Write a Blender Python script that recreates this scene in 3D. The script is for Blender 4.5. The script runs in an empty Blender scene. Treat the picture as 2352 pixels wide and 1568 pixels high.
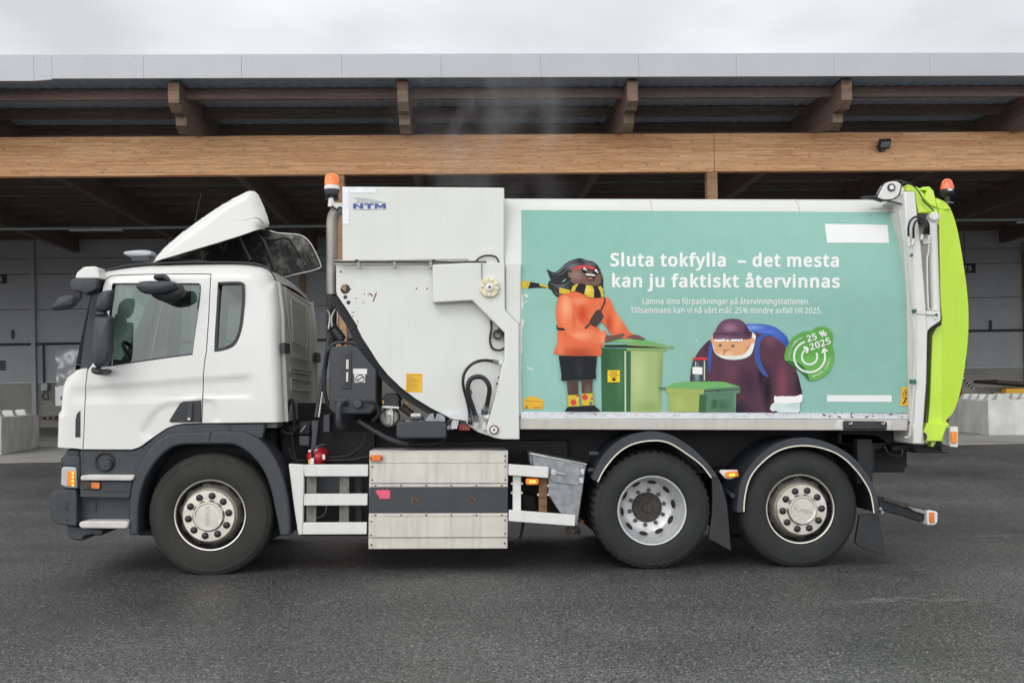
import bpy, bmesh, math, random
from mathutils import Vector, Matrix
from mathutils.geometry import tessellate_polygon
random.seed(7)
SC = bpy.context.scene
COL = SC.collection
rad = math.radians

# ------------------------------------------------------------------ camera, sky, sun, exposure
F, CX, HY = 2460.0, 1176.0, 900.0          # focal length and horizon in the photograph's 2352 x 1568 units
CAM = Vector((0, -9.6, 1.61))
PHI, ROLL = rad(2.6), rad(0.3)
_R = Vector((math.cos(PHI), -math.sin(PHI), 0)); _F = Vector((math.sin(PHI), math.cos(PHI), 0)); _U = Vector((0, 0, 1))
UP = math.cos(ROLL) * _U + math.sin(ROLL) * _R
RI = math.cos(ROLL) * _R - math.sin(ROLL) * _U
cd = bpy.data.cameras.new('camera'); cam = bpy.data.objects.new('camera', cd); COL.objects.link(cam)
cam.matrix_world = Matrix(((RI.x, UP.x, -_F.x, CAM.x), (RI.y, UP.y, -_F.y, CAM.y), (RI.z, UP.z, -_F.z, CAM.z), (0, 0, 0, 1)))
cd.sensor_width = 36; cd.lens = 36 * F / 2352; cd.shift_y = (HY - 784) / 2352; cd.clip_end = 3000; cd.clip_start = 0.1
SC.camera = cam

W = bpy.data.worlds.new('World'); SC.world = W; W.use_nodes = True
SUN_EL, SUN_AZ = 43, 206
SKY_FRONT, SKY_BACK, SKY_BAND = 0.98, 0.85, 2.6
#                    # degrees; azimuth measured from +Y (the building) clockwise: behind the camera, a little left
def world():
    nt = W.node_tree; N = nt.nodes; L = nt.links; N.clear()
    out = N.new('ShaderNodeOutputWorld'); add = N.new('ShaderNodeAddShader'); L.new(add.outputs[0], out.inputs[0])
    sky = N.new('ShaderNodeTexSky'); sky.sky_type = 'NISHITA'; sky.sun_disc = False
    sky.sun_elevation = rad(SUN_EL); sky.sun_rotation = rad(SUN_AZ); sky.dust_density = 4
    b1 = N.new('ShaderNodeBackground'); b1.inputs[1].default_value = 0.05
    hs = N.new('ShaderNodeHueSaturation'); hs.inputs['Saturation'].default_value = 0.35
    L.new(sky.outputs[0], hs.inputs['Color']); L.new(hs.outputs[0], b1.inputs[0]); L.new(b1.outputs[0], add.inputs[0])
    tc = N.new('ShaderNodeTexCoord')
    mp = N.new('ShaderNodeMapping'); mp.inputs['Scale'].default_value = (2.0, 2.0, 5.0); L.new(tc.outputs['Generated'], mp.inputs[0])
    no = N.new('ShaderNodeTexNoise'); no.inputs['Scale'].default_value = 2.2; no.inputs['Detail'].default_value = 5; no.inputs['Roughness'].default_value = 0.42
    L.new(mp.outputs[0], no.inputs['Vector'])
    mr = N.new('ShaderNodeMapRange'); mr.inputs[1].default_value = 0.33; mr.inputs[2].default_value = 0.66; mr.inputs[3].default_value = 0.76; mr.inputs[4].default_value = 1.17
    L.new(no.outputs[0], mr.inputs[0])
    a, e = rad(SUN_AZ), rad(SUN_EL)
    sd = Vector((math.sin(a) * math.cos(e), math.cos(a) * math.cos(e), math.sin(e)))
    def rng(src, lo, hi, o0, o1):
        r = N.new('ShaderNodeMapRange'); r.interpolation_type = 'SMOOTHSTEP'
        for i, v in enumerate((lo, hi, o0, o1)): r.inputs[i + 1].default_value = v
        L.new(src, r.inputs[0]); return r.outputs[0]
    def mth(op, p, q):
        k = N.new('ShaderNodeMath'); k.operation = op; L.new(p, k.inputs[0]); L.new(q, k.inputs[1]); return k.outputs[0]
    sx = N.new('ShaderNodeSeparateXYZ'); L.new(tc.outputs['Generated'], sx.inputs[0])
    dt = N.new('ShaderNodeVectorMath'); dt.operation = 'DOT_PRODUCT'; dt.inputs[1].default_value = (math.sin(a), math.cos(a), 0); L.new(tc.outputs['Generated'], dt.inputs[0])
    base = rng(dt.outputs['Value'], -0.6, 0.9, SKY_FRONT, SKY_BACK)          # cloud brightness from front to behind the camera
    band = mth('MULTIPLY', rng(dt.outputs['Value'], 0.0, 0.8, 0, 1), rng(sx.outputs['Z'], 0.12, 0.5, SKY_BAND, 0))   # added glow low behind the camera, fills hall and truck side with light
    lum = mth('ADD', base, band)
    mu = N.new('ShaderNodeMath'); mu.operation = 'MULTIPLY'; L.new(mr.outputs[0], mu.inputs[0]); L.new(lum, mu.inputs[1])
    b2 = N.new('ShaderNodeBackground'); b2.inputs[0].default_value = (0.965, 0.985, 1.0, 1)
    L.new(mu.outputs[0], b2.inputs[1]); L.new(b2.outputs[0], add.inputs[1])
    return sd
SD = world()
sl = bpy.data.lights.new('sun', 'SUN'); so = bpy.data.objects.new('sun', sl); COL.objects.link(so)
sl.energy = 0.85; sl.angle = rad(26); sl.color = (1.0, 0.97, 0.93)
so.rotation_euler = SD.to_track_quat('Z', 'Y').to_euler()
SC.view_settings.view_transform = 'Standard'; SC.view_settings.look = 'None'; SC.view_settings.exposure = -0.36; SC.view_settings.gamma = 1
SC.render.engine = 'CYCLES'
try:
    SC.cycles.volume_step_rate = 2.0; SC.cycles.volume_max_steps = 128
    SC.cycles.use_denoising = True; SC.cycles.max_bounces = 10
except Exception: pass

# ------------------------------------------------------------------ picture-to-place measuring helpers
def ray(px, py):
    return RI * ((px - CX) / F) + UP * ((HY - py) / F) + _F
def S(px, py, y=0.0):                      # point of the truck's side plane Y = y
    v = ray(px, py); return CAM + v * ((y - CAM.y) / v.y)
BM_ = Matrix.Translation((0.4, 17.7, 0)) @ Matrix.Rotation(rad(-0.64), 4, 'Y')
BI_ = BM_.inverted(); BC_ = BI_ @ CAM
def Bd(px, py, y=0.0):                     # building frame, plane y
    v = BI_.to_3x3() @ ray(px, py); return BC_ + v * ((y - BC_.y) / v.y)
ZF = 0.36
def Fl(px, py):                            # building frame, floor
    v = BI_.to_3x3() @ ray(px, py); return BC_ + v * ((ZF - BC_.z) / v.z)
K = 2352 / 4032
def zf(ox, oy, s):
    return lambda *pts: [((ox + s * x) * K, (oy + s * y) * K) for x, y in pts]
z1 = zf(180, 980, .47191); z2 = zf(180, 1640, .47191); z3 = zf(1080, 640, .47191); z4 = zf(1080, 1240, .47191)
z5 = zf(1380, 1640, .47191); z6 = zf(2220, 1600, .47191); z7 = zf(2820, 1600, .47191); z8 = zf(3200, 640, .35708)
zA = zf(2000, 740, .59946); zB = zf(2600, 1140, .55272); zR = zf(0, 200, .85714); zS = zf(2016, 200, .85714)
zL = zf(0, 660, .7655); zQ = zf(3700, 780, .68878); zP = zf(2080, 980, .26786); zO = zf(2640, 1220, .28912)
zD = zf(560, 860, .31463); zG = zf(2000, 1100, .36998); zH = zf(1560, 1380, .24232); zC = zf(3480, 1100, .20408)
def X(pts, y=0.0):
    r = []
    for p in pts:
        q = S(p[0], p[1], y); r.append((q.x, q.z))
    return r
def XB(pts, y=0.0):
    r = []
    for p in pts:
        q = Bd(p[0], p[1], y); r.append((q.x, q.z))
    return r
def spline(pts, n=6, closed=False):        # Catmull-Rom through points (any dimension)
    P = [tuple(p) for p in pts]; out = []; m = len(P)
    rng = range(m) if closed else range(m - 1)
    for i in rng:
        p0 = P[(i - 1) % m] if closed or i > 0 else P[i]
        p1, p2 = P[i], P[(i + 1) % m]
        p3 = P[(i + 2) % m] if closed or i + 2 < m else p2
        for k in range(n):
            t = k / n
            out.append(tuple(0.5 * (2 * b + (c - a) * t + (2 * a - 5 * b + 4 * c - d) * t * t + (3 * b - a - 3 * c + d) * t ** 3)
                             for a, b, c, d in zip(p0, p1, p2, p3)))
    if not closed: out.append(P[-1])
    return out
def circ(cx, cz, r, n=24, ry=None, a0=0, a1=360):
    ry = r if ry is None else ry
    full = abs(a1 - a0) >= 360
    m = n if full else n + 1
    return [(cx + r * math.cos(rad(a0 + (a1 - a0) * i / n)), cz + ry * math.sin(rad(a0 + (a1 - a0) * i / n))) for i in range(m)]

# ------------------------------------------------------------------ materials
def srgb(r, g, b):
    f = lambda c: (c / 255 / 12.92) if c <= 10 else ((c / 255 + 0.055) / 1.055) ** 2.4
    return (f(r), f(g), f(b))
MATS = {}
def mat(name, col, rough=0.5, metal=0.0, var=0.06, scale=6.0, bump=0.0, bscale=60.0, coat=0.0, streak=0.0, dirt=None, emit=None, estr=0.0, spec=0.5):
    if name in MATS: return MATS[name]
    m = bpy.data.materials.new(name); m.use_nodes = True; MATS[name] = m
    nt = m.node_tree; N = nt.nodes; L = nt.links; b = N['Principled BSDF']
    b.inputs['Roughness'].default_value = rough; b.inputs['Metallic'].default_value = metal
    b.inputs['Coat Weight'].default_value = coat; b.inputs['Specular IOR Level'].default_value = spec
    if coat: b.inputs['Coat Roughness'].default_value = 0.08
    tc = N.new('ShaderNodeTexCoord')
    no = N.new('ShaderNodeTexNoise'); no.inputs['Scale'].default_value = scale; no.inputs['Detail'].default_value = 6
    L.new(tc.outputs['Object'], no.inputs['Vector'])
    mx = N.new('ShaderNodeMix'); mx.data_type = 'RGBA'; mx.inputs['A'].default_value = (*[c * (1 - var) for c in col], 1); mx.inputs['B'].default_value = (*[min(1, c * (1 + var)) for c in col], 1)
    mr = N.new('ShaderNodeMapRange'); mr.inputs[1].default_value = 0.3; mr.inputs[2].default_value = 0.7; L.new(no.outputs[0], mr.inputs[0]); L.new(mr.outputs[0], mx.inputs['Factor'])
    cur = mx.outputs['Result']
    if streak:                              # rain streaks and grime running down
        mp = N.new('ShaderNodeMapping'); mp.inputs['Scale'].default_value = (14, 14, 0.9); L.new(tc.outputs['Object'], mp.inputs[0])
        n2 = N.new('ShaderNodeTexNoise'); n2.inputs['Scale'].default_value = 1.6; n2.inputs['Detail'].default_value = 5; L.new(mp.outputs[0], n2.inputs['Vector'])
        r2 = N.new('ShaderNodeMapRange'); r2.inputs[1].default_value = 0.48; r2.inputs[2].default_value = 0.78; r2.inputs[3].default_value = 0; r2.inputs[4].default_value = streak; L.new(n2.outputs[0], r2.inputs[0])
        m3 = N.new('ShaderNodeMix'); m3.data_type = 'RGBA'; L.new(cur, m3.inputs['A']); m3.inputs['B'].default_value = (*(dirt or (0.16, 0.14, 0.11)), 1); L.new(r2.outputs[0], m3.inputs['Factor'])
        cur = m3.outputs['Result']
    L.new(cur, b.inputs['Base Color'])
    ro = N.new('ShaderNodeMapRange'); ro.inputs[3].default_value = max(0.02, rough - 0.07); ro.inputs[4].default_value = min(1, rough + 0.07); L.new(no.outputs[0], ro.inputs[0]); L.new(ro.outputs[0], b.inputs['Roughness'])
    if bump:
        nb = N.new('ShaderNodeTexNoise'); nb.inputs['Scale'].default_value = bscale; nb.inputs['Detail'].default_value = 4; L.new(tc.outputs['Object'], nb.inputs['Vector'])
        bp = N.new('ShaderNodeBump'); bp.inputs['Strength'].default_value = bump; bp.inputs['Distance'].default_value = 0.01; L.new(nb.outputs[0], bp.inputs['Height']); L.new(bp.outputs[0], b.inputs['Normal'])
    if emit:
        b.inputs['Emission Color'].default_value = (*emit, 1); b.inputs['Emission Strength'].default_value = estr
    return m
def print_mat(name, col, blobs=(), knit=0.0):   # printed vinyl: flat ink with soft-edged ink areas (x, z, rx, rz, colour, amount)
    m = bpy.data.materials.new(name); m.use_nodes = True
    nt = m.node_tree; N = nt.nodes; L = nt.links; b = N['Principled BSDF']; b.inputs['Roughness'].default_value = 0.55; b.inputs['Specular IOR Level'].default_value = 0.2
    tc = N.new('ShaderNodeTexCoord'); rgb = N.new('ShaderNodeRGB'); rgb.outputs[0].default_value = (*col, 1); cur = rgb.outputs[0]
    for (cx, cz, rx, rz, c, amt) in blobs:
        mp = N.new('ShaderNodeMapping'); mp.vector_type = 'POINT'
        mp.inputs['Scale'].default_value = (1 / rx, 0, 1 / rz); mp.inputs['Location'].default_value = (-cx / rx, 0, -cz / rz)
        L.new(tc.outputs['Object'], mp.inputs[0])
        ln = N.new('ShaderNodeVectorMath'); ln.operation = 'LENGTH'; L.new(mp.outputs[0], ln.inputs[0])
        mr = N.new('ShaderNodeMapRange'); mr.interpolation_type = 'SMOOTHSTEP'; mr.inputs[1].default_value = 1; mr.inputs[2].default_value = 0; mr.inputs[3].default_value = 0; mr.inputs[4].default_value = amt
        L.new(ln.outputs['Value'], mr.inputs[0])
        mx = N.new('ShaderNodeMix'); mx.data_type = 'RGBA'; L.new(cur, mx.inputs['A']); mx.inputs['B'].default_value = (*c, 1); L.new(mr.outputs[0], mx.inputs['Factor'])
        cur = mx.outputs['Result']
    if knit:
        wv = N.new('ShaderNodeTexWave'); wv.inputs['Scale'].default_value = 14; wv.inputs['Distortion'].default_value = 0.6; wv.bands_direction = 'X'; L.new(tc.outputs['Object'], wv.inputs[0])
        mx = N.new('ShaderNodeMix'); mx.data_type = 'RGBA'; mx.blend_type = 'MULTIPLY'; mx.inputs['Factor'].default_value = knit
        L.new(cur, mx.inputs['A']); L.new(wv.outputs[0], mx.inputs['B']); cur = mx.outputs['Result']
    no = N.new('ShaderNodeTexNoise'); no.inputs['Scale'].default_value = 9; no.inputs['Detail'].default_value = 8; L.new(tc.outputs['Object'], no.inputs['Vector'])
    mr = N.new('ShaderNodeMapRange'); mr.inputs[3].default_value = 0.93; mr.inputs[4].default_value = 1.07; L.new(no.outputs[0], mr.inputs[0])
    mx = N.new('ShaderNodeMix'); mx.data_type = 'RGBA'; mx.blend_type = 'MULTIPLY'; mx.inputs['Factor'].default_value = 1; L.new(cur, mx.inputs['A']); L.new(mr.outputs[0], mx.inputs['B'])
    L.new(mx.outputs['Result'], b.inputs['Base Color'])
    return m
def glass_mat(name, tint, refl=1.0):
    m = bpy.data.materials.new(name); m.use_nodes = True; nt = m.node_tree; N = nt.nodes; L = nt.links
    N.remove(N['Principled BSDF']); out = N['Material Output']
    tr = N.new('ShaderNodeBsdfTransparent'); tr.inputs[0].default_value = (*tint, 1)
    gl = N.new('ShaderNodeBsdfGlossy'); gl.inputs['Roughness'].default_value = 0.02; gl.inputs[0].default_value = (0.9, 1.0, 0.97, 1)
    fr = N.new('ShaderNodeFresnel'); fr.inputs[0].default_value = 1.7
    mx = N.new('ShaderNodeMixShader'); L.new(fr.outputs[0], mx.inputs[0]); L.new(tr.outputs[0], mx.inputs[1]); L.new(gl.outputs[0], mx.inputs[2]); L.new(mx.outputs[0], out.inputs[0])
    return m

WHITE = mat('white_paint', (0.685, 0.685, 0.66), 0.3, var=0.025, scale=3, coat=0.5, streak=0.05, dirt=(0.5, 0.48, 0.42))
BODYW = mat('body_white_paint', (0.655, 0.665, 0.635), 0.42, var=0.03, scale=2.5, coat=0.15, streak=0.10, dirt=(0.45, 0.43, 0.36))
DIRTYW = mat('grubby_white_paint', (0.60, 0.585, 0.545), 0.45, var=0.06, scale=5, streak=0.35, dirt=(0.36, 0.32, 0.26))
LEDGE = mat('grey_white_paint', (0.50, 0.48, 0.44), 0.5, var=0.06, scale=4, streak=0.3, dirt=(0.3, 0.27, 0.22))
GREY = mat('grey_plastic', (0.036, 0.041, 0.050), 0.52, var=0.15, scale=7, bump=0.15, bscale=300, streak=0.25, dirt=(0.09, 0.09, 0.085))
BLACK = mat('black_plastic', (0.018, 0.019, 0.021), 0.45, var=0.2, scale=9, bump=0.1, bscale=200)
SOOT = mat('chassis_black', (0.012, 0.013, 0.015), 0.7, var=0.3, scale=10, bump=0.3, bscale=40)
TANK = mat('tank_grey', (0.038, 0.042, 0.050), 0.5, var=0.12, scale=6, bump=0.08, bscale=120, streak=0.12, dirt=(0.08, 0.08, 0.075))
RUBBER = mat('tyre_rubber', (0.0155, 0.0165, 0.0175), 0.75, var=0.30, scale=4, bump=0.2, bscale=90, streak=0.4, dirt=(0.030, 0.029, 0.027))
DUSTY = mat('dusty_tyre_rubber', (0.023, 0.022, 0.0205), 0.8, var=0.35, scale=3, bump=0.25, bscale=90, streak=0.5, dirt=(0.046, 0.042, 0.036))
SILVER = mat('silver_rim_paint', (0.62, 0.63, 0.64), 0.38, 0.35, var=0.1, scale=9, streak=0.2, dirt=(0.2, 0.17, 0.14))
STEEL = mat('stainless_hub', (0.68, 0.65, 0.58), 0.34, 0.85, var=0.1, scale=9)
ALU = mat('dirty_aluminium', (0.60, 0.58, 0.52), 0.55, 0.15, var=0.10, scale=4, streak=0.5, dirt=(0.34, 0.32, 0.28), bump=0.05, bscale=30)
ALUTAPE = mat('aluminium_tape', (0.60, 0.61, 0.64), 0.35, 0.4, var=0.1, scale=14, bump=0.2, bscale=40)
GALV = mat('galvanised_steel', (0.27, 0.285, 0.30), 0.45, 0.6, var=0.25, scale=16, streak=0.3, dirt=(0.15, 0.145, 0.14))
BRIGHT = mat('bare_metal', (0.55, 0.55, 0.54), 0.35, 0.8, var=0.15, scale=12)
EXH = mat('exhaust_steel', (0.33, 0.315, 0.29), 0.5, 0.5, var=0.18, scale=7, streak=0.4, dirt=(0.16, 0.13, 0.10))
RUST = mat('rusty_steel', (0.17, 0.085, 0.04), 0.8, 0.1, var=0.5, scale=18, bump=0.4, bscale=50)
DARKRUST = mat('dark_rusty_steel', (0.06, 0.05, 0.044), 0.75, 0.2, var=0.4, scale=20, bump=0.3, bscale=60)
GUARD = mat('guard_white_paint', (0.68, 0.68, 0.66), 0.35, var=0.03, scale=6, streak=0.15, dirt=(0.4, 0.37, 0.3))
LIME = mat('lime_green_paint', (0.54, 0.78, 0.05), 0.36, var=0.04, scale=3, coat=0.25, streak=0.08, dirt=(0.33, 0.45, 0.04))
SEAL = mat('black_rubber_seal', (0.015, 0.016, 0.017), 0.6)
ORANGE = mat('orange_lens', (0.72, 0.17, 0.018), 0.3, var=.2, scale=60, coat=0.6)
ORANGELIT = mat('lit_orange_lens', (0.72, 0.19, 0.015), 0.3, var=.25, scale=60, coat=0.5, emit=(1.0, 0.30, 0.01), estr=0.22)
LED = mat('lit_led', (1, 0.7, 0.1), 0.3, emit=(1.0, 0.62, 0.05), estr=3.0)
BEACON = mat('beacon_lens', (0.88, 0.20, 0.015), 0.2, coat=0.8, emit=(1.0, 0.2, 0.01), estr=0.12)
BEACONR = mat('red_orange_beacon_lens', (0.85, 0.12, 0.02), 0.2, coat=0.8, emit=(1.0, 0.1, 0.01), estr=0.12)
RED = mat('red_enamel', (0.55, 0.015, 0.035), 0.3, coat=0.5)
YELLOW = mat('yellow_label', (0.74, 0.42, 0.02), 0.5)
INK = mat('black_ink', (0.02, 0.02, 0.02), 0.5)
DARKTXT = mat('faint_brown_ink', (0.30, 0.15, 0.01), 0.5)
PAPER = mat('white_sticker', (0.72, 0.72, 0.72), 0.5)
PINK = mat('pink_sticker', (0.72, 0.10, 0.17), 0.5)
NAVY = mat('blue_print', (0.03, 0.07, 0.30), 0.4)
LGREY = mat('light_grey_print', (0.45, 0.47, 0.49), 0.4)
INTER = mat('cab_interior', (0.16, 0.165, 0.17), 0.7, bump=0.1)
SEATM = mat('seat_cloth', (0.06, 0.062, 0.066), 0.85, bump=0.2)
PALE = mat('pale_cab_lining', (0.34, 0.36, 0.36), 0.8)
GLASS = glass_mat('side_glass', (0.60, 0.72, 0.68))
GLASSW = glass_mat('windscreen_glass', (0.62, 0.80, 0.74))
WOODGREY = mat('weathered_grey_post', (0.16, 0.155, 0.145), 0.8, var=0.3, scale=20, streak=0.5, dirt=(0.07, 0.065, 0.06))

# ------------------------------------------------------------------ mesh building
class MB:
    def __init__(s): s.bm = bmesh.new(); s.mi = 0
    def V(s, co): return s.bm.verts.new(co)
    def face(s, vs):
        try:
            f = s.bm.faces.new(vs); f.material_index = s.mi; return f
        except ValueError: return None
    def prism(s, pts, y0, y1):
        a = [s.V((x, y0, z)) for x, z in pts]; b = [s.V((x, y1, z)) for x, z in pts]; n = len(pts)
        s.face(a); s.face(b[::-1])
        for i in range(n): s.face((a[i], b[i], b[(i + 1) % n], a[(i + 1) % n]))
        return s
    def box(s, x0, x1, y0, y1, z0, z1):
        return s.prism([(x0, z0), (x1, z0), (x1, z1), (x0, z1)], y0, y1)
    def obox(s, c, ax, ay, az):             # oriented box from centre and three half-axis vectors
        c, ax, ay, az = map(Vector, (c, ax, ay, az)); v = {}
        for i in (-1, 1):
            for j in (-1, 1):
                for k in (-1, 1): v[i, j, k] = s.V(c + ax * i + ay * j + az * k)
        for q in (((-1, -1, -1), (-1, 1, -1), (1, 1, -1), (1, -1, -1)), ((-1, -1, 1), (1, -1, 1), (1, 1, 1), (-1, 1, 1)), ((-1, -1, -1), (1, -1, -1), (1, -1, 1), (-1, -1, 1)),
                  ((-1, 1, -1), (-1, 1, 1), (1, 1, 1), (1, 1, -1)), ((-1, -1, -1), (-1, -1, 1), (-1, 1, 1), (-1, 1, -1)), ((1, -1, -1), (1, 1, -1), (1, 1, 1), (1, -1, 1))):
            s.face([v[t] for t in q])
        return s
    def cyl(s, p0, p1, r0, r1=None, n=20):
        r1 = r0 if r1 is None else r1
        p0, p1 = Vector(p0), Vector(p1); d = (p1 - p0).normalized(); u = d.orthogonal().normalized(); w = d.cross(u)
        A = []; B = []
        for i in range(n):
            a = 2 * math.pi * i / n; e = u * math.cos(a) + w * math.sin(a); A.append(s.V(p0 + e * r0)); B.append(s.V(p1 + e * r1))
        for i in range(n): s.face((A[i], A[(i + 1) % n], B[(i + 1) % n], B[i]))
        s.face(A[::-1]); s.face(B); return s
    def tube(s, pts, r, n=10):
        P = [Vector(p) for p in pts]; rings = []; u = None
        for i, p in enumerate(P):
            d = (P[min(i + 1, len(P) - 1)] - P[max(i - 1, 0)]).normalized()
            if u is None: u = d.orthogonal().normalized()
            u = (u - d * u.dot(d)).normalized(); w = d.cross(u)
            rr = r[i] if isinstance(r, (list, tuple)) else r
            rings.append([s.V(p + (u * math.cos(2 * math.pi * k / n) + w * math.sin(2 * math.pi * k / n)) * rr) for k in range(n)])
        for a, b in zip(rings, rings[1:]):
            for k in range(n): s.face((a[k], a[(k + 1) % n], b[(k + 1) % n], b[k]))
        s.face(rings[0][::-1]); s.face(rings[-1]); return s
    def lathe(s, c, prof, n=64, fn=None, axis='Y'):     # prof: (radius, offset along the axis)
        rings = []
        for (r, o) in prof:
            ring = []
            if r < 1e-5:
                p = (c[0], c[1] + o, c[2]) if axis == 'Y' else (c[0], c[1], c[2] + o); rings.append([s.V(p)]); continue
            for i in range(n):
                a = 2 * math.pi * i / n; rr = fn(r, o, i) if fn else r
                if axis == 'Y': ring.append(s.V((c[0] + rr * math.cos(a), c[1] + o, c[2] + rr * math.sin(a))))
                else: ring.append(s.V((c[0] + rr * math.cos(a), c[1] + rr * math.sin(a), c[2] + o)))
            rings.append(ring)
        for a, b in zip(rings, rings[1:]):
            for i in range(n):
                if len(a) == 1 and len(b) == 1: break
                if len(a) == 1: s.face((a[0], b[i], b[(i + 1) % n]))
                elif len(b) == 1: s.face((a[i], a[(i + 1) % n], b[0]))
                else: s.face((a[i], a[(i + 1) % n], b[(i + 1) % n], b[i]))
        return s
    def sphere(s, c, r, n=12, sz=1.0):
        prof = [(r * math.sin(math.pi * i / n), -r * sz * math.cos(math.pi * i / n)) for i in range(n + 1)]
        prof[0] = (0, prof[0][1]); prof[-1] = (0, prof[-1][1])
        return s.lathe(c, prof, n * 2, axis='Z')
    def ribbon(s, outer, inner, y0, y1):     # closed band between two polylines of equal count, thick in Y
        n = len(outer)
        for y, rev in ((y0, 0), (y1, 1)):
            o = [s.V((p[0], y, p[1])) for p in outer]; i_ = [s.V((p[0], y, p[1])) for p in inner]
            for k in range(n - 1): s.face((o[k], o[k + 1], i_[k + 1], i_[k]))
            if y == y0: O0, I0 = o, i_
            else: O1, I1 = o, i_
        for k in range(n - 1):
            s.face((O0[k], O1[k], O1[k + 1], O0[k + 1])); s.face((I0[k], I0[k + 1], I1[k + 1], I1[k]))
        s.face((O0[0], I0[0], I1[0], O1[0])); s.face((O0[-1], O1[-1], I1[-1], I0[-1])); return s
    def build(s, name, mats, parent=None, smooth=38, bevel=0.0, seg=2, label=None, kind=None, weld=True):
        if weld: bmesh.ops.remove_doubles(s.bm, verts=s.bm.verts, dist=1e-5)
        bmesh.ops.recalc_face_normals(s.bm, faces=s.bm.faces)
        me = bpy.data.meshes.new(name); s.bm.to_mesh(me); s.bm.free()
        return link(name, me, mats, parent, smooth, bevel, seg, label, kind)
def link(name, me, mats, parent=None, smooth=38, bevel=0.0, seg=2, label=None, kind=None):
    o = bpy.data.objects.new(name, me); COL.objects.link(o)
    for m in (mats if isinstance(mats, (list, tuple)) else [mats]): me.materials.append(m)
    if smooth:
        me.polygons.foreach_set('use_smooth', [True] * len(me.polygons)); me.set_sharp_from_angle(angle=rad(smooth))
    if parent is not None:
        o.parent = parent
        if parent.type == 'EMPTY' and parent.get('_off'): o.location = -Vector(parent['_off'])
    if bevel:
        bv = o.modifiers.new('bevel', 'BEVEL'); bv.width = bevel; bv.segments = seg; bv.limit_method = 'ANGLE'; bv.angle_limit = rad(35); bv.harden_normals = False
    if label: o['label'] = label
    if kind: o['kind'] = kind
    return o
def tag(o, label, cat, group=None):
    o['label'] = label; o['category'] = cat
    if group: o['group'] = group
    return o
def thing(name, label, cat, loc=(0, 0, 0), group=None, parent_frame=None):   # an Empty at the thing's base; its meshes are modelled in place
    o = bpy.data.objects.new(name, None); COL.objects.link(o); o.empty_display_size = 0.3; o.location = loc; o['_off'] = tuple(loc)
    tag(o, label, cat, group); return o
def bthing(name, label, cat, loc, group=None):       # the same in the building's own frame
    o = thing(name, label, cat, loc, group); o.matrix_world = BM_ @ Matrix.Translation(loc); return o
def copy_tree(o, parent=None):
    c = o.copy(); COL.objects.link(c)
    if parent is not None: c.parent = parent
    for ch in list(o.children): copy_tree(ch, c)
    return c
def flat(name, polys, y, t, mats, parent, bevel=0, label=None):  # thin plates on a plane Y: polys = [(pixel points, material index)]
    b = MB()
    for i, (pts, mi) in enumerate(polys):
        b.mi = mi; b.prism(X(pts, y), y - i * 0.0007, y + t)
    return b.build(name, mats, parent, bevel=bevel, label=label)
def relief(outer, holes, disp, step, rim):  # sheet-metal panel with openings, pressed to shape by disp(x, z)
    polys = [outer] + holes
    flatv = [Vector((p[0], p[1], 0)) for q in polys for p in q]
    tris = tessellate_polygon([[Vector((p[0], p[1], 0)) for p in q] for q in polys])
    bm = bmesh.new(); vs = [bm.verts.new((v.x, 0, v.y)) for v in flatv]
    for t in tris:
        try: bm.faces.new([vs[i] for i in t])
        except ValueError: pass
    xs = [p[0] for p in outer]; zs = [p[1] for p in outer]
    for lo, hi, ax in ((min(xs), max(xs), (1, 0, 0)), (min(zs), max(zs), (0, 0, 1))):
        n = int((hi - lo) / step)
        for i in range(1, n):
            c = lo + (hi - lo) * i / n
            bmesh.ops.bisect_plane(bm, geom=bm.verts[:] + bm.edges[:] + bm.faces[:], dist=1e-6, plane_co=(c * ax[0], 0, c * ax[2]), plane_no=ax)
    bmesh.ops.remove_doubles(bm, verts=bm.verts, dist=1e-5)
    if disp:
        for v in bm.verts: v.co.y = disp(v.co.x, v.co.z)
    if rim:
        be = [e for e in bm.edges if e.is_boundary]
        r = bmesh.ops.extrude_edge_only(bm, edges=be)
        for v in r['geom']:
            if isinstance(v, bmesh.types.BMVert): v.co.y += rim
    m = MB(); m.bm.free(); m.bm = bm; return m
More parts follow.
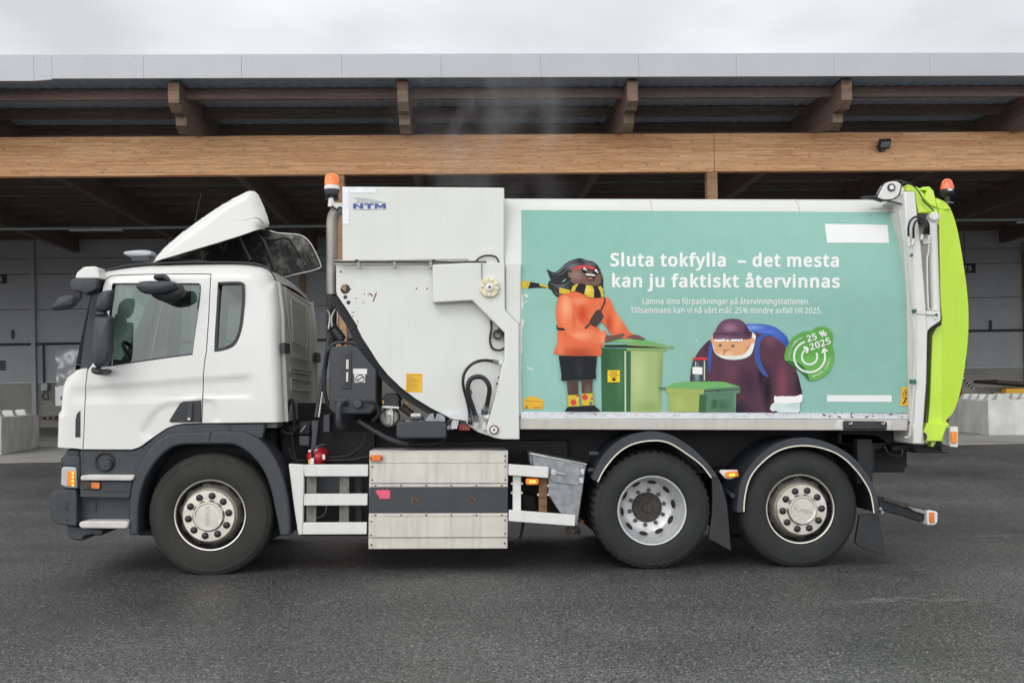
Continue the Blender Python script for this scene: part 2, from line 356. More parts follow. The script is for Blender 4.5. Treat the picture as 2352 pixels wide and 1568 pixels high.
GLYPHS = {
'%': (666, "156,581 193,575 223,560 246,534 263,498 273,454 277,402 273,349 264,305 247,269 224,243 194,227 156,221 121,227 92,243 69,269 53,305 43,349 39,402 42,454 52,498 67,534 90,560 119,575|156,531 130,523 112,498 104,473 99,441 98,402 99,362 104,330 112,305 130,280 156,272 184,280 203,304 211,330 216,362 218,402 216,441 211,473 203,498 184,523|523,573 205,0 144,0 461,573|507,351 543,346 573,330 596,304 613,269 624,225 627,172 624,120 614,76 598,40 575,13 544,-3 507,-8 472,-3 443,13 420,40 403,76 393,120 390,172 393,225 402,269 418,304 440,330 470,346|507,301 480,293 462,269 455,244 450,212 448,172 450,133 455,100 462,75 480,51 507,43 534,51 553,75 562,100 567,132 569,172 567,212 562,244 553,269 534,293"),
'.': (215, "58,43 61,69 72,85 88,94 107,97 126,94 142,85 153,69 157,43 153,18 142,2 126,-8 107,-11 88,-8 72,2 61,18"),
'0': (459, "419,287 418,242 415,201 409,163 401,128 390,97 376,70 349,37 316,12 290,1 261,-6 229,-8 188,-4 153,8 122,27 97,54 76,88 60,129 48,176 42,229 39,287 41,346 48,399 58,446 73,486 93,520 119,547 149,566 186,578 229,581 269,578 304,566 335,547 361,520 382,486 399,446 410,399 417,346|110,287 111,238 115,194 121,156 137,111 159,78 190,59 229,52 268,59 298,78 320,110 336,156 343,194 347,238 348,287 347,336 343,380 336,417 320,463 298,495 268,515 229,521 190,515 159,495 137,463 121,417 115,380 111,336"),
'2': (459, "417,0 38,0 38,59 188,210 216,238 240,264 261,287 287,320 306,353 318,387 322,424 315,466 294,496 261,514 221,520 181,517 147,506 115,489 83,466 45,513 68,531 94,548 122,561 153,572 186,578 221,581 255,579 285,572 313,562 347,540 372,510 388,472 394,428 389,385 375,344 361,318 344,292 324,267 301,241 275,214 247,185 128,67 128,64 417,64"),
'5': (459, "221,351 258,349 292,342 322,331 361,307 389,274 402,247 410,217 413,183 410,145 402,111 387,81 368,54 343,32 314,15 280,2 242,-5 199,-8 156,-6 116,0 80,10 51,23 51,90 82,74 121,62 161,55 200,52 239,55 274,65 302,82 323,106 336,137 341,176 337,210 325,239 306,262 279,279 243,289 197,292 173,291 146,288 120,284 99,280 64,302 86,573 373,573 373,508 146,508 132,342 169,348 194,350"),
'8': (459, "229,581 261,579 291,574 318,565 352,546 378,519 395,485 400,443 396,411 385,383 368,359 346,338 320,319 291,303 325,285 355,265 381,242 401,216 414,185 419,148 413,104 395,65 367,34 330,11 300,1 267,-6 231,-8 192,-6 157,0 126,10 89,33 61,63 45,101 39,146 43,183 56,214 75,241 99,264 128,283 158,299 131,316 107,336 87,358 71,383 61,411 58,444 63,485 80,518 107,545 141,565 182,577|108,145 116,107 138,76 161,60 192,51 229,48 265,51 295,60 319,76 342,108 350,148 346,174 335,197 317,217 293,235 264,251 229,265 217,270 184,254 157,237 136,219 121,197 111,173|228,524 188,518 155,502 134,476 127,441 130,414 141,391 157,373 179,357 204,344 232,330 258,343 282,357 302,373 317,392 327,414 330,441 323,476 302,502 270,518"),
'9': (459, "417,328 416,295 414,263 410,231 405,199 397,168 387,139 366,99 340,63 318,42 293,25 265,11 232,0 195,-6 154,-8 137,-8 117,-6 97,-4 82,0 82,60 97,56 115,53 134,50 152,50 188,52 218,58 245,68 278,90 303,118 322,153 334,192 342,235 346,281 341,281 327,263 310,247 290,233 266,223 237,216 204,214 158,219 118,235 85,260 61,294 49,321 42,352 40,387 43,426 50,460 63,491 80,517 101,540 127,557 156,570 188,578 223,581 262,577 299,565 332,545 361,518 384,483 402,439 410,406 415,369|223,521 178,513 142,488 124,463 113,429 110,388 113,354 122,325 137,301 171,277 220,269 256,273 286,285 311,303 330,325 342,349 346,374 344,400 338,426 328,451 315,474 298,493 277,508 252,518"),
':': (215, "58,43 61,69 72,85 88,94 107,97 126,94 142,85 153,69 157,43 153,18 142,2 126,-8 107,-11 88,-8 72,2 61,18|58,387 61,412 72,429 88,438 107,441 126,438 142,429 153,412 157,387 153,362 142,345 126,335 107,332 88,335 72,345 61,362"),
'A': (512, "437,0 368,177 141,177 73,0 0,0 224,575 289,575 512,0|282,415 274,438 263,473 255,500 247,468 238,438 230,415 165,241 346,241"),
'B': (521, "241,573 307,569 361,558 404,541 434,515 453,478 459,431 456,399 446,371 431,347 409,328 382,313 350,304 350,300 384,292 415,279 441,261 461,236 474,203 478,163 475,130 467,100 454,74 425,42 385,19 354,8 318,2 279,0 78,0 78,573|256,329 300,331 334,339 357,352 377,382 384,423 376,463 351,490 324,502 289,509 245,511 150,511 150,329|150,269 150,61 265,61 311,64 346,74 371,91 394,125 401,168 398,197 388,221 370,241 344,256 307,266 260,269"),
'C': (507, "323,517 280,513 241,502 206,482 178,456 155,423 139,383 131,353 127,321 125,286 128,241 135,200 147,164 164,132 186,105 213,83 244,68 281,58 322,55 359,57 394,62 427,69 460,78 460,15 427,5 393,-2 356,-7 312,-8 257,-4 208,8 166,28 130,56 101,90 78,131 62,178 52,230 49,287 51,329 57,369 67,406 81,440 99,471 120,499 145,523 174,543 206,559 242,571 281,578 324,581 367,578 409,572 448,561 482,547 453,486 425,497 394,508 360,515"),
'D': (585, "536,292 533,231 521,177 501,131 474,91 439,58 399,33 351,15 297,4 237,0 78,0 78,573 254,573 309,569 359,558 404,540 443,516 476,484 502,446 521,401 533,350|460,289 457,337 449,379 435,415 416,444 391,469 361,487 327,500 287,508 244,511 150,511 150,62 228,62 299,68 357,87 402,119 434,164 454,220"),
'E': (446, "398,0 78,0 78,573 398,573 398,509 150,509 150,330 383,330 383,268 150,268 150,63 398,63"),
'F': (416, "150,0 78,0 78,573 398,573 398,509 150,509 150,306 383,306 383,243 150,243"),
'H': (594, "516,0 443,0 443,267 150,267 150,0 78,0 78,573 150,573 150,330 443,330 443,573 516,573"),
'I': (272, "239,0 32,0 32,42 99,57 99,515 32,531 32,573 239,573 239,531 172,515 172,57 239,42"),
'K': (496, "496,0 411,0 209,273 150,222 150,0 78,0 78,573 150,573 150,290 174,318 199,345 249,399 403,573 488,573 261,323"),
'L': (420, "78,0 78,573 150,573 150,64 400,64 400,0"),
'M': (727, "330,0 142,502 139,502 140,484 142,461 143,435 144,407 144,377 144,347 144,0 78,0 78,573 184,573 361,103 364,103 544,573 650,573 650,0 578,0 578,352 578,380 579,408 580,435 581,460 584,501 581,501 390,0"),
'N': (609, "532,0 447,0 141,476 138,476 139,455 141,432 143,378 144,349 144,320 144,0 78,0 78,573 161,573 467,99 470,99 468,137 466,193 465,223 464,249 464,573 532,573"),
'O': (626, "577,287 576,244 570,204 561,166 547,132 531,101 510,73 486,49 459,29 428,13 393,1 355,-6 314,-8 271,-6 232,1 196,13 165,29 138,49 114,73 94,101 78,132 65,167 56,204 51,245 49,288 52,344 62,396 78,442 100,482 130,517 166,545 208,565 258,577 314,581 369,577 417,565 459,545 495,517 524,483 547,442 564,396 574,344|125,287 127,241 134,200 145,163 161,131 182,104 207,83 238,67 273,58 314,55 354,58 390,67 420,83 445,104 465,131 481,163 492,200 499,241 501,287 496,354 481,411 456,457 421,491 373,511 314,518 274,515 238,506 207,490 182,469 161,443 145,411 134,374 127,333"),
'R': (499, "236,573 281,571 320,565 353,555 393,532 422,500 434,474 442,444 444,410 440,368 427,334 408,306 385,285 358,269 330,257 487,0 403,0 264,237 150,237 150,0 78,0 78,573|232,510 150,510 150,298 236,298 278,301 312,310 338,325 362,359 370,407 366,440 355,467 336,486 310,500 275,507"),
'S': (440, "403,153 400,121 392,92 378,66 348,35 307,11 274,1 238,-6 198,-8 167,-7 137,-5 109,-1 83,4 61,11 41,19 41,88 73,76 113,65 156,57 201,55 240,57 273,66 298,79 316,98 327,120 330,147 327,173 318,194 302,213 277,230 242,247 196,265 161,279 131,294 106,311 85,330 69,351 57,375 50,403 48,435 54,477 71,513 99,542 136,563 165,573 197,579 231,581 276,578 318,572 355,562 389,549 366,487 336,499 302,508 266,515 229,517 196,515 169,507 148,494 133,478 124,457 121,434 124,407 133,386 149,367 172,351 204,335 246,318 278,306 307,293 332,279 362,255 385,228 398,194"),
'T': (446, "259,0 187,0 187,509 8,509 8,573 437,573 437,509 259,509"),
'V': (481, "481,573 277,0 204,0 0,573 75,573 204,205 213,182 220,160 231,119 236,100 241,80 245,100 250,119 255,140 262,161 277,207 405,573"),
'a': (450, "231,437 279,433 318,422 347,403 368,375 381,338 385,293 385,0 334,0 320,61 317,61 298,40 279,22 258,9 234,-1 206,-6 172,-8 136,-5 103,6 75,23 55,48 41,80 37,119 43,159 59,192 87,219 127,238 179,251 243,257 316,259 316,285 310,330 293,359 265,375 227,380 194,378 163,370 133,359 106,347 84,400 115,414 151,426 190,434|252,208 204,203 167,195 141,182 118,155 110,119 115,87 132,66 157,53 188,49 223,52 253,62 279,79 299,103 311,134 315,172 315,210"),
'c': (385, "241,-8 204,-5 170,2 139,15 112,34 88,58 69,87 55,123 47,165 44,213 47,262 56,305 71,342 90,372 114,396 142,415 174,428 208,435 245,438 278,436 309,431 336,424 358,415 337,356 316,363 292,370 267,374 244,376 204,371 172,358 148,335 131,303 123,277 119,247 117,213 120,166 131,126 148,94 172,71 202,58 240,53 273,55 302,60 328,68 351,78 351,15 328,5 304,-2 275,-7"),
'd': (493, "221,-8 171,-2 128,17 92,48 65,91 49,146 44,214 49,282 66,338 93,381 128,413 171,432 221,438 253,436 280,429 303,420 323,407 340,391 354,374 359,374 356,405 355,424 354,438 354,609 425,609 425,0 368,0 358,58 354,58 340,40 323,24 303,11 279,1 252,-6|232,51 273,55 305,67 328,88 343,117 352,154 355,200 355,213 352,263 343,304 329,336 306,360 274,375 231,379 196,374 168,359 146,334 130,300 120,260 117,213 120,165 130,125 146,93 168,69 197,55"),
'e': (452, "234,438 269,435 301,427 329,414 354,396 374,373 390,346 402,315 409,281 411,244 411,201 117,201 122,157 134,119 154,90 181,69 215,56 254,52 293,54 327,60 359,69 392,82 392,20 359,8 327,-1 292,-6 251,-8 212,-5 176,3 143,17 114,36 90,61 70,91 56,126 47,167 44,212 47,257 55,297 68,333 86,364 108,390 134,411 164,426 198,435|233,380 188,372 154,348 137,323 125,293 119,257 338,257 335,292 326,322 312,346 292,364 266,376"),
'f': (276, "266,375 158,375 158,0 87,0 87,375 12,375 12,408 87,432 87,457 89,492 95,522 104,547 124,577 152,597 186,609 227,613 252,612 274,609 294,604 310,599 292,544 278,548 262,552 245,555 228,556 197,550 175,532 162,502 158,458 158,430 266,430"),
'g': (493, "221,438 261,434 297,422 329,402 355,373 359,373 369,430 425,430 425,-7 423,-46 416,-80 404,-109 378,-146 341,-172 310,-183 274,-190 233,-192 188,-191 147,-186 110,-177 78,-165 78,-100 111,-114 149,-125 191,-132 237,-134 271,-130 300,-119 324,-101 341,-77 352,-48 355,-13 355,4 356,32 358,57 354,57 329,28 299,8 263,-4 221,-8 170,-2 126,18 91,51 65,95 49,149 44,214 49,278 65,332 91,377 126,411 169,431|230,379 197,374 169,359 147,336 130,303 123,277 119,247 117,213 120,165 130,124 146,92 169,68 197,54 232,50 262,52 288,58 309,69 326,85 340,105 349,131 354,161 356,197 356,214 355,251 350,282 343,309 326,340 302,362 270,374"),
'i': (207, "139,430 139,0 68,0 68,430|104,591 119,588 133,580 142,566 145,546 142,526 133,512 119,504 104,501 88,504 75,512 66,526 63,546 66,566 75,580 88,588"),
'j': (207, "18,-192 -1,-192 -18,-190 -32,-187 -44,-183 -44,-126 -19,-132 -6,-133 9,-134 32,-130 51,-120 64,-100 68,-67 68,430 139,430 139,-64 136,-101 126,-133 110,-159 87,-177 56,-189|63,546 66,566 75,580 88,588 104,591 119,588 133,580 142,566 145,546 142,526 133,512 119,504 104,501 88,504 75,512 66,526"),
'k': (428, "138,291 138,276 137,257 135,221 138,221 152,240 172,264 189,285 326,430 409,430 235,246 421,0 336,0 187,200 138,158 138,0 68,0 68,609 138,609"),
'l': (207, "139,0 68,0 68,609 139,609"),
'm': (750, "540,438 584,434 621,421 649,401 669,371 681,330 685,280 685,0 615,0 615,277 610,321 594,353 567,372 528,379 490,374 460,362 438,342 423,315 414,280 411,237 411,0 342,0 342,277 339,308 332,333 320,353 303,367 281,376 253,379 215,374 185,360 164,338 150,308 141,269 139,223 139,0 68,0 68,430 125,430 136,371 140,371 155,392 173,409 194,422 217,431 241,436 266,438 312,433 349,420 378,398 398,366 402,366 427,398 461,420 499,433"),
'n': (496, "275,438 322,434 361,421 391,401 413,371 426,330 431,280 431,0 361,0 361,275 355,321 338,353 308,372 265,379 222,374 189,361 166,338 151,308 142,269 139,223 139,0 68,0 68,430 125,430 136,371 140,371 156,392 175,409 198,422 222,431 248,436"),
'o': (485, "442,216 440,181 436,150 428,121 411,82 388,51 359,25 324,7 285,-4 241,-8 200,-4 163,7 129,25 100,51 77,82 59,121 51,150 46,181 44,216 47,261 55,301 68,336 87,367 110,392 137,412 169,426 204,435 244,438 281,435 316,426 347,412 374,392 398,367 417,336 431,301 439,261|117,216 120,169 130,128 147,95 172,71 203,56 243,51 282,56 314,71 339,95 356,128 366,169 369,216 365,263 355,303 338,335 314,359 282,374 242,379 202,374 171,359 147,335 130,303 120,263"),
'p': (493, "273,438 322,432 365,413 401,383 428,339 444,284 449,216 447,170 439,129 427,93 410,62 390,37 365,17 337,3 306,-5 272,-8 241,-6 213,1 190,11 170,24 153,38 139,55 134,55 137,20 138,1 139,-16 139,-192 68,-192 68,430 126,430 136,371 139,371 153,389 170,405 189,419 213,429 240,436|260,379 221,374 190,362 167,342 152,313 142,275 139,229 139,216 140,182 144,152 150,126 165,93 188,70 220,55 261,51 297,56 326,72 348,98 364,131 373,171 376,217 373,262 363,302 348,334 325,359 296,374"),
'r': (331, "269,438 295,437 308,435 319,433 310,368 287,372 275,373 264,374 240,371 217,363 195,351 176,334 161,313 149,289 141,261 139,229 139,0 68,0 68,430 126,430 134,351 137,351 152,374 170,395 191,413 214,426 240,435"),
's': (384, "348,119 343,80 327,49 302,24 268,6 241,-2 210,-6 176,-8 135,-6 99,-1 68,8 42,19 42,83 70,71 104,60 141,52 178,49 224,53 256,66 274,86 280,112 278,128 271,141 259,154 239,167 212,180 174,196 135,212 103,228 76,245 57,266 45,292 41,324 46,358 61,386 85,408 118,425 157,435 202,438 240,436 275,430 308,421 339,409 315,353 287,363 258,372 228,378 197,380 159,377 131,366 114,350 108,328 111,312 119,298 133,286 154,274 182,261 219,246 257,231 289,215 314,197 333,176 344,150"),
't': (289, "212,50 228,50 245,53 260,55 272,59 272,5 258,0 240,-4 219,-7 200,-8 167,-5 138,4 112,20 91,44 78,79 74,125 74,375 13,375 13,409 75,437 103,528 144,528 144,430 269,430 269,375 144,375 144,127 149,93 163,69 185,54"),
'u': (496, "427,430 427,0 370,0 359,57 356,57 340,36 321,20 298,8 273,-1 247,-6 220,-8 173,-4 134,8 103,29 81,59 71,85 65,114 63,148 63,430 135,430 135,153 141,108 158,76 188,57 230,51 273,55 306,69 330,91 345,121 354,160 357,206 357,430"),
'v': (407, "163,0 0,430 75,430 167,176 180,137 187,116 193,96 198,78 201,63 204,63 208,78 214,96 220,117 227,138 241,176 332,430 407,430 244,0"),
'y': (409, "1,430 76,430 169,185 184,144 191,124 196,105 201,86 205,68 209,68 215,91 224,121 234,153 245,186 333,430 409,430 224,-59 207,-97 188,-130 165,-156 138,-176 106,-188 67,-192 49,-192 34,-190 9,-186 9,-130 30,-133 43,-134 56,-135 79,-132 99,-126 116,-114 130,-99 142,-80 152,-59 174,-2"),
'ä': (450, "231,437 279,433 318,422 347,403 368,375 381,338 385,293 385,0 334,0 320,61 317,61 298,40 279,22 258,9 234,-1 206,-6 172,-8 136,-5 103,6 75,23 55,48 41,80 37,119 43,159 59,192 87,219 127,238 179,251 243,257 316,259 316,285 310,330 293,359 265,375 227,380 194,378 163,370 133,359 106,347 84,400 115,414 151,426 190,434|252,208 204,203 167,195 141,182 118,155 110,119 115,87 132,66 157,53 188,49 223,52 253,62 279,79 299,103 311,134 315,172 315,210|113,546 116,564 124,576 137,583 151,585 165,583 177,576 186,564 188,546 186,529 177,516 165,509 151,506 137,509 124,516 116,529|264,546 267,564 275,576 287,583 301,585 315,583 327,576 336,564 338,546 336,529 327,516 315,509 301,506 287,509 275,516 267,529"),
'å': (450, "231,437 279,433 318,422 347,403 368,375 381,338 385,293 385,0 334,0 320,61 317,61 298,40 279,22 258,9 234,-1 206,-6 172,-8 136,-5 103,6 75,23 55,48 41,80 37,119 43,159 59,192 87,219 127,238 179,251 243,257 316,259 316,285 310,330 293,359 265,375 227,380 194,378 163,370 133,359 106,347 84,400 115,414 151,426 190,434|252,208 204,203 167,195 141,182 118,155 110,119 115,87 132,66 157,53 188,49 223,52 253,62 279,79 299,103 311,134 315,172 315,210|225,486 189,492 161,508 143,535 137,571 143,607 161,633 189,650 225,655 259,650 288,633 307,607 314,572 307,535 288,508 260,492|225,526 243,529 257,538 266,552 269,571 266,590 257,604 242,613 225,616 207,613 192,604 183,590 180,571 183,552 191,538 205,529"),
'ö': (485, "442,216 440,181 436,150 428,121 411,82 388,51 359,25 324,7 285,-4 241,-8 200,-4 163,7 129,25 100,51 77,82 59,121 51,150 46,181 44,216 47,261 55,301 68,336 87,367 110,392 137,412 169,426 204,435 244,438 281,435 316,426 347,412 374,392 398,367 417,336 431,301 439,261|117,216 120,169 130,128 147,95 172,71 203,56 243,51 282,56 314,71 339,95 356,128 366,169 369,216 365,263 355,303 338,335 314,359 282,374 242,379 202,374 171,359 147,335 130,303 120,263|131,546 134,564 142,576 154,583 168,585 183,583 195,576 203,564 206,546 203,529 195,516 183,509 168,506 154,509 142,516 134,529|281,546 284,564 292,576 304,583 318,585 333,583 345,576 353,564 356,546 353,529 345,516 333,509 318,506 304,509 292,516 284,529"),
'–': (401, "32,184 32,246 369,246 369,184"),
}
SPACE = 209
# ------------------------------------------------------------------ ground
def smooth01(t): t = max(0, min(1, t)); return t * t * (3 - 2 * t)
TILT = math.tan(rad(0.64))
def gz(x, y): return smooth01((y - 4.5) / 7.0) * (ZF + TILT * max(-70, min(70, x - 0.4)))
def asphalt_mat():
    m = bpy.data.materials.new('asphalt'); m.use_nodes = True; nt = m.node_tree; N = nt.nodes; L = nt.links; b = N['Principled BSDF']
    tc = N.new('ShaderNodeTexCoord')
    def noise(sc, det=4, ro=0.6, st=None):
        n = N.new('ShaderNodeTexNoise'); n.inputs['Scale'].default_value = sc; n.inputs['Detail'].default_value = det; n.inputs['Roughness'].default_value = ro
        if st:
            mp = N.new('ShaderNodeMapping'); mp.inputs['Scale'].default_value = st; L.new(tc.outputs['Object'], mp.inputs[0]); L.new(mp.outputs[0], n.inputs['Vector'])
        else: L.new(tc.outputs['Object'], n.inputs['Vector'])
        return n.outputs[0]
    def rng(s, a, c, d, e):
        r = N.new('ShaderNodeMapRange'); r.inputs[1].default_value = a; r.inputs[2].default_value = c; r.inputs[3].default_value = d; r.inputs[4].default_value = e; L.new(s, r.inputs[0]); return r.outputs[0]
    def mul(a, c):
        k = N.new('ShaderNodeMath'); k.operation = 'MULTIPLY'; L.new(a, k.inputs[0]); L.new(c, k.inputs[1]); return k.outputs[0]
    def add(a, c):
        k = N.new('ShaderNodeMath'); k.operation = 'ADD'; L.new(a, k.inputs[0]); L.new(c, k.inputs[1]); return k.outputs[0]
    def vor(sc):
        v = N.new('ShaderNodeTexVoronoi'); v.inputs['Scale'].default_value = sc; L.new(tc.outputs['Object'], v.inputs['Vector'])
        h = N.new('ShaderNodeSeparateColor'); L.new(v.outputs['Color'], h.inputs[0]); return v.outputs['Distance'], h.outputs
    def pw(a, e):
        k = N.new('ShaderNodeMath'); k.operation = 'POWER'; L.new(a, k.inputs[0]); k.inputs[1].default_value = e; return k.outputs[0]
    d1, h1 = vor(105); d2, h2 = vor(62)
    g = rng(pw(h1[0], 1.6), 0, 1, 0.034, 0.345)                            # stones of many greys in dark binder
    g = mul(g, rng(d1, 0.15, 0.60, 1.1, 0.55))
    g2 = rng(noise(22, 4, 0.75), 0.3, 0.7, 0.72, 1.28)
    big = rng(noise(0.30, 4, 0.55), 0.32, 0.68, 0.64, 1.26)                   # damp and worn patches
    lane = rng(noise(0.5, 3, 0.5, (0.25, 1.6, 1)), 0.35, 0.68, 0.84, 1.14)
    spk = mul(rng(d2, 0.46, 0.26, 0, 1), rng(h2[1], 0.925, 0.965, 0, 1))      # pale aggregate
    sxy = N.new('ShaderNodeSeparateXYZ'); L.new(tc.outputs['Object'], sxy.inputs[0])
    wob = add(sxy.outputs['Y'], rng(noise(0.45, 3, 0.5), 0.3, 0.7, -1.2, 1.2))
    g2 = mul(g2, rng(wob, -5.4, -2.0, 1.30, 0.72))                          # light falloff painted in: paler foreground, darker ground towards the truck
    val = add(mul(mul(g, g2), mul(big, lane)), mul(spk, rng(noise(20), 0.3, 0.7, 0.12, 0.60)))
    cr = N.new('ShaderNodeCombineColor')
    for i, k in enumerate((1.0, 0.99, 0.97)):
        q = N.new('ShaderNodeMath'); q.operation = 'MULTIPLY'; q.inputs[1].default_value = k; L.new(val, q.inputs[0]); L.new(q.outputs[0], cr.inputs[i])
    L.new(cr.outputs[0], b.inputs['Base Color'])
    L.new(rng(big, 0.75, 1.15, 0.40, 0.62), b.inputs['Roughness']); b.inputs['Specular IOR Level'].default_value = 0.5
    bp = N.new('ShaderNodeBump'); bp.inputs['Strength'].default_value = 0.5; bp.inputs['Distance'].default_value = 0.006; L.new(h1[0], bp.inputs['Height']); L.new(bp.outputs[0], b.inputs['Normal'])
    return m
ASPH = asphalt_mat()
def concrete_mat(name, base, sc=3.0):
    m = mat(name, base, 0.85, var=0.2, scale=sc, bump=0.25, bscale=45, streak=0.25, dirt=tuple(c * 0.55 for c in base)); return m
CONC = concrete_mat('apron_concrete', (0.28, 0.275, 0.26), 0.8)
BLOCKM = concrete_mat('block_concrete', (0.50, 0.50, 0.47), 2.0)
def grid_sheet(name, xs, ys, zfn, m, label=None):
    b = MB(); G = [[b.V((x, y, zfn(x, y))) for x in xs] for y in ys]
    for j in range(len(ys) - 1):
        for i in range(len(xs) - 1): b.face((G[j][i], G[j][i + 1], G[j + 1][i + 1], G[j + 1][i]))
    o = b.build(name, m, None, smooth=80, weld=False); o['kind'] = 'structure'; return o
xs = [-400, -150] + list(range(-70, 71, 5)) + [150, 400]
ys = [-400, -100, -30, -10, 0, 3, 4.5] + [4.5 + 0.5 * i for i in range(1, 15)] + [12, 20, 30, 45, 100, 800]
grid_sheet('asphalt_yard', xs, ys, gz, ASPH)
grid_sheet('concrete_apron', [-70 + 5 * i for i in range(29)], [11.9, 12.6, 14, 18, 25, 32, 38.6], lambda x, y: gz(x, y) + 0.006, CONC)
def streak(pts, w, name, m):              # worn chalky mark on the asphalt
    b = MB(); P = []
    for i, (px, py, k) in enumerate(pts):
        v = ray(px, py); q = CAM + v * ((0.005 - CAM.z) / v.z); P.append((b.V((q.x, q.y - w * k, 0.005)), b.V((q.x, q.y + w * k, 0.005))))
    for a, c in zip(P, P[1:]): b.face((a[0], c[0], c[1], a[1]))
    o = b.build(name, m, None); o['kind'] = 'structure'
def chalk_mat():
    m = bpy.data.materials.new('chalk_dust'); m.use_nodes = True; nt = m.node_tree; N = nt.nodes; L = nt.links; b = N['Principled BSDF']
    b.inputs['Base Color'].default_value = (0.42, 0.42, 0.41, 1); b.inputs['Roughness'].default_value = 0.9
    tc = N.new('ShaderNodeTexCoord'); n = N.new('ShaderNodeTexNoise'); n.inputs['Scale'].default_value = 60; n.inputs['Detail'].default_value = 6; L.new(tc.outputs['Object'], n.inputs['Vector'])
    n2 = N.new('ShaderNodeTexNoise'); n2.inputs['Scale'].default_value = 3.5; L.new(tc.outputs['Object'], n2.inputs['Vector'])
    k = N.new('ShaderNodeMath'); k.operation = 'MULTIPLY'; L.new(n.outputs[0], k.inputs[0]); L.new(n2.outputs[0], k.inputs[1])
    r = N.new('ShaderNodeMapRange'); r.inputs[1].default_value = 0.2; r.inputs[2].default_value = 0.40; r.inputs[4].default_value = 0.55; L.new(k.outputs[0], r.inputs[0]); L.new(r.outputs[0], b.inputs['Alpha']); return m
CHALK = chalk_mat()
streak([(1895, 1381, .3), (1960, 1380, 1), (2040, 1377, .8), (2130, 1375, 1), (2230, 1376, .2)], 0.09, 'chalk_mark', CHALK)
streak([(2235, 1231, .2), (2290, 1229, 1), (2352, 1228, .5)], 0.06, 'chalk_mark', CHALK)

# ------------------------------------------------------------------ depot building behind the truck
def wood_mat(name, c1, c2, dark, row=0.045):
    m = bpy.data.materials.new(name); m.use_nodes = True; nt = m.node_tree; N = nt.nodes; L = nt.links; b = N['Principled BSDF']; b.inputs['Roughness'].default_value = 0.7
    tc = N.new('ShaderNodeTexCoord')
    sp_ = N.new('ShaderNodeSeparateXYZ'); L.new(tc.outputs['Object'], sp_.inputs[0])
    def M(op, p, q=None):
        k = N.new('ShaderNodeMath'); k.operation = op
        for i, v in enumerate((p, q)):
            if v is None: continue
            if isinstance(v, (int, float)): k.inputs[i].default_value = v
            else: L.new(v, k.inputs[i])
        return k.outputs[0]
    def white(p, q=0.0):
        w = N.new('ShaderNodeTexWhiteNoise'); w.noise_dimensions = '2D'; c = N.new('ShaderNodeCombineXYZ'); L.new(p, c.inputs[0])
        if not isinstance(q, float): L.new(q, c.inputs[1])
        L.new(c.outputs[0], w.inputs['Vector']); return w.outputs['Value']
    zr = M('DIVIDE', sp_.outputs['Z'], row); rowi = M('FLOOR', zr)
    xs_ = M('ADD', M('DIVIDE', sp_.outputs['X'], 1.7), M('MULTIPLY', white(rowi), 9.3)); coli = M('FLOOR', xs_)
    tone = white(rowi, coli)
    br = N.new('ShaderNodeMix'); br.data_type = 'RGBA'; br.inputs['A'].default_value = (*c1, 1); br.inputs['B'].default_value = (*c2, 1); L.new(tone, br.inputs['Factor'])
    edge = M('MINIMUM', M('FRACT', zr), M('MULTIPLY', M('FRACT', xs_), 40.0))
    ml = N.new('ShaderNodeMapRange'); ml.inputs[1].default_value = 0.0; ml.inputs[2].default_value = 0.14; ml.inputs[3].default_value = 0.72; ml.inputs[4].default_value = 1.0; L.new(edge, ml.inputs[0])
    st = N.new('ShaderNodeMapping'); st.inputs['Scale'].default_value = (1.3, 20, 26); L.new(tc.outputs['Object'], st.inputs[0])
    n = N.new('ShaderNodeTexNoise'); n.inputs['Scale'].default_value = 1.5; n.inputs['Detail'].default_value = 7; n.inputs['Roughness'].default_value = 0.65; n.inputs['Distortion'].default_value = 0.4; L.new(st.outputs[0], n.inputs['Vector'])
    r = N.new('ShaderNodeMapRange'); r.inputs[1].default_value = 0.3; r.inputs[2].default_value = 0.75; r.inputs[3].default_value = 1.18; r.inputs[4].default_value = 0.55; L.new(n.outputs[0], r.inputs[0])
    mx = N.new('ShaderNodeMix'); mx.data_type = 'RGBA'; mx.blend_type = 'MULTIPLY'; mx.inputs['Factor'].default_value = 1; L.new(br.outputs['Result'], mx.inputs['A']); L.new(M('MULTIPLY', r.outputs[0], ml.outputs[0]), mx.inputs['B'])
    s3 = N.new('ShaderNodeMapping'); s3.inputs['Scale'].default_value = (2.4, 1, 9); L.new(tc.outputs['Object'], s3.inputs[0])
    v = N.new('ShaderNodeTexVoronoi'); v.inputs['Scale'].default_value = 1.5; L.new(s3.outputs[0], v.inputs['Vector'])
    rk = N.new('ShaderNodeMapRange'); rk.inputs[1].default_value = 0.07; rk.inputs[2].default_value = 0.19; rk.inputs[3].default_value = 0.85; rk.inputs[4].default_value = 0; L.new(v.outputs['Distance'], rk.inputs[0])
    m2 = N.new('ShaderNodeMix'); m2.data_type = 'RGBA'; L.new(rk.outputs[0], m2.inputs['Factor']); L.new(mx.outputs['Result'], m2.inputs['A']); m2.inputs['B'].default_value = (*dark, 1)
    L.new(m2.outputs['Result'], b.inputs['Base Color']); return m
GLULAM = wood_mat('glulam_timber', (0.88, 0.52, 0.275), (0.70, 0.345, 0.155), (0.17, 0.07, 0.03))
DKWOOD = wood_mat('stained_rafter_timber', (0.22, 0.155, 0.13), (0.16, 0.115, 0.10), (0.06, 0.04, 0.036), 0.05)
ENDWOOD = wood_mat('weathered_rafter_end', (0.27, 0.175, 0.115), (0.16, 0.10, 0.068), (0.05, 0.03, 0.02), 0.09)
POSTW = wood_mat('post_timber', (0.42, 0.25, 0.14), (0.36, 0.20, 0.105), (0.12, 0.06, 0.03), 0.5)
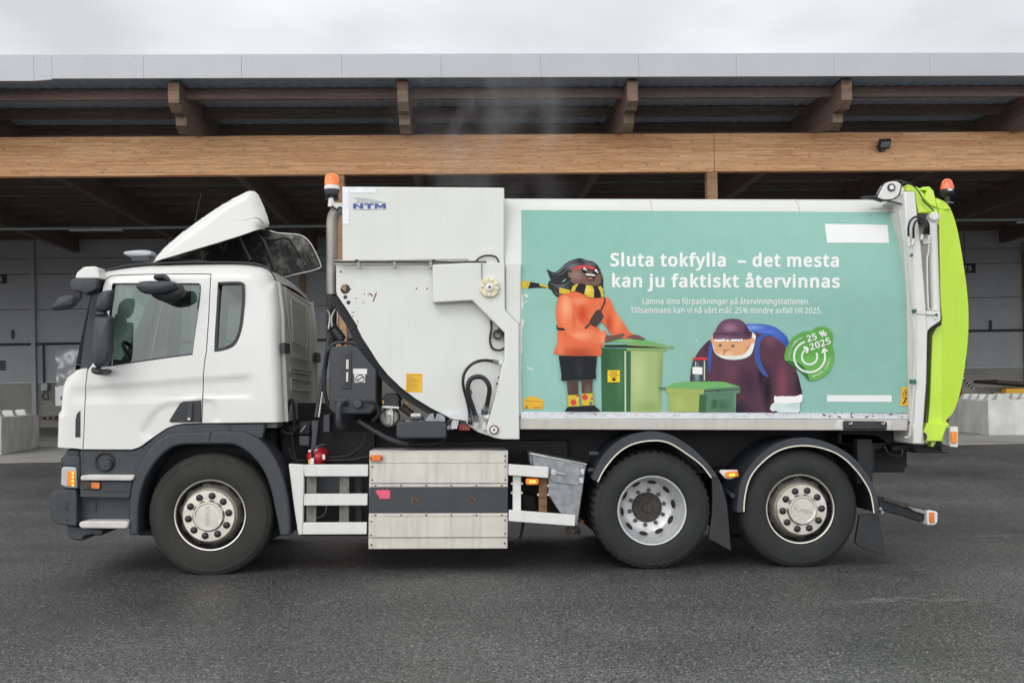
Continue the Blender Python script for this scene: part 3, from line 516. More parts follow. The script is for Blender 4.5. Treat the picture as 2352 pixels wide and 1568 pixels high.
FASC = mat('fascia_sheet', (0.425, 0.435, 0.465), 0.4, 0.1, var=0.04, scale=1.2, streak=0.12, dirt=(0.35, 0.36, 0.38))
DECK = mat('roof_deck_sheet', (0.27, 0.32, 0.39), 0.6, 0.0, var=0.1)
PANEL = mat('wall_panel_grey', (0.42, 0.43, 0.445), 0.55, 0.0, var=0.06, scale=1.5, streak=0.1, dirt=(0.13, 0.13, 0.13))
PLINTH = mat('plinth_concrete', (0.33, 0.32, 0.285), 0.85, var=0.15, scale=1.5, bump=0.2)
JOINT = mat('panel_joint', (0.05, 0.052, 0.055), 0.7)
PIPE = mat('galvanised_pipe', (0.36, 0.40, 0.40), 0.45, 0.4)
DPIPE = mat('dark_conduit', (0.045, 0.05, 0.055), 0.5)
LAMPW = mat('unlit_tube_lamp', (0.62, 0.62, 0.60), 0.4)
SIGNB = mat('sign_dark_blue', (0.012, 0.016, 0.022), 0.5)
SIGNT = mat('sign_white', (0.62, 0.62, 0.60), 0.5)

bld = thing('depot_building', 'long timber and grey metal depot with an open-fronted canopy behind the truck', 'building', (0, 0, 0)); del bld['_off']
bld.matrix_world = BM_
XL, XR, WY = -62.0, 66.0, 21.0
beam_top = Bd(1176, 309).z; beam_bot = Bd(1176, 397.5).z
JX = Bd(1641, 350).x
for x0, x1 in ((XL, JX - 28.6), (JX - 28.585, JX - 0.012), (JX, JX + 28.5), (JX + 28.515, XR)):
    if x1 - x0 > 0.5: MB().box(x0, x1, 0, 0.22, beam_bot, beam_top).build('beam', GLULAM, bld, bevel=0.006)
deck_z = beam_top + 0.62; bot_z = beam_top - 0.08
# posts
xp = [Bd(778, 400, 0.02).x, Bd(1636, 400, 0.02).x]
for k in range(-6, 8):
    x = xp[0] + (xp[1] - xp[0]) * k
    MB().box(x - 0.135, x + 0.135, 0.025, 0.30, ZF - 0.4, beam_bot + 0.0).build('post', POSTW, bld, bevel=0.008)
# rafters with stepped ends
ends = [398.5, 924.5, 1453, 1945]; RX = [Bd(p, 210, -2.35).x for p in ends]
sp = (RX[3] - RX[0]) / 3; RX = [RX[0] - k * sp for k in range(9, 0, -1)] + RX + [RX[3] + k * sp for k in range(1, 10)]
z_hi = Bd(924, 186, -2.35).z; z_mid = Bd(924, 238, -2.35).z; z_lo = Bd(924, 305, -1.5).z
deck_z = z_hi + 0.02
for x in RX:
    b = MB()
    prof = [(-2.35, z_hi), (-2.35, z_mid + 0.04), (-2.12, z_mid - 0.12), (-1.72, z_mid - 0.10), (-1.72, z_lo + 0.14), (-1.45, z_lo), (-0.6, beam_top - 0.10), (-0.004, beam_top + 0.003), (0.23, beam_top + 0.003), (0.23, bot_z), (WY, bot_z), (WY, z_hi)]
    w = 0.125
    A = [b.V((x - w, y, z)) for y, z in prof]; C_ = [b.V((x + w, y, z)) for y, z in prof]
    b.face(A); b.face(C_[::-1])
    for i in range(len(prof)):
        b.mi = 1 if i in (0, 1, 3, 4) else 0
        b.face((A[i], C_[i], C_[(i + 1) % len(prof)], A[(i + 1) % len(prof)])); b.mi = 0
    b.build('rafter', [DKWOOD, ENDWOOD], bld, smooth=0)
# purlins
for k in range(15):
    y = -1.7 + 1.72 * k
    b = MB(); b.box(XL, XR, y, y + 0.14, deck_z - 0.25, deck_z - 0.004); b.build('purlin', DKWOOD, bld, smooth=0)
# corrugated deck
b = MB(); n = int((XR - XL) / 0.15); rows = []
for i in range(n + 1):
    x = XL + i * 0.15; z = deck_z + (0.0 if i % 2 else 0.03); rows.append((b.V((x, -2.5, z)), b.V((x, WY + 0.3, z))))
for a, c in zip(rows, rows[1:]): b.face((a[0], c[0], c[1], a[1]))
b.build('roof_deck', DECK, bld, smooth=0)
# fascia and roof
fz1 = Bd(1176, 126.5, -2.6).z; fz0 = Bd(1176, 178, -2.6).z
fx = [XL - 2, Bd(78, 150, -2.6).x] + [Bd(p, 150, -2.6).x for p in (120, 330, 555, 785, 1013, 1242, 1467, 1690.5, 1915, 2135)] + [Bd(2352, 150, -2.6).x + 0.3, XR]
for i in range(len(fx) - 1):
    b = MB(); dy = 0.35 if i == 0 else 0
    b.prism([(fx[i] + 0.0025, fz0 - (0.05 if i < 2 else 0)), (fx[i + 1] - 0.0025, fz0 - (0.05 if i == 0 else 0.02 if i == 1 else 0)), (fx[i + 1] - 0.0025, fz1), (fx[i] + 0.0025, fz1)], -2.62, -2.54)
    for q in (0.1, 0.37, 0.63, 0.9):
        xx = fx[i] + (fx[i + 1] - fx[i]) * q
        if fx[i + 1] - fx[i] < 4:
            for zz in (fz0 + 0.06, fz1 - 0.06): b.mi = 1; b.cyl((xx, -2.62, zz), (xx, -2.628, zz), 0.014, n=8); b.mi = 0
    b.build('fascia_panel', [FASC, LGREY], bld, smooth=0)
MB().box(XL - 2, XR, -2.536, -2.52, fz0 + 0.01, fz1 - 0.01).build('fascia_backing', FASC, bld, smooth=0)
MB().box(XL - 2, XR, -2.6, -2.45, fz1 + 0.004, fz1 + 0.03).build('roof_edge_flashing', FASC, bld)
MB().box(XL - 2, XR, -2.44, WY + 1.0, deck_z + 0.09, deck_z + 0.25).build('roof', DECK, bld, smooth=0)
# back wall of sandwich panels, doors, plinth
def wz(px, py): return Bd(px, py, WY).z
def wx(px): return Bd(px, 700, WY).x
joints = [wz(300, v) for v in (543, 591, 627, 708, 787, 873)]
top = deck_z
xsw = [XL] + [wx(82 + 305 * k) for k in range(-7, 16)] + [XR]
b = MB(); zs_ = [top, joints[0], joints[1], joints[2], joints[3], joints[4], joints[5]]
for i in range(len(xsw) - 1):
    for z1_, z0_ in zip(zs_, zs_[1:]): b.box(xsw[i] + 0.018, xsw[i + 1] - 0.018, WY, WY + 0.12, z0_ + 0.016, z1_ - 0.016)
b.build('wall_cladding', PANEL, bld, smooth=0)
MB().box(XL, XR, WY + 0.05, WY + 0.3, joints[5] - 0.05, top).build('wall_core', JOINT, bld, smooth=0)
MB().box(XL, XR, WY - 0.06, WY + 0.3, joints[5] - 0.06, joints[5] + 0.01).build('wall_sill', PIPE, bld, smooth=0)
MB().box(XL, XR, WY, WY + 0.3, ZF - 0.3, joints[5] - 0.062).build('plinth', PLINTH, bld, smooth=0)
# columns inside against the wall, conduit, lamp rail
for px in (82, 2356, 700):
    x = wx(px); MB().box(x - 0.16, x + 0.02, WY - 0.2, WY - 0.01, ZF - 0.2, bot_z).build('wall_column', PANEL if px == 82 else POSTW, bld, smooth=0)
zc = wz(300, 787)
MB().cyl((XL, WY - 0.08, zc), (XR, WY - 0.08, zc), 0.06, n=10).build('conduit', DPIPE, bld)
b = MB(); xc = Bd(101, 800, WY).x; b.cyl((xc, WY - 0.08, zc), (xc, WY - 0.08, wz(100, 882)), 0.05, n=8); b.build('conduit', DPIPE, bld)
xb = [Bd(30.5, 780, WY).x, Bd(2274, 745, WY).x]
for x, py in zip(xb, (768, 746)):
    z = wz(30, py) if py == 768 else Bd(2274, 746, WY).z; MB().box(x - 0.05, x + 0.05, WY - 0.1, WY + 0.01, z - 0.2, z + 0.2).build('door_latch', DPIPE, bld)
x = Bd(3, 840, WY).x; z = wz(3, 839); MB().box(x - 0.3, x + 0.18, WY - 0.05, WY + 0.01, z - 0.22, z + 0.22).build('vent_grille', DPIPE, bld)
RY = 9.0
zr0 = Bd(1176, 515, RY).z
MB().cyl((XL, RY, zr0), (XR, RY, zr0), 0.055, n=10).build('lamp_rail', PIPE, bld)
for px in (278, 1400, 1984, 2261):
    x = Bd(px, 450, RY).x; MB().cyl((x, RY, zr0), (x, RY, bot_z), 0.012, n=6).build('hanger_rod', DPIPE, bld)
p, q = Bd(2210, 502, RY + 0.4), Bd(2262, 398, RY + 0.4)
MB().cyl((p.x, RY + 0.4, p.z), (q.x, RY + 0.4, q.z), 0.02, n=6).build('brace_rod', DPIPE, bld)
# tube lamps hung under the rail
def tube_lamp(px0, px1, py, label):
    a, c = Bd(px0, py, RY), Bd(px1, py, RY)
    t = bthing('tube_lamp', label, 'lamp', ((a.x + c.x) / 2, RY, a.z), 'tube lamps hung under the depot rail')
    MB().box(a.x, c.x, RY - 0.08, RY + 0.08, a.z + 0.0, a.z + 0.05).build('housing', PIPE, t, bevel=0.01)
    MB().cyl((a.x + 0.02, RY, a.z - 0.015), (c.x - 0.02, RY, a.z - 0.015), 0.035, n=10).build('tube', LAMPW, t)
tube_lamp(158, 283, 528, 'long unlit tube lamp hanging above the left end of the depot, over the truck cab')
tube_lamp(2335, 2460, 510, 'unlit tube lamp cut off by the right edge, beside the green tailgate')
# numbered door signs
def glyphs(body, size, bold=0.0):           # lettering cut from outline letterforms, made heavier by bold (em units)
    vs, fs, cur = [], [], 0.0
    for ch in body:
        if ch == ' ': cur += SPACE / 1000 + bold; continue
        adv, data = GLYPHS[ch]; cont = [[tuple(int(v) / 1000 for v in q.split(',')) for q in c.split()] for c in data.split('|')]
        if bold:
            area = lambda c: sum(a[0] * b[1] - b[0] * a[1] for a, b in zip(c, c[1:] + c[:1]))
            sg = 1 if area(max(cont, key=lambda c: abs(area(c)))) > 0 else -1; nc = []
            for c in cont:
                o = []
                for i in range(len(c)):
                    a, b, d = c[i - 1], c[i], c[(i + 1) % len(c)]
                    e1 = Vector((b[0] - a[0], b[1] - a[1])).normalized(); e2 = Vector((d[0] - b[0], d[1] - b[1])).normalized()
                    n1, n2 = Vector((e1.y, -e1.x)), Vector((e2.y, -e2.x)); m = n1 + n2; k = m.length
                    m = m / k if k > 1e-6 else n1
                    o.append((b[0] + sg * m.x * bold / max(.6, m.dot(n1)), b[1] + sg * m.y * bold * .75 / max(.6, m.dot(n1))))
                nc.append(o)
            cont = nc
        area_ = lambda c: sum(a[0] * b[1] - b[0] * a[1] for a, b in zip(c, c[1:] + c[:1]))
        sgn = area_(max(cont, key=lambda c: abs(area_(c)))) > 0
        def inside(p, c):
            r = False
            for a, b in zip(c, c[1:] + c[:1]):
                if (a[1] > p[1]) != (b[1] > p[1]) and p[0] < (b[0] - a[0]) * (p[1] - a[1]) / (b[1] - a[1]) + a[0]: r = not r
            return r
        dep = [0 if (area_(c) > 0) == sgn else 1 for c in cont]
        for c, k in zip(cont, dep):
            if k % 2: continue
            grp = [c] + [d for d, kk in zip(cont, dep) if kk == k + 1 and inside(d[0], c)]
            base = len(vs); fl = [q for d in grp for q in d]
            tr = tessellate_polygon([[Vector((x, y, 0)) for x, y in d] for d in grp])
            vs += [((x + cur) * size, y * size, 0) for x, y in fl]; fs += [tuple(i + base for i in t) for t in tr]
        cur += adv / 1000 + 2 * bold
    me = bpy.data.meshes.new('lettering'); me.from_pydata(vs, [], fs); me.update(); return me
def door_sign(px0, px1, py0, py1, txt, label):
    a, c = Bd(px0, py1, WY - 0.03), Bd(px1, py0, WY - 0.03)
    t = bthing('door_number_sign', label, 'sign', ((a.x + c.x) / 2, WY - 0.03, a.z), 'number signs over the depot doors')
    MB().box(a.x, c.x, WY - 0.05, WY - 0.005, a.z, c.z).build('board', SIGNB, t)
    me = glyphs(txt, 1.0, bold=0.02); xs_ = [v.co.x for v in me.vertices]; ys_ = [v.co.y for v in me.vertices]
    s = (c.z - a.z) * 0.62 / (max(ys_) - min(ys_)); cxm = (max(xs_) + min(xs_)) / 2
    for v in me.vertices: v.co = Vector(((a.x + c.x) / 2 + (v.co.x - cxm) * s, WY - 0.053, a.z + (c.z - a.z) * 0.19 + (v.co.y - min(ys_)) * s))
    link('number', me, SIGNT, t, smooth=0)
door_sign(-22, 14.6, 631, 651, '28', 'dark door sign with pale number 28 at the left edge of the photo')
door_sign(2203, 2240.5, 606, 627, '29', 'dark door sign with pale number 29, half hidden by the lime tailgate')
# floodlight on the beam
p0 = Bd(2025, 336, -0.05)
t = bthing('floodlight', 'small black floodlight fixed to the wooden beam', 'floodlight', (p0.x, -0.05, p0.z))
b = MB(); b.obox((p0.x, -0.22, p0.z + 0.02), (0.16, 0.02, 0.015), (0, 0.045, 0.03), (0.0, -0.07, 0.10)); b.build('lamp_body', BLACK, t, bevel=0.012)
b = MB(); b.obox((p0.x + 0.005, -0.272, p0.z - 0.005), (0.12, 0.015, 0.011), (0, 0.006, 0.004), (0, -0.04, 0.06)); b.build('lens', GALV, t)
MB().box(p0.x - 0.06, p0.x + 0.06, -0.18, -0.003, p0.z - 0.14, p0.z - 0.07).build('bracket', BLACK, t, bevel=0.005)
# socket box on the wall
a, c = Bd(94.5, 898, WY - 0.2), Bd(111, 878, WY - 0.2)
t = bthing('socket_box', 'grey electrical socket box at the foot of the wall conduit', 'socket box', (a.x, WY - 0.2, a.z))
MB().box(a.x, c.x, WY - 0.3, WY - 0.002, a.z, c.z).build('housing', GALV, t, bevel=0.03)
MB().tube(spline([((a.x + c.x) / 2, WY - 0.2, a.z), ((a.x + c.x) / 2 - 0.1, WY - 0.22, a.z - 0.3), ((a.x + c.x) / 2 + 0.15, WY - 0.22, a.z - 0.35), (c.x - 0.05, WY - 0.2, a.z - 0.05)], 6), 0.03, 6).build('cable', BLACK, t)

# ------------------------------------------------------------------ concrete blocks and things standing under the canopy
def cblock(label, P, Q, wdir, width, h, nst):
    P, Q = Vector(P), Vector(Q); P.z = Q.z = ZF; d = (Q - P); L_ = d.length; d.normalize()
    w = Vector((-d.y, d.x, 0)) * wdir
    c = P + d * L_ / 2 + w * width / 2
    t = bthing('concrete_block', label, 'concrete block', c, 'stackable concrete blocks in front of the depot')
    b = MB(); b.obox(c + Vector((0, 0, h / 2)), d * L_ / 2, w * width / 2, (0, 0, h / 2)); b.build('block', BLOCKM, t, bevel=0.03)
    for i in range(nst):
        for j in range(2):
            q = P + d * L_ * (i + 0.5) / nst + w * width * (j + 0.5) / 2 + Vector((0, 0, h - 0.004)); b = MB()
            s0, s1 = 0.17, 0.10
            lo = [b.V(q + d * s0 * e + w * s0 * f) for e, f in ((-1, -1), (1, -1), (1, 1), (-1, 1))]; hi = [b.V(q + d * s1 * e + w * s1 * f + Vector((0, 0, 0.14))) for e, f in ((-1, -1), (1, -1), (1, 1), (-1, 1))]
            b.face(hi); [b.face((lo[k], lo[(k + 1) % 4], hi[(k + 1) % 4], hi[k])) for k in range(4)]
            b.build('stud', BLOCKM, t, bevel=0.015)
hL = 0.87
cblock('weathered pale concrete block left of the truck bumper, cut off by the photo edge', Fl(4, 1045), Fl(91, 1028.5), 1, 1.15, hL, 3)
cblock('weathered pale concrete block right of the lime tailgate with rows of studs on top', Fl(2271, 1001), Fl(2179, 990), -1, 1.6, 0.86, 5)
# covered machine behind the cab
TARP = mat('silver_tarpaulin', (0.42, 0.43, 0.44), 0.38, 0.35, var=0.15, scale=3, bump=0.6, bscale=5)
CY = 7.5
a = Bd(126, 933, CY); c = Bd(250, 797, CY); mid = Bd(126, 884, CY).z
t = bthing('covered_trailer', 'trailer under a wrinkled silver tarpaulin, half hidden behind the truck cab', 'trailer', ((a.x + c.x) / 2, CY + 0.8, ZF))
b = MB(); nx, nz = 26, 18; grid = []
for j in range(nz + 1):
    row = []
    for i in range(nx + 1):
        u, v = i / nx, j / nz; x = a.x + 0.05 + (c.x - a.x) * u; z = mid - 0.06 + (c.z - mid + 0.06) * v + 0.05 * math.sin(u * 9)* v
        fold = 0.07 * math.sin(u * 23 + v * 5) * (1 - v * 0.6) + 0.05 * math.sin(u * 9 - v * 11); row.append(b.V((x + 0.03 * math.sin(v * 14), CY + fold - 0.02 + 0.25 * v * v * v, z)))
    grid.append(row)
for j in range(nz):
    for i in range(nx): b.face((grid[j][i], grid[j][i + 1], grid[j + 1][i + 1], grid[j + 1][i]))
bk = [b.V((v.co.x, CY + 1.8, v.co.z)) for v in grid[nz]]; bl = [b.V((r[0].co.x, CY + 1.8, r[0].co.z)) for r in grid]; brr = [b.V((r[-1].co.x, CY + 1.8, r[-1].co.z)) for r in grid]
for i in range(nx): b.face((grid[nz][i], grid[nz][i + 1], bk[i + 1], bk[i]))
for j in range(nz): b.face((grid[j][0], grid[j + 1][0], bl[j + 1], bl[j])); b.face((grid[j][-1], grid[j + 1][-1], brr[j + 1], brr[j]))
b.build('tarpaulin', TARP, t, smooth=60, weld=True)
MB().box(a.x, c.x, CY + 0.02, CY + 1.75, a.z, mid - 0.03).build('body', PAPER, t, bevel=0.03)
x0 = Bd(139, 900, CY).x
MB().box(x0, x0 + 0.25, CY - 0.005, CY + 0.02, a.z + 0.2, a.z + 0.32).build('blue_lettering', NAVY, t)
MB().box(a.x + 0.5, c.x, CY + 0.3, CY + 1.5, a.z - 0.22, a.z).build('underframe', BLACK, t)
for yy in (CY + 0.15, CY + 1.45):
    b = MB(); b.lathe((c.x - 0.6, yy, ZF + 0.33), [(0.0, 0), (0.3, 0), (0.33, 0.04), (0.33, 0.16), (0.3, 0.2), (0, 0.2)], 28); b.build('wheel', RUBBER, t)
# low pallet by the wall
PALW = mat('grey_pallet_wood', (0.22, 0.18, 0.13), 0.8, var=0.3, scale=12)
REDM = mat('red_skip_paint', (0.20, 0.022, 0.022), 0.5, var=0.15)
BLUEM = mat('blue_pallet_paint', (0.05, 0.22, 0.32), 0.6, var=0.2)
WHW = mat('whitewashed_board', (0.42, 0.38, 0.34), 0.7, var=0.25)
def pallet(label, px0, px1, py, yy, h, m, grp, dpt=1.0, alt=None):
    a, c = Bd(px0, py, yy), Bd(px1, py, yy)
    t = bthing('pallet', label, 'pallet', ((a.x + c.x) / 2, yy + dpt / 2, a.z), grp)
    b = MB()
    for i in range(6): b.box(a.x, c.x, yy + dpt * i / 6, yy + dpt * (i + 0.75) / 6, a.z + h * 0.8, a.z + h)
    b.build('deck_boards', m, t, smooth=0)
    b = MB()
    for i in range(3):
        xx = a.x + (c.x - a.x - 0.12) * i / 2; b.box(xx, xx + 0.12, yy + 0.01, yy + dpt - 0.02, a.z + h * 0.22, a.z + h * 0.79)
    b.build('bearers', alt or m, t, smooth=0)
    MB().box(a.x, c.x, yy, yy + 0.1, a.z, a.z + h * 0.21).build('bottom_board', m, t, smooth=0)
pallet('low grey wooden pallet lying at the foot of the wall', 92, 126, 965, WY - 1.2, 0.17, PALW, 'loose wooden pallets')
py = 993
for i, (m, lab) in enumerate(((BLUEM, 'blue pallet at the bottom of the stack behind the tailgate'), (PALW, 'brown pallet just above the blue one behind the tailgate'), (WHW, 'whitish pallet in the middle of the stack behind the tailgate'),
                              (PALW, 'brown pallet above the whitish one in the tailgate stack'), (WHW, 'topmost pallet of the stack, under the red skip edge'))):
    pallet(lab, 2120, 2221 - i * 2, py - 13.2 * (i + 1) + 6, 4.6, 0.145, m, 'pallets stacked behind the tailgate', alt=PALW)
a, c = Bd(2130, 935, 7.5), Bd(2231, 884, 7.5)
t = bthing('red_skip', 'dark red metal skip with sloping end behind the lime tailgate', 'skip', ((a.x + c.x) / 2, 8.2, ZF))
b = MB(); b.prism([(a.x, ZF), (c.x - 0.5, ZF), (c.x - 0.12, a.z + 0.1), (c.x, a.z + 0.18), (c.x - 0.55, c.z), (a.x, c.z)], 7.5, 9.0); b.build('body', REDM, t, bevel=0.02)
b = MB(); p0, p1 = Bd(2212, 868, 7.45), Bd(2236, 893, 7.45); n = 9
for i in range(n):
    u = (i + 0.5) / n; q = p0.lerp(p1, u); b.mi = i % 2; b.sphere((q.x, 7.45, q.z), 0.05, 6)
b.build('chain', [WHW, INK], t)
# flat trailer with yellow frame at the right
a, c = Bd(2290, 883, 6.5), Bd(2420, 878, 6.5)
t = bthing('flatbed_trailer', 'low flat trailer with yellow stay behind the right concrete block', 'trailer', (c.x, 7.2, ZF))
b = MB(); b.obox(((a.x + c.x) / 2, 7.3, (a.z + c.z) / 2), ((c.x - a.x) / 2, 0, -0.09), (0, 0.8, 0), (0, 0, 0.05)); b.build('deck', DARKRUST, t, bevel=0.01)
p0 = Bd(2312, 905, 6.6); MB().box(p0.x, p0.x + 1.0, 6.62, 6.9, p0.z - 0.2, a.z - 0.13).build('yellow_stay', YELLOW, t, bevel=0.02)
for px in (2262, 2400):
    p0 = Bd(px, 915, 7.0); b = MB(); b.lathe((p0.x + 0.2, 7.0, ZF + 0.32), [(0, 0), (0.28, 0), (0.32, 0.04), (0.32, 0.18), (0, 0.2)], 24); b.build('wheel', RUBBER, t)
p0 = Bd(2300, 893, 7.2); MB().box(p0.x - 0.8, p0.x + 3, 8.3, 8.4, ZF, p0.z + 0.05).build('pale_side_board', WHW, t)
# ------------------------------------------------------------------ the refuse truck
T = thing('garbage_truck', 'white refuse collection truck with teal advert on its container and lime green tailgate', 'truck', (0.4, 1.25, 0))
WID = 2.45
def plate(name, pts, y0, y1, m, parent=T, bevel=0.008, seg=2, smooth=38, label=None):
    return MB().prism(X(pts, y0), y0, y1).build(name, m, parent, smooth, bevel, seg, label)
def ctube(pts, ys, r, n=8, k=6):            # smooth tube through picture points with depths
    if not isinstance(ys, (list, tuple)): ys = [ys] * len(pts)
    P = []
    for (px, py), y in zip(pts, ys):
        q = S(px, py, y); P.append((q.x, y, q.z))
    return spline(P, k)
def hose(name, pts, ys, r, m, parent=T, n=8, k=6, label=None):
    return MB().tube(ctube(pts, ys, r, n, k), r, n).build(name, m, parent, label=label)

# --- cab
roofpx = [(226, 629), (245, 620.5), (300, 612), (350, 608), (430, 605.5), (520, 604.5), (565, 606), (598, 612), (620, 626), (632, 646)]
rearpx = [(632, 646), (641, 720), (643, 792), (648, 900), (651, 968.5)]
wspx = [(172, 852.5), (180, 808), (206, 684), (226, 629)]
nosepx = [(131, 1026), (132, 1003), (134, 949), (140.5, 941), (145, 885.5), (154.5, 866), (172, 852.5)]
roof = spline(X(roofpx, .1), 5); rear = spline(X(rearpx, .08), 4); wsl = spline(X(wspx, .1), 4); nose = X(nosepx, .06)
EDGES = [(roof, .17), (rear, .10), (wsl, .10), (nose, .07)]
def dist(x, z, pl):
    best = 9
    for (ax, az), (bx, bz) in zip(pl, pl[1:]):
        dx, dz = bx - ax, bz - az; l2 = dx * dx + dz * dz or 1e-9
        t = max(0, min(1, ((x - ax) * dx + (z - az) * dz) / l2)); d = (x - ax - dx * t) ** 2 + (z - az - dz * t) ** 2
        if d < best: best = d
    return math.sqrt(best)
c1a, c1b, c2a, c2b = [S(*p) for p in ((201, 885), (573, 859), (157, 921), (573, 909))]
def ss(a, b, v): return smooth01((v - a) / (b - a))
def inpoly(x, z, c):
    r = False
    for a, b in zip(c, c[1:] + c[:1]):
        if (a[1] > z) != (b[1] > z) and x < (b[0] - a[0]) * (z - a[1]) / (b[1] - a[1]) + a[0]: r = not r
    return r
HREC = X(spline(z1((800, 1490), (860, 1395), (930, 1320), (1000, 1285), (1120, 1268), (1400, 1252), (1420, 1500), (1000, 1600), (860, 1590), (800, 1560)), 3, True)); HX1 = max(p[0] for p in HREC); HZ1 = max(p[1] for p in HREC)
def cab_y(x, z):
    y = 0
    for pl, r in EDGES:
        d = dist(x, z, pl)
        if d < r: y = max(y, r - math.sqrt(max(0, r * r - (r - d) ** 2)))
    zc1 = c1a.z + (c1b.z - c1a.z) * (x - c1a.x) / (c1b.x - c1a.x); zc2 = c2a.z + (c2b.z - c2a.z) * (x - c2a.x) / (c2b.x - c2a.x)
    fx = ss(c2a.x - .02, c2a.x + .25, x) * (1 - ss(c1b.x - .06, c1b.x + .05, x))
    y += 0.013 * (1 - ss(zc1 - .05, zc1, z)) * ss(zc2 - .014, zc2 + .010, z) * fx
    if x < HX1 and z < HZ1 and inpoly(x, z, HREC): y += 0.014 * ss(0, .035, dist(x, z, HREC + HREC[:1]))
    y += 0.030 * ss(2.0, 2.85, z)           # the cab leans in towards the roof
    return y
hseam = z1((475, 300), (395, 950), (351, 1010), (336, 1150), (321, 1568)); hs = [hseam[0], hseam[1]]
doorwin = spline(z1((549, 312), (556, 292), (575, 284), (800, 284), (1050, 284), (1255, 284), (1278, 290), (1288, 312), (1284, 420), (1262, 600), (1240, 760), (1226, 870), (1210, 884), (1000, 912), (750, 948), (540, 978), (500, 978), (497, 950), (510, 760), (530, 500)), 3, True)
door = hseam + [(191.5, 1031)] + z2((300, 270), (560, 272), (720, 272), (765, 258), (800, 240), (900, 166), (1000, 98), (1070, 70), (1150, 56), (1294, 52)) + z1((1303, 1250), (1311, 1050), (1322, 940), (1336, 860), (1353, 600), (1367, 212), (1300, 209), (900, 210), (560, 217), (515, 228), (488, 258))
seamR = z1((1303, 1250), (1311, 1050), (1322, 940), (1336, 860), (1353, 600), (1367, 212), (1300, 209), (900, 210), (560, 217), (515, 228), (488, 258))
g = 2.2
sideup = [(x + g, y) for x, y in z2((1294, 52))] + [(x + g, y) for x, y in seamR[:5]] + [(seamR[5][0] + g, seamR[5][1] - g)] + [(x, y - g) for x, y in seamR[6:9]] + [(x - g, y - g) for x, y in seamR[9:]]
rw_out = spline(z1((1437, 290), (1445, 277), (1530, 272), (1615, 272), (1650, 285), (1658, 320), (1660, 420), (1650, 560), (1640, 650), (1610, 755), (1565, 815), (1490, 846), (1412, 857), (1406, 840), (1411, 700), (1425, 480)), 3, True)
rw_in = spline(z1((1455, 305), (1462, 294), (1530, 291), (1600, 291), (1628, 303), (1634, 330), (1636, 420), (1628, 540), (1616, 640), (1590, 730), (1550, 785), (1480, 820), (1434, 828), (1430, 815), (1434, 700), (1444, 480)), 3, True)
P_side = X(sideup, 0) + [(p[0], p[1]) for p in roof] + rear[1:]
corner = nosepx + [(190, 846), (199.5, 845)] + [(x - g, y) for x, y in hseam[2:]] + [(189, 1031), (172, 1029)]
Pc = X([(x, y) for x, y in corner], 0)
Pc[:len(nosepx)] = nose
def cab_panel(name, outer, holes, m, far=False):
    f = cab_y if not far else (lambda x, z: cab_y(x, z))
    mb = relief(outer, holes, f, 0.026 if not far else 0.08, 0.028)
    if far:
        for v in mb.bm.verts: v.co.y = WID - v.co.y
    return mb
cabs = cab_panel('cab_side', P_side, [X(rw_out)], WHITE).build('cab_side_panel', WHITE, T, smooth=50)
dr = cab_panel('cab_door', X(door), [X(doorwin)], WHITE).build('cab_door', WHITE, T, smooth=50)
cc = cab_panel('cab_corner', Pc, [], WHITE).build('cab_front_corner', WHITE, T, smooth=50)
allside = X([(190, 1031)], 0) + nose + wsl[1:] + roof[1:] + rear[1:]
cab_panel('f', allside, [X(doorwin), X(rw_out)], WHITE, True).build('cab_side_panel', WHITE, T, smooth=50)
def wrap(pl, r, n=10, crown=0.0):           # skin joining the two cab sides along an edge line
    b = MB(); R = []
    for (x, z) in pl:
        y0 = r + 0.030 * ss(2.0, 2.85, z); y1 = WID - y0
        R.append([b.V((x - (crown[0] * math.sin(math.pi * i / n) if crown else 0), y0 + (y1 - y0) * i / n, z + (crown[1] * math.sin(math.pi * i / n) if crown else 0))) for i in range(n + 1)])
    for a, c in zip(R, R[1:]):
        for i in range(n): b.face((a[i], a[i + 1], c[i + 1], c[i]))
    return b
wrap(roof, .17, 10, (0, .03)).build('cab_roof', WHITE, T, smooth=60)
wrap(rear, .10).build('cab_rear_wall', DIRTYW, T, smooth=60)
ws = wrap(wsl, .10, 12, (.13, 0)).build('windscreen', GLASSW, T, smooth=60)
wrap(nose, .07, 10, (.12, 0)).build('cab_front_panel', WHITE, T, smooth=50)
# window glass and rubbers
def pane(name, pts, y, m, parent, far=False):
    b = MB(); q = X(pts, 0); y_ = WID - y if far else y
    b.face([b.V((x, y_ + (0.03 if not far else -0.03) * ss(2.0, 2.85, z), z)) for x, z in q]); return b.build(name, m, parent, smooth=0)
pane('door_window', doorwin, 0.024, GLASS, dr); pane('rear_side_window', rw_out, 0.020, GLASS, cabs)
pane('door_window', doorwin, 0.024, GLASS, T, True); pane('rear_side_window', rw_out, 0.020, GLASS, T, True)
def ring(outer, inner, y0, y1):
    o, i_ = X(outer, 0), X(inner, 0); return MB().ribbon(o + [o[0]], i_ + [i_[0]], y0, y1)
ring(rw_out, rw_in, 0.001, 0.03).build('window_seal', BLACK, cabs)
cxw, cyw = 350, 735
dwin_in = [(x + (2.2 if x < cxw else -2.2) * .6, y + (1.6 if y < cyw else -3.6)) for x, y in doorwin]
ring(doorwin, dwin_in, 0.012, 0.03).build('window_seal', BLACK, dr)
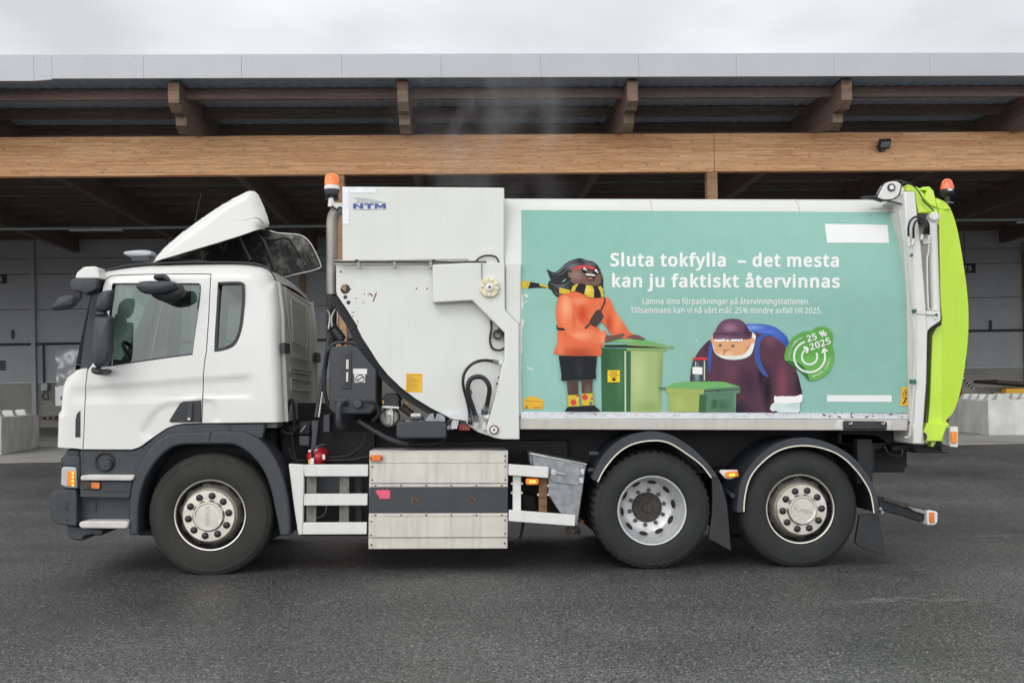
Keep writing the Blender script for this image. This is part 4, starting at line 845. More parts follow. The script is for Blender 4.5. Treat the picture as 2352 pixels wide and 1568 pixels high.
# interior
b = MB(); hx = X([(200, 1000), (205, 850), (222, 690), (240, 632), (560, 625), (620, 660), (640, 960), (400, 990)], 0)
inner = relief(hx, [X(doorwin), X(rw_out)], None, 0.3, 0.0)
for v in inner.bm.verts: v.co.y = 0.085
inner.build('door_trim', INTER, T)
inner = relief(hx, [X(doorwin), X(rw_out)], None, 0.3, 0.0)
for v in inner.bm.verts: v.co.y = WID - 0.085
inner.build('door_trim', INTER, T)
zl = S(300, 985).z
def cbox(px0, px1, py0, py1, y0, y1): a = S(px0, py1, y0); c = S(px1, py0, y0); return (a.x, c.x, y0, y1, a.z, c.z)
MB().box(*cbox(180, 635, 960, 985, .1, WID - .1)).build('cab_floor', INTER, T)
b = MB(); q = X([(185, 940), (178, 865), (205, 848), (262, 852), (275, 880), (275, 940)], .3); b.prism(q, .12, WID - .12); b.build('dashboard', INTER, T, bevel=.03)
for yy in (.45, 1.55):
    b = MB(); b.prism(X([(385, 940), (380, 885), (400, 868), (430, 870), (455, 740), (462, 690), (480, 672), (500, 680), (492, 760), (478, 880), (470, 945)], yy), yy, yy + .55); b.build('seat', SEATM, T, bevel=.05, seg=3)
p = S(318, 830, .72); b = MB(); c0 = Vector((p.x, .72, p.z)); ax = Vector((.82, 0, .57)); u = Vector((0, 1, 0)); w = ax.cross(u)
b.tube([c0 + (u * math.cos(i * math.pi / 12) + w * math.sin(i * math.pi / 12)) * .22 for i in range(25)], .018, 8); b.cyl(c0, c0 - ax * .35, .035); b.obox(c0, ax * .012, u * .21, w * .02); b.build('steering_wheel', BLACK, T)
MB().box(*cbox(440, 480, 640, 960, .12, .2)).build('door_pillar', PALE, T)
MB().box(*cbox(440, 480, 640, 960, WID - .2, WID - .12)).build('door_pillar', PALE, T)
MB().box(*cbox(600, 632, 660, 960, .15, WID - .15)).build('rear_lining', PALE, T)
b = MB(); b.box(*cbox(240, 600, 622, 632, .2, WID - .2)); b.build('roof_lining', PALE, T)
# dark A pillar, grille slot, roof line
b = MB(); b.prism(X(z1((383, 372), (470, 352), (472, 400), (398, 950), (352, 1006), (285, 1008), (300, 900), (330, 700)), .035), .035, .10); b.build('windscreen_pillar', GREY, T, bevel=.01)
b = MB(); b.prism(X(z1((247, 1570), (250, 1420), (262, 1372), (290, 1345), (290, 1570)), .0), -.004, .09); b.build('grille_slot', BLACK, T)
hose('roof_gutter', [(226, 627), (300, 609), (430, 602.8), (560, 603), (600, 609.5), (622, 624), (633, 644)], [.12, .13, .14, .14, .13, .10, .07], .008, BLACK)
# door handle recess
b = plate('door_handle', z1((1027, 1435), (1120, 1285), (1150, 1270), (1294, 1262), (1294, 1444), (1040, 1444)), -.004, .05, BLACK, dr, .006)
plate('grip', z1((1165, 1430), (1185, 1330), (1195, 1285), (1222, 1282), (1225, 1320), (1222, 1430)), -.022, .0, GREY, dr, .008)
q = S(*z1((1195, 1417))[0], -.025); MB().cyl((q.x, -.027, q.z), (q.x, 0, q.z), .012, n=10).build('lock', BRIGHT, dr)
# rear wall pressings
XRW = S(646, 850, .1).x
def RP(px, py, dx=0.0):
    v = ray(px, py); q = CAM + v * ((XRW + dx - CAM.x) / v.x); return q
def rline(name, pts, r, m, closed=True):
    P = [RP(*p, .012) for p in pts]
    if closed: P.append(P[0])
    MB().tube(P, r, 6).build(name, m, T)
rline('rear_wall_pressing', z1((2045, 425), (2168, 490), (2182, 800), (2165, 822), (2062, 770)), .008, DIRTYW)
rline('rear_wall_pressing', z1((2000, 330), (2205, 470), (2212, 920), (2195, 936), (2055, 900)), .008, DIRTYW)
for zz in (((2040, 990), (2210, 1020), (2210, 1048), (2040, 1022)), ((2046, 1080), (2210, 1102), (2212, 1186), (2048, 1176))):
    rline('rear_wall_pressing', z1(*zz), .007, DIRTYW)
for zz in (((1965, 780), (2012, 792), (2012, 874), (1965, 866)), ((2240, 862), (2272, 872), (2272, 946), (2240, 940))):
    P = [RP(*p, .01) for p in z1(*zz)]; b = MB(); a = [b.V(p) for p in P]; c = [b.V(p + Vector((.03, 0, 0))) for p in P]
    b.face(c); [b.face((a[i], a[(i + 1) % 4], c[(i + 1) % 4], c[i])) for i in range(4)]; b.build('rear_vent', BLACK, T)
def rplate(name, pts, m, dx=.008):
    b = MB(); b.face([b.V(RP(*p, dx)) for p in pts]); b.build(name, m, T, smooth=0)
rplate('rear_access_opening', z4((165, 870), (163, 720), (190, 658), (265, 652), (290, 700), (292, 870)), SOOT)
rplate('rear_access_opening', z4((98, 720), (104, 672), (118, 660), (132, 680), (134, 725)), SOOT); rplate('rear_access_opening', z4((306, 760), (308, 690), (318, 668), (330, 690), (332, 765)), SOOT)
for yy in (.16, 2.3):
    b = MB(); P = [(x + .012, yy, z) for x, z in rear]; b.tube(P, .02, 6); b.build('rear_corner_flange', DIRTYW, T)

# --- mirrors
def blob(name, pts, y0, y1, m, parent, bv=.03, seg=4):   # rounded moulding: outline swelling between two depths
    q = X(spline(pts, 4, True), (y0 * .6 + y1 * .4)); cx = sum(p[0] for p in q) / len(q); cz = sum(p[1] for p in q) / len(q); b = MB(); R = []
    hw = max(max(p[0] for p in q) - min(p[0] for p in q), 1e-3); hh = max(max(p[1] for p in q) - min(p[1] for p in q), 1e-3); ins = min(bv, .3 * min(hw, hh))
    for t in (0, .06, .2, .45, .75, .92, 1):
        k = 1 - math.sqrt(max(0, 1 - (2 * t - .9) ** 2)) if t < .45 else (1 - math.sqrt(max(0, 1 - ((t - .45) / .56) ** 2))) * .8
        sx_, sz_ = 1 - 2 * ins * k / hw, 1 - 2 * ins * k / hh
        R.append([b.V((cx + (x - cx) * sx_, y0 + (y1 - y0) * t, cz + (z - cz) * sz_)) for x, z in q])
    for r0, r1 in zip(R, R[1:]):
        for i in range(len(q)): b.face((r0[i], r0[(i + 1) % len(q)], r1[(i + 1) % len(q)], r1[i]))
    for r_, s_ in ((R[0], 1), (R[-1], -1)):
        c = b.V((cx, r_[0].co.y - .012 * s_, cz))
        for i in range(len(q)): b.face((c, r_[i], r_[(i + 1) % len(q)]))
    return b.build(name, m, parent, 60)
mir = blob('door_mirror', z1((418, 560), (480, 558), (556, 562), (562, 600), (558, 740), (556, 860), (520, 950), (485, 985), (410, 976), (388, 900), (384, 800), (396, 640)), -.30, -.17, GREY, T, .06, 5)
blob('upper_mirror', z1((420, 505), (425, 440), (440, 395), (480, 355), (530, 342), (565, 348), (566, 385), (552, 460), (520, 515), (465, 528)), -.30, -.18, GREY, mir, .06, 5)
blob('mirror_arm', z1((418, 560), (430, 530), (495, 520), (500, 562)), -.28, -.14, GREY, mir, .02)
blob('mirror_foot', z1((403, 985), (470, 1000), (520, 1003), (516, 1032), (480, 1051), (440, 1051), (405, 1032)), -.22, .02, GREY, mir, .03)
MB().tube(ctube(z1((478, 510), (455, 700), (440, 1000)), [-.16, -.13, -.1], .02), .022).build('mirror_stem', BLACK, mir)
kb = blob('kerb_mirror', z1((758, 318), (768, 285), (830, 268), (1000, 268), (1080, 278), (1092, 305), (1060, 345), (960, 372), (850, 378), (790, 355)), -.34, -.22, GREY, T, .05, 4)
blob('mirror_bracket', z1((920, 262), (922, 228), (940, 213), (995, 213), (1006, 228), (1008, 262)), -.20, .03, GREY, kb, .02)
blob('mirror_bowl', z1((880, 372), (1000, 350), (1090, 300), (1140, 305), (1160, 350), (1150, 395), (1080, 435), (990, 440), (920, 415)), -.22, -.10, BLACK, kb, .05, 4)
vis = blob('front_mirror_housing', z1((246, 252), (470, 250), (470, 290), (462, 342), (420, 372), (370, 392), (335, 375), (246, 348)), -.06, .25, GREY, T, .03)
plate('white_cap', z1((245, 247), (250, 215), (264, 190), (318, 148), (415, 143), (436, 160), (446, 200), (456, 247)), -.07, .26, WHITE, vis, .03, 4)
MB().tube(ctube(z1((288, 350), (285, 395), (265, 425), (232, 432)), [.0, -.1, -.16, -.18], .015), .017).build('mirror_arm', BLACK, vis)
blob('front_mirror', z1((62, 500), (75, 460), (115, 405), (150, 392), (240, 388), (252, 410), (248, 460), (215, 490), (130, 512), (70, 512)), -.26, -.14, GREY, vis, .05, 4)
# far-side mirror seen through the glass
b = MB(); p = S(338, 720, WID + .25); b.prism(X(spline(z1((650, 560), (690, 470), (750, 432), (840, 440), (890, 490), (890, 600), (850, 625), (760, 610), (700, 600)), 4, True), WID + .25), WID + .15, WID + .32); b.build('door_mirror', GREY, T, bevel=.04)
MB().tube(ctube(z1((560, 580), (700, 625), (800, 645), (855, 690), (870, 760), (860, 900)), [WID + .2] * 6, .03), .035).build('mirror_arm', GREY, T)
# --- light bar and aerial on the roof
lb = blob('light_bar', z1((664, 48), (672, 28), (740, 16), (830, 12), (890, 22), (908, 40), (900, 62), (860, 74), (740, 78), (700, 70)), 1.0, 1.22, LGREY, T, .03)
MB().box(*cbox(302, 345, 588, 600, 1.0, 1.2)).build('light_bar_foot', GREY, lb, bevel=.01)
p, q = S(451, 488, 1.0), S(462, 444, 1.0)
p0 = S(432, 565, 1.0); MB().cyl((p0.x, 1.0, p0.z - .1), (q.x, 1.0, q.z), .006, .003, 6).build('aerial', BLACK, T)
q = S(462, 600, .4); MB().cyl((q.x, .4, q.z - .02), (q.x, .4, q.z + .05), .02, .01, 8).build('roof_stud', BLACK, T)
# --- tilted roof deflector
dpts = [(v[0], v[1]) for v in zR((690, 976), (715, 935), (740, 905), (770, 878), (820, 832), (880, 786), (940, 742), (1000, 702), (1060, 668), (1110, 643), (1135, 633), (1158, 635), (1175, 650), (1190, 680), (1205, 715), (1218, 750), (1227, 782), (1224, 797), (1200, 812), (1150, 834), (1100, 852), (1000, 884), (900, 914), (800, 945))]
xz = X(dpts, .2)
topc = xz[:19]
dmb = relief(xz, [], lambda x, z: .16 + (lambda d: (.10 - math.sqrt(max(0, .01 - (.10 - d) ** 2))) if d < .10 else 0)(dist(x, z, topc)) + .05 * ss(0, .5, z - 2.8), .04, .012)
dfl = dmb.build('roof_deflector', WHITE, T, smooth=60)
DIRTB = bpy.data.materials.new('grimy_black_shell'); DIRTB.use_nodes = True
def grime(m):
    nt = m.node_tree; N = nt.nodes; L = nt.links; bs = N['Principled BSDF']; tc = N.new('ShaderNodeTexCoord'); n = N.new('ShaderNodeTexNoise'); n.inputs['Scale'].default_value = 5; n.inputs['Detail'].default_value = 10; n.inputs['Roughness'].default_value = .75
    L.new(tc.outputs['Object'], n.inputs['Vector']); r = N.new('ShaderNodeValToRGB'); r.color_ramp.elements[0].position = .48; r.color_ramp.elements[0].color = (.018, .018, .018, 1); r.color_ramp.elements[1].position = .66; r.color_ramp.elements[1].color = (.30, .285, .25, 1)
    L.new(n.outputs[0], r.inputs[0]); L.new(r.outputs[0], bs.inputs['Base Color']); bs.inputs['Roughness'].default_value = .55
grime(DIRTB)
FY = 2.15
farp = zD((330, 560), (700, 385), (1000, 300), (1200, 220), (1380, 160), (1510, 124), (1600, 155), (1700, 180), (1800, 188), (1950, 200), (2030, 232), (2100, 300), (2150, 385), (2200, 490), (2232, 580), (2225, 615), (2130, 650), (1900, 700), (1770, 732), (1700, 730), (1600, 640), (1400, 560))
b = MB(); b.prism(X(farp, FY), FY, FY + .03); b.build('deflector_far_wing', DIRTB, dfl, bevel=.004)
nl = spline([(352, 598), (400, 575), (450, 550), (500, 526), (550, 508), (590, 500), (606, 512)], 4); fl_ = spline(zD((330, 560), (700, 385), (1000, 300), (1200, 220), (1380, 160), (1510, 124), (1600, 155)), 4)
b = MB(); Rr = []
for (p_, q_) in zip(nl, fl_):
    a_, c_ = S(*p_, .2), S(*q_, FY); Rr.append([b.V(a_.lerp(c_, i / 8)) for i in range(9)])
for a, c in zip(Rr, Rr[1:]):
    for i in range(8): b.face((a[i], a[i + 1], c[i + 1], c[i]))
b.build('deflector_underside', DIRTB, dfl, smooth=60)
hose('wing_edge', zD((1510, 124), (1600, 155), (1700, 182), (1800, 190), (1950, 203), (2030, 234), (2100, 302), (2150, 386), (2200, 490), (2233, 580), (2225, 617), (2130, 652), (1900, 703), (1770, 736)), FY - .005, .0055, WHITE, dfl)
for zz in (((1800, 340), (1950, 600)), ((1880, 300), (2050, 590)), ((1960, 260), (2130, 560))): hose('wing_rib', zD(*zz), FY - .012, .012, DIRTB, dfl)
for zz, yy in ((((1200, 225), (1250, 340), (1340, 520)), .9), (((1360, 170), (1500, 270), (1570, 430), (1660, 650)), 1.2)): hose('deflector_strut', zD(*zz), yy, .022, BLACK, dfl)
hose('deflector_strut', zD((1420, 275), (1600, 280), (1760, 240), (1850, 270), (1880, 340)), 2.0, .018, BLACK, dfl)
b = MB(); b.box(*cbox(345, 470, 594, 607, .35, 2.1)); b.build('deflector_base', BLACK, T, bevel=.01)

# --- lower front: bumper, steps, lamps, front fender
fo = z2((695, 988), (697, 800), (702, 690), (733, 510), (800, 360), (890, 240), (990, 162), (1080, 132), (1200, 127), (1360, 125), (1500, 124), (1620, 126), (1730, 158), (1830, 230), (1910, 340), (1970, 480), (2010, 640), (2032, 800), (2040, 990))
fi = z2((770, 988), (770, 800), (782, 690), (815, 560), (865, 455), (940, 350), (1030, 272), (1110, 240), (1220, 232), (1360, 230), (1460, 230), (1560, 234), (1660, 280), (1760, 372), (1830, 482), (1880, 620), (1910, 760), (1935, 880), (1955, 995))
fs = lambda q: spline(q, 3)
b = MB(); b.ribbon(X(fs(fo), -.03), X(fs(fi), -.03), -.03, .40); fen = b.build('front_fender', GREY, T, 45, .018, 3)
plate('fender_joint', z2((1350, 230), (1352, 190), (1368, 124), (1382, 124), (1364, 190), (1360, 230)), -.0335, -.01, INK, fen, 0)
plate('lower_cab_trim', z2((285, 276), (560, 278), (730, 278), (800, 250), (900, 175), (1000, 107), (1070, 78), (1150, 62), (1300, 58), (1830, 58), (1825, 110), (1808, 185), (1730, 175), (1620, 140), (1080, 145), (990, 180), (890, 262), (800, 385), (745, 500), (285, 500)), .02, .10, GREY, T, .012)
plate('trim_joint', z2((1515, 70), (1530, 70), (1548, 124), (1530, 124)), .014, .05, INK, T, 0)
plate('step_well', z2((280, 480), (760, 480), (720, 640), (700, 860), (690, 890), (282, 890)), .10, .3, GREY, T, .01)
plate('step_tread_block', z2((282, 535), (725, 535), (712, 640), (700, 684), (282, 676)), .0, .25, GREY, T, .012)
plate('step_groove', z2((460, 618), (672, 620), (672, 632), (460, 626)), -.004, .1, INK, T, 0)
stp = plate('step', z2((286, 505), (300, 488), (400, 484), (742, 487), (726, 530), (700, 534), (290, 532)), -.05, .22, DIRTYW, T, .012)
stp = plate('step', z2((276, 895), (285, 876), (330, 870), (660, 870), (690, 878), (684, 925), (660, 934), (300, 930), (278, 918)), -.06, .2, DIRTYW, T, .012)
plate('bumper_slot', z2((405, 695), (428, 695), (422, 800), (408, 800)), .094, .15, INK, T, 0)
b = MB(); bp = spline(z2((50, 680), (75, 632), (125, 602), (200, 606), (272, 612), (278, 760), (276, 900), (235, 902), (130, 890), (80, 850), (55, 770)), 3, True)
b.prism(X(bp, .04), -.02, WID + .02); bmp = b.build('bumper', GREY, T, 50, .05, 4)
for zx, zy, r in ((174, 722, .014), (174, 764, .018), (178, 860, .012)):
    q = S(*z2((zx, zy))[0], -.02); MB().cyl((q.x, -.024, q.z), (q.x, 0, q.z), r, n=14).build('bumper_hole', INK, bmp)
plate('lower_apron', z2((170, 905), (300, 922), (482, 938), (468, 990), (440, 992), (380, 985), (320, 1000), (300, 1038), (215, 1025), (180, 985)), .06, WID - .1, GREY, T, .015)
plate('headlight_surround', z2((120, 345), (160, 322), (252, 318), (285, 330), (285, 600), (256, 605), (256, 418), (122, 412)), .01, .3, GREY, T, .015)
plate('front_cowl', z2((120, 405), (122, 350), (160, 300), (180, 260), (290, 262), (290, 420)), .05, WID - .05, GREY, T, .03)
hl = plate('headlight', z2((124, 560), (130, 430), (150, 415), (252, 422), (258, 596), (180, 590), (128, 575)), -.01, .3, LGREY, T, .02, 3)
plate('indicator', z2((172, 450), (240, 452), (244, 582), (176, 578)), -.018, .0, ORANGELIT, hl, .008)
for k in range(4):
    q = S(*z2((226, 470 + 33 * k))[0], -.022); MB().cyl((q.x, -.0225, q.z), (q.x, -.01, q.z), .009, n=10).build('led', LED, hl)
sm = plate('side_marker', z2((287, 540), (330, 533), (455, 545), (456, 605), (430, 612), (300, 606)), -.02, .02, DARKRUST, T, .008)
plate('marker_lens', z2((378, 546), (450, 548), (450, 602), (378, 600)), -.026, -.01, ORANGE, sm, .006)
q = S(*z2((490, 380))[0], .0)
b = MB(); b.lathe((q.x, .012, q.z), [(.07, .0), (.082, -.006), (.09, .0), (.09, .01)], 28); b.build('filler_recess', BLACK, T)
q = S(*z2((500, 398))[0], .0); b = MB(); b.lathe((q.x, .0, q.z), [(0, -.012), (.048, -.012), (.055, -.004), (.055, .03)], 24); b.obox((q.x, -.016, q.z), (.035, 0, .006), (0, .006, 0), (-.001, 0, .008)); b.build('filler_cap', GREY, T)
plate('wheel_housing', z2((780, 990), (790, 700), (850, 480), (960, 330), (1100, 236), (1560, 230), (1700, 300), (1850, 500), (1930, 800), (1950, 990)), .42, .46, SOOT, T, 0)

# --- wheels
RT = .541
def wheel(x, kind, tyre_m, rot=0.0, yf=0.0):
    c = (x, yf, RT - .009)
    def flatz(mb):                          # the loaded tyre: flat at the ground and bulging just above it
        for v in mb.bm.verts:
            z0 = v.co.z; s_ = 1 if v.co.y < yf + .15 else -1
            if z0 < .2: v.co.y -= s_ * .014 * (1 - z0 / .2) ** 2 * (1 if z0 < .19 else 0)
            v.co.z = max(z0, .001)
    b = MB(); N_ = 192
    lug = (lambda r, o, i: r - (.020 if (r > .53 and (i % 4) == 0) else 0)) if kind == 'drive' else (lambda r, o, i: r - (.005 if (r > .532 and (i % 3) == 0) else 0))
    tp = [(.300, .06), (.304, .030), (.318, .010), (.345, -.004), (.36, -.009), (.372, -.0095), (.374, -.012), (.41, -.014), (.45, -.009), (.478, .000), (.482, -.003), (.496, .003), (.499, .009), (.520, .022), (.533, .036), (.541, .060)]
    tp += [(.541, .10), (.527, .104), (.527, .112), (.541, .116), (.543, .150), (.530, .154), (.530, .162), (.543, .166), (.541, .205), (.527, .209), (.527, .217), (.541, .221), (.541, .255), (.53, .285), (.50, .305), (.42, .322), (.33, .31), (.30, .27), (.300, .06)]
    if kind == 'steer': tp = [(r + max(0, r - .36) * .05, o) for r, o in tp]
    b.lathe(c, tp, N_, lug); flatz(b); ty = b.build('wheel', tyre_m, T, 30)
    if kind == 'drive':
        b = MB(); b.lathe(c, [(.304, .06), (.316, .012), (.312, .004), (.303, .006), (.298, .02), (.292, .05), (.284, .075), (.280, .11), (.272, .16), (.262, .20), (.256, .235), (.240, .262), (.215, .28), (.190, .288), (.10, .29)], 72); rim = b.build('rim', SILVER, ty, 40)
        b = MB()
        for k in range(10):
            a = rad(36 * k + 8); r0 = .247; y0 = .247; d = Vector((math.cos(a), 0, math.sin(a))); tg = Vector((-math.sin(a), 0, math.cos(a))); nn = Vector((d.x * .75, .66, d.z * .75)).normalized(); up = nn.cross(tg)
            cc_ = Vector((c[0], c[1] + y0 - .004, c[2])) + d * (r0 - .004)
            b.face([b.V(cc_ + tg * .042 * math.cos(j * math.pi / 8) + up * .026 * math.sin(j * math.pi / 8) - nn * .004) for j in range(16)])
        b.build('vent_holes', INK, ty, 0)
        b = MB(); b.lathe((c[0], c[1] + .285, c[2]), [(.139, .01), (.139, -.012), (.132, -.02), (.05, -.024), (.048, -.045), (.040, -.052), (0, -.052)], 40)
        for k in range(12):
            a = rad(30 * k); b.cyl((c[0] + .11 * math.cos(a), c[1] + .268, c[2] + .11 * math.sin(a)), (c[0] + .11 * math.cos(a), c[1] + .245, c[2] + .11 * math.sin(a)), .009, n=6)
        b.build('hub', DARKRUST, ty, 35)
        for k in range(10):
            a = rad(36 * k + 12); p = Vector((c[0] + .162 * math.cos(a), c[1] + .288, c[2] + .162 * math.sin(a)))
            b = MB(); b.cyl(p, p - Vector((0, .025, 0)), .020, n=6); b.cyl(p - Vector((0, .025, 0)), p - Vector((0, .05, 0)), .011, n=8); b.build('wheel_nut', RUSTNUT, ty, 30)
    else:
        b = MB(); b.lathe(c, [(.304, .06), (.318, .010), (.314, .002), (.305, .004), (.300, .018)], 72); b.build('rim', STEEL, ty, 40)
        b = MB(); b.lathe(c, [(.300, .018), (.294, .05), (.286, .085), (.276, .10)], 72); b.build('rim_well', SOOT, ty, 40)
        b = MB(); b.lathe(c, [(.277, .105), (.270, .075), (.262, .045), (.248, .01), (.236, -.022), (.226, -.035), (.10, -.035)], 72); disc = b.build('wheel_disc', STEEL, ty, 40)
        b = MB()
        for k in range(10):
            a = rad(36 * k + 18 + rot); d = Vector((math.cos(a), 0, math.sin(a))); tg = Vector((-math.sin(a), 0, math.cos(a)))
            up = (d * .26 + Vector((0, .07, 0))).normalized(); nn = tg.cross(up); nn = nn if nn.y < 0 else -nn
            cc_ = Vector((c[0], c[1] + .045, c[2])) + d * .262 + nn * .004
            b.face([b.V(cc_ + tg * .040 * math.cos(j * math.pi / 8) + up * .024 * math.sin(j * math.pi / 8)) for j in range(16)])
        b.build('vent_holes', INK, ty, 0)
        b = MB(); b.lathe(c, [(.229, -.03), (.229, -.044), (.224, -.050), (.142, -.050), (.138, -.056), (.133, -.070), (.126, -.078), (.112, -.078), (.106, -.073), (0, -.073)], 72)
        cap = b.build('hub_cap', STEEL, ty, 30)
        for k in range(10):
            a = rad(36 * k + rot); p = Vector((c[0] + .178 * math.cos(a), c[1] - .049, c[2] + .178 * math.sin(a)))
            b = MB(); b.lathe(p, [(.031, .002), (.031, -.008), (.028, -.018), (.018, -.026), (0, -.029)], 18); b.build('wheel_nut', BLACK, ty, 50)
        me = glyphs('SCANIA', .062, bold=.0006); xs_ = [v.co.x for v in me.vertices]; w = (max(xs_) + min(xs_)) / 2
        a = rad(-90 if x < 0 else -14); 
        for v in me.vertices:
            u_, v_ = v.co.x - w, v.co.y - .022; v.co = Vector((c[0] + u_ * math.cos(a) - v_ * math.sin(a), c[1] - .0755, c[2] + u_ * math.sin(a) + v_ * math.cos(a)))
        link('hub_lettering', me, EMBOSS, ty, smooth=0)
    return ty
RUSTNUT = mat('bronzed_wheel_nut', (0.13, 0.095, 0.075), 0.5, 0.6, var=.3, scale=30)
EMBOSS = mat('embossed_shadow_metal', (0.36, 0.34, 0.30), 0.42, 0.8)
XF, XM, XK = S(481, 1184.5).x, S(1499, 1170).x, S(1840, 1167).x
wheel(XF, 'steer', DUSTY, 8, .02); wheel(XM, 'drive', RUBBER, 0, .02); wheel(XK, 'tag', RUBBER, 3, .02)
for xx in (XF, XM, XK):
    b = MB(); b.lathe((xx, WID - .34, RT), [(.0, .0), (.29, .0), (.30, -.02), (.42, -.02), (.52, .01), (.54, .05), (.54, .27), (.5, .32), (.3, .32), (.0, .30)], 64)
    for v in b.bm.verts: v.co.z = max(v.co.z, .001)
    b.build('wheel', RUBBER, T, 30)
    MB().cyl((xx, .36, RT), (xx, WID - .15, RT), .09, n=14).build('axle', SOOT, T)
    if xx > 0: MB().sphere((xx, 1.22, RT), .24, 10).build('differential', SOOT, T)
for xx in (XM,):
    b = MB(); b.lathe((xx, .37, RT), [(.3, .0), (.42, -.01), (.52, .03), (.54, .06), (.54, .26), (.5, .3), (.3, .3)], 64)
    for v in b.bm.verts: v.co.z = max(v.co.z, .001)
    b.build('wheel', RUBBER, T, 30)
REDBR = mat('faded_red_paint', (0.30, 0.055, 0.04), 0.5, var=.2)
RUSTCHIP = mat('rust_chip', (0.11, 0.07, 0.045), 0.8, var=.4, scale=40)
# --- chassis
def wbox(name, x0, x1, y0, y1, z0, z1_, m, parent=T, bevel=.01): return MB().box(x0, x1, y0, y1, z0, z1_).build(name, m, parent, bevel=bevel)
for y in (.78, 1.60): wbox('frame_rail', -3.1, 4.35, y, y + .07, .80, 1.08, SOOT)
b = MB(); n = 46
for i in range(n):
    x = -1.35 + .115 * i
    if (i // 5) % 3 != 2: b.cyl((x, .781, .93), (x, .776, .93), .010, n=6)
b.build('frame_bolt_holes', INK, T)
for x in (-2.9, -1.2, .3, 1.3, 2.4, 3.6, 4.3): wbox('cross_member', x, x + .1, .85, 1.6, .84, 1.04, SOOT)
for y in (.72, 1.62): wbox('subframe_rail', -.5, 4.35, y, y + .11, 1.085, 1.24, SOOT)
wbox('engine', -3.1, -1.75, .55, 1.9, .55, 1.30, SOOT, bevel=.06); wbox('gearbox', -1.75, -.9, .95, 1.5, .5, .95, SOOT, bevel=.08)
MB().cyl((-.9, 1.22, .72), (XM, 1.22, .58), .06).build('drive_shaft', SOOT, T)
wbox('far_fuel_tank', -1.15, 1.05, 1.72, 2.38, .34, 1.02, SOOT, bevel=.06); wbox('far_side_panel', 1.1, 2.3, 2.2, 2.3, .75, 1.2, SOOT); wbox('far_side_panel', 2.3, 4.1, 2.25, 2.35, .95, 1.25, SOOT)
wbox('inner_battery_tray', -.45, 1.0, .62, .76, .42, 1.15, SOOT)
for x in (XM, XK):
    b = MB(); b.prism([(x - .55, .78), (x - .50, .70), (x + .5, .70), (x + .55, .78), (x + .3, .88), (x - .3, .88)], .70, .80); b.build('leaf_spring', SOOT, T)
    MB().cyl((x - .18, .55, .55), (x - .18, .72, 1.05), .05, n=10).build('damper', SOOT, T)
wbox('rear_underbody', 3.55, 4.25, .35, 2.1, 1.10, 1.25, SOOT); wbox('rear_cross_beam', 3.66, 3.8, .15, 2.3, .86, 1.12, SOOT)
wbox('hanger_bracket', 3.62, 3.76, .10, .22, .75, 1.16, SOOT)
plate('wheel_arch_shield', [(648, 990), (860, 990), (860, 1040), (848, 1230), (690, 1230), (650, 1180)], .58, .66, SOOT, T, 0)
plate('frame_shield', [(646, 925), (760, 925), (775, 945), (870, 945), (880, 975), (870, 1040), (646, 1040)], .95, 1.0, SOOT, T, 0)
plate('frame_shield', [(640, 975), (760, 965), (1200, 985), (2000, 990), (2000, 1060), (1400, 1080), (900, 1080), (650, 1060)], .70, .76, SOOT, T, 0)
# --- kit behind the cab
hose('suction_strut', z4((478, 0), (462, 110), (440, 330), (400, 560), (350, 855)), [.5, .45, .38, .32, .25], .022, TANK)
hose('stay_rod', z4((402, 640), (372, 850)), .22, .008, BRIGHT)
plate('strut_clevis', z4((308, 880), (372, 880), (358, 1000), (345, 1130), (300, 1130), (312, 1000)), .20, .3, TANK, T, .01)
plate('valve_block', z4((205, 890), (305, 890), (300, 1000), (205, 1000)), .30, .5, SOOT, T, .015); plate('valve_block', z4((200, 1005), (300, 1008), (296, 1098), (202, 1092)), .28, .5, TANK, T, .015)
hose('lever', z4((220, 975), (262, 920)), .27, .007, BRIGHT)
for i, (pp, r) in enumerate((((( 90, 880), (130, 720), (160, 740), (165, 900), (150, 1000)), .016), (((60, 960), (120, 990), (200, 930)), .02), (((150, 1010), (160, 1130), (190, 1240)), .014), (((120, 1100), (160, 1200), (260, 1215)), .012), (((440, 1190), (620, 1170), (740, 1080), (760, 1000)), .015), (((420, 1215), (650, 1205), (790, 1180)), .018),
                            (((860, 720), (880, 800), (830, 870)), .016), (((720, 890), (800, 930), (900, 1010), (1050, 1060), (1230, 1080), (1380, 1060), (1440, 1000), (1450, 920)), .013), (((700, 880), (760, 920), (860, 980), (980, 1040), (1120, 1075)), .022))):
    hose('air_hose', z4(*pp), .34 if i < 7 else .22, r, SOOT if i != 8 else TANK)
for pp in (((60, 900), (120, 960)), ((100, 930), (200, 1000))): hose('cable_loom', z4(*pp), .5, .03, SOOT)
plate('bracket_box', z4((410, 830), (465, 830), (465, 980), (400, 980)), .25, .5, TANK, T, .01)
tk = plate('hydraulic_tank', z4((462, 280), (485, 258), (690, 258), (852, 455), (852, 770), (800, 826), (500, 829), (458, 785)), .06, .75, TANK, T, .03, 3)
plate('sight_gauge', z4((570, 300), (600, 292), (645, 296), (640, 612), (562, 612)), .045, .08, TANK, tk, .005)
plate('gauge_slot', z4((590, 325), (625, 325), (622, 590), (588, 590)), .038, .06, INK, tk, 0)
for zz in (((600, 370), (620, 370), (619, 450), (598, 450)), ((600, 475), (618, 475), (616, 555), (598, 555))): plate('gauge_glass', z4(*zz), .034, .05, DIRTYW, tk, 0)
plate('tank_label', z4((657, 447), (774, 447), (773, 492), (658, 493)), .056, .07, PAPER, tk, 0)
lab2 = plate('tank_pictogram', z4((668, 495), (758, 496), (757, 562), (670, 562)), .056, .07, PAPER, tk, 0)
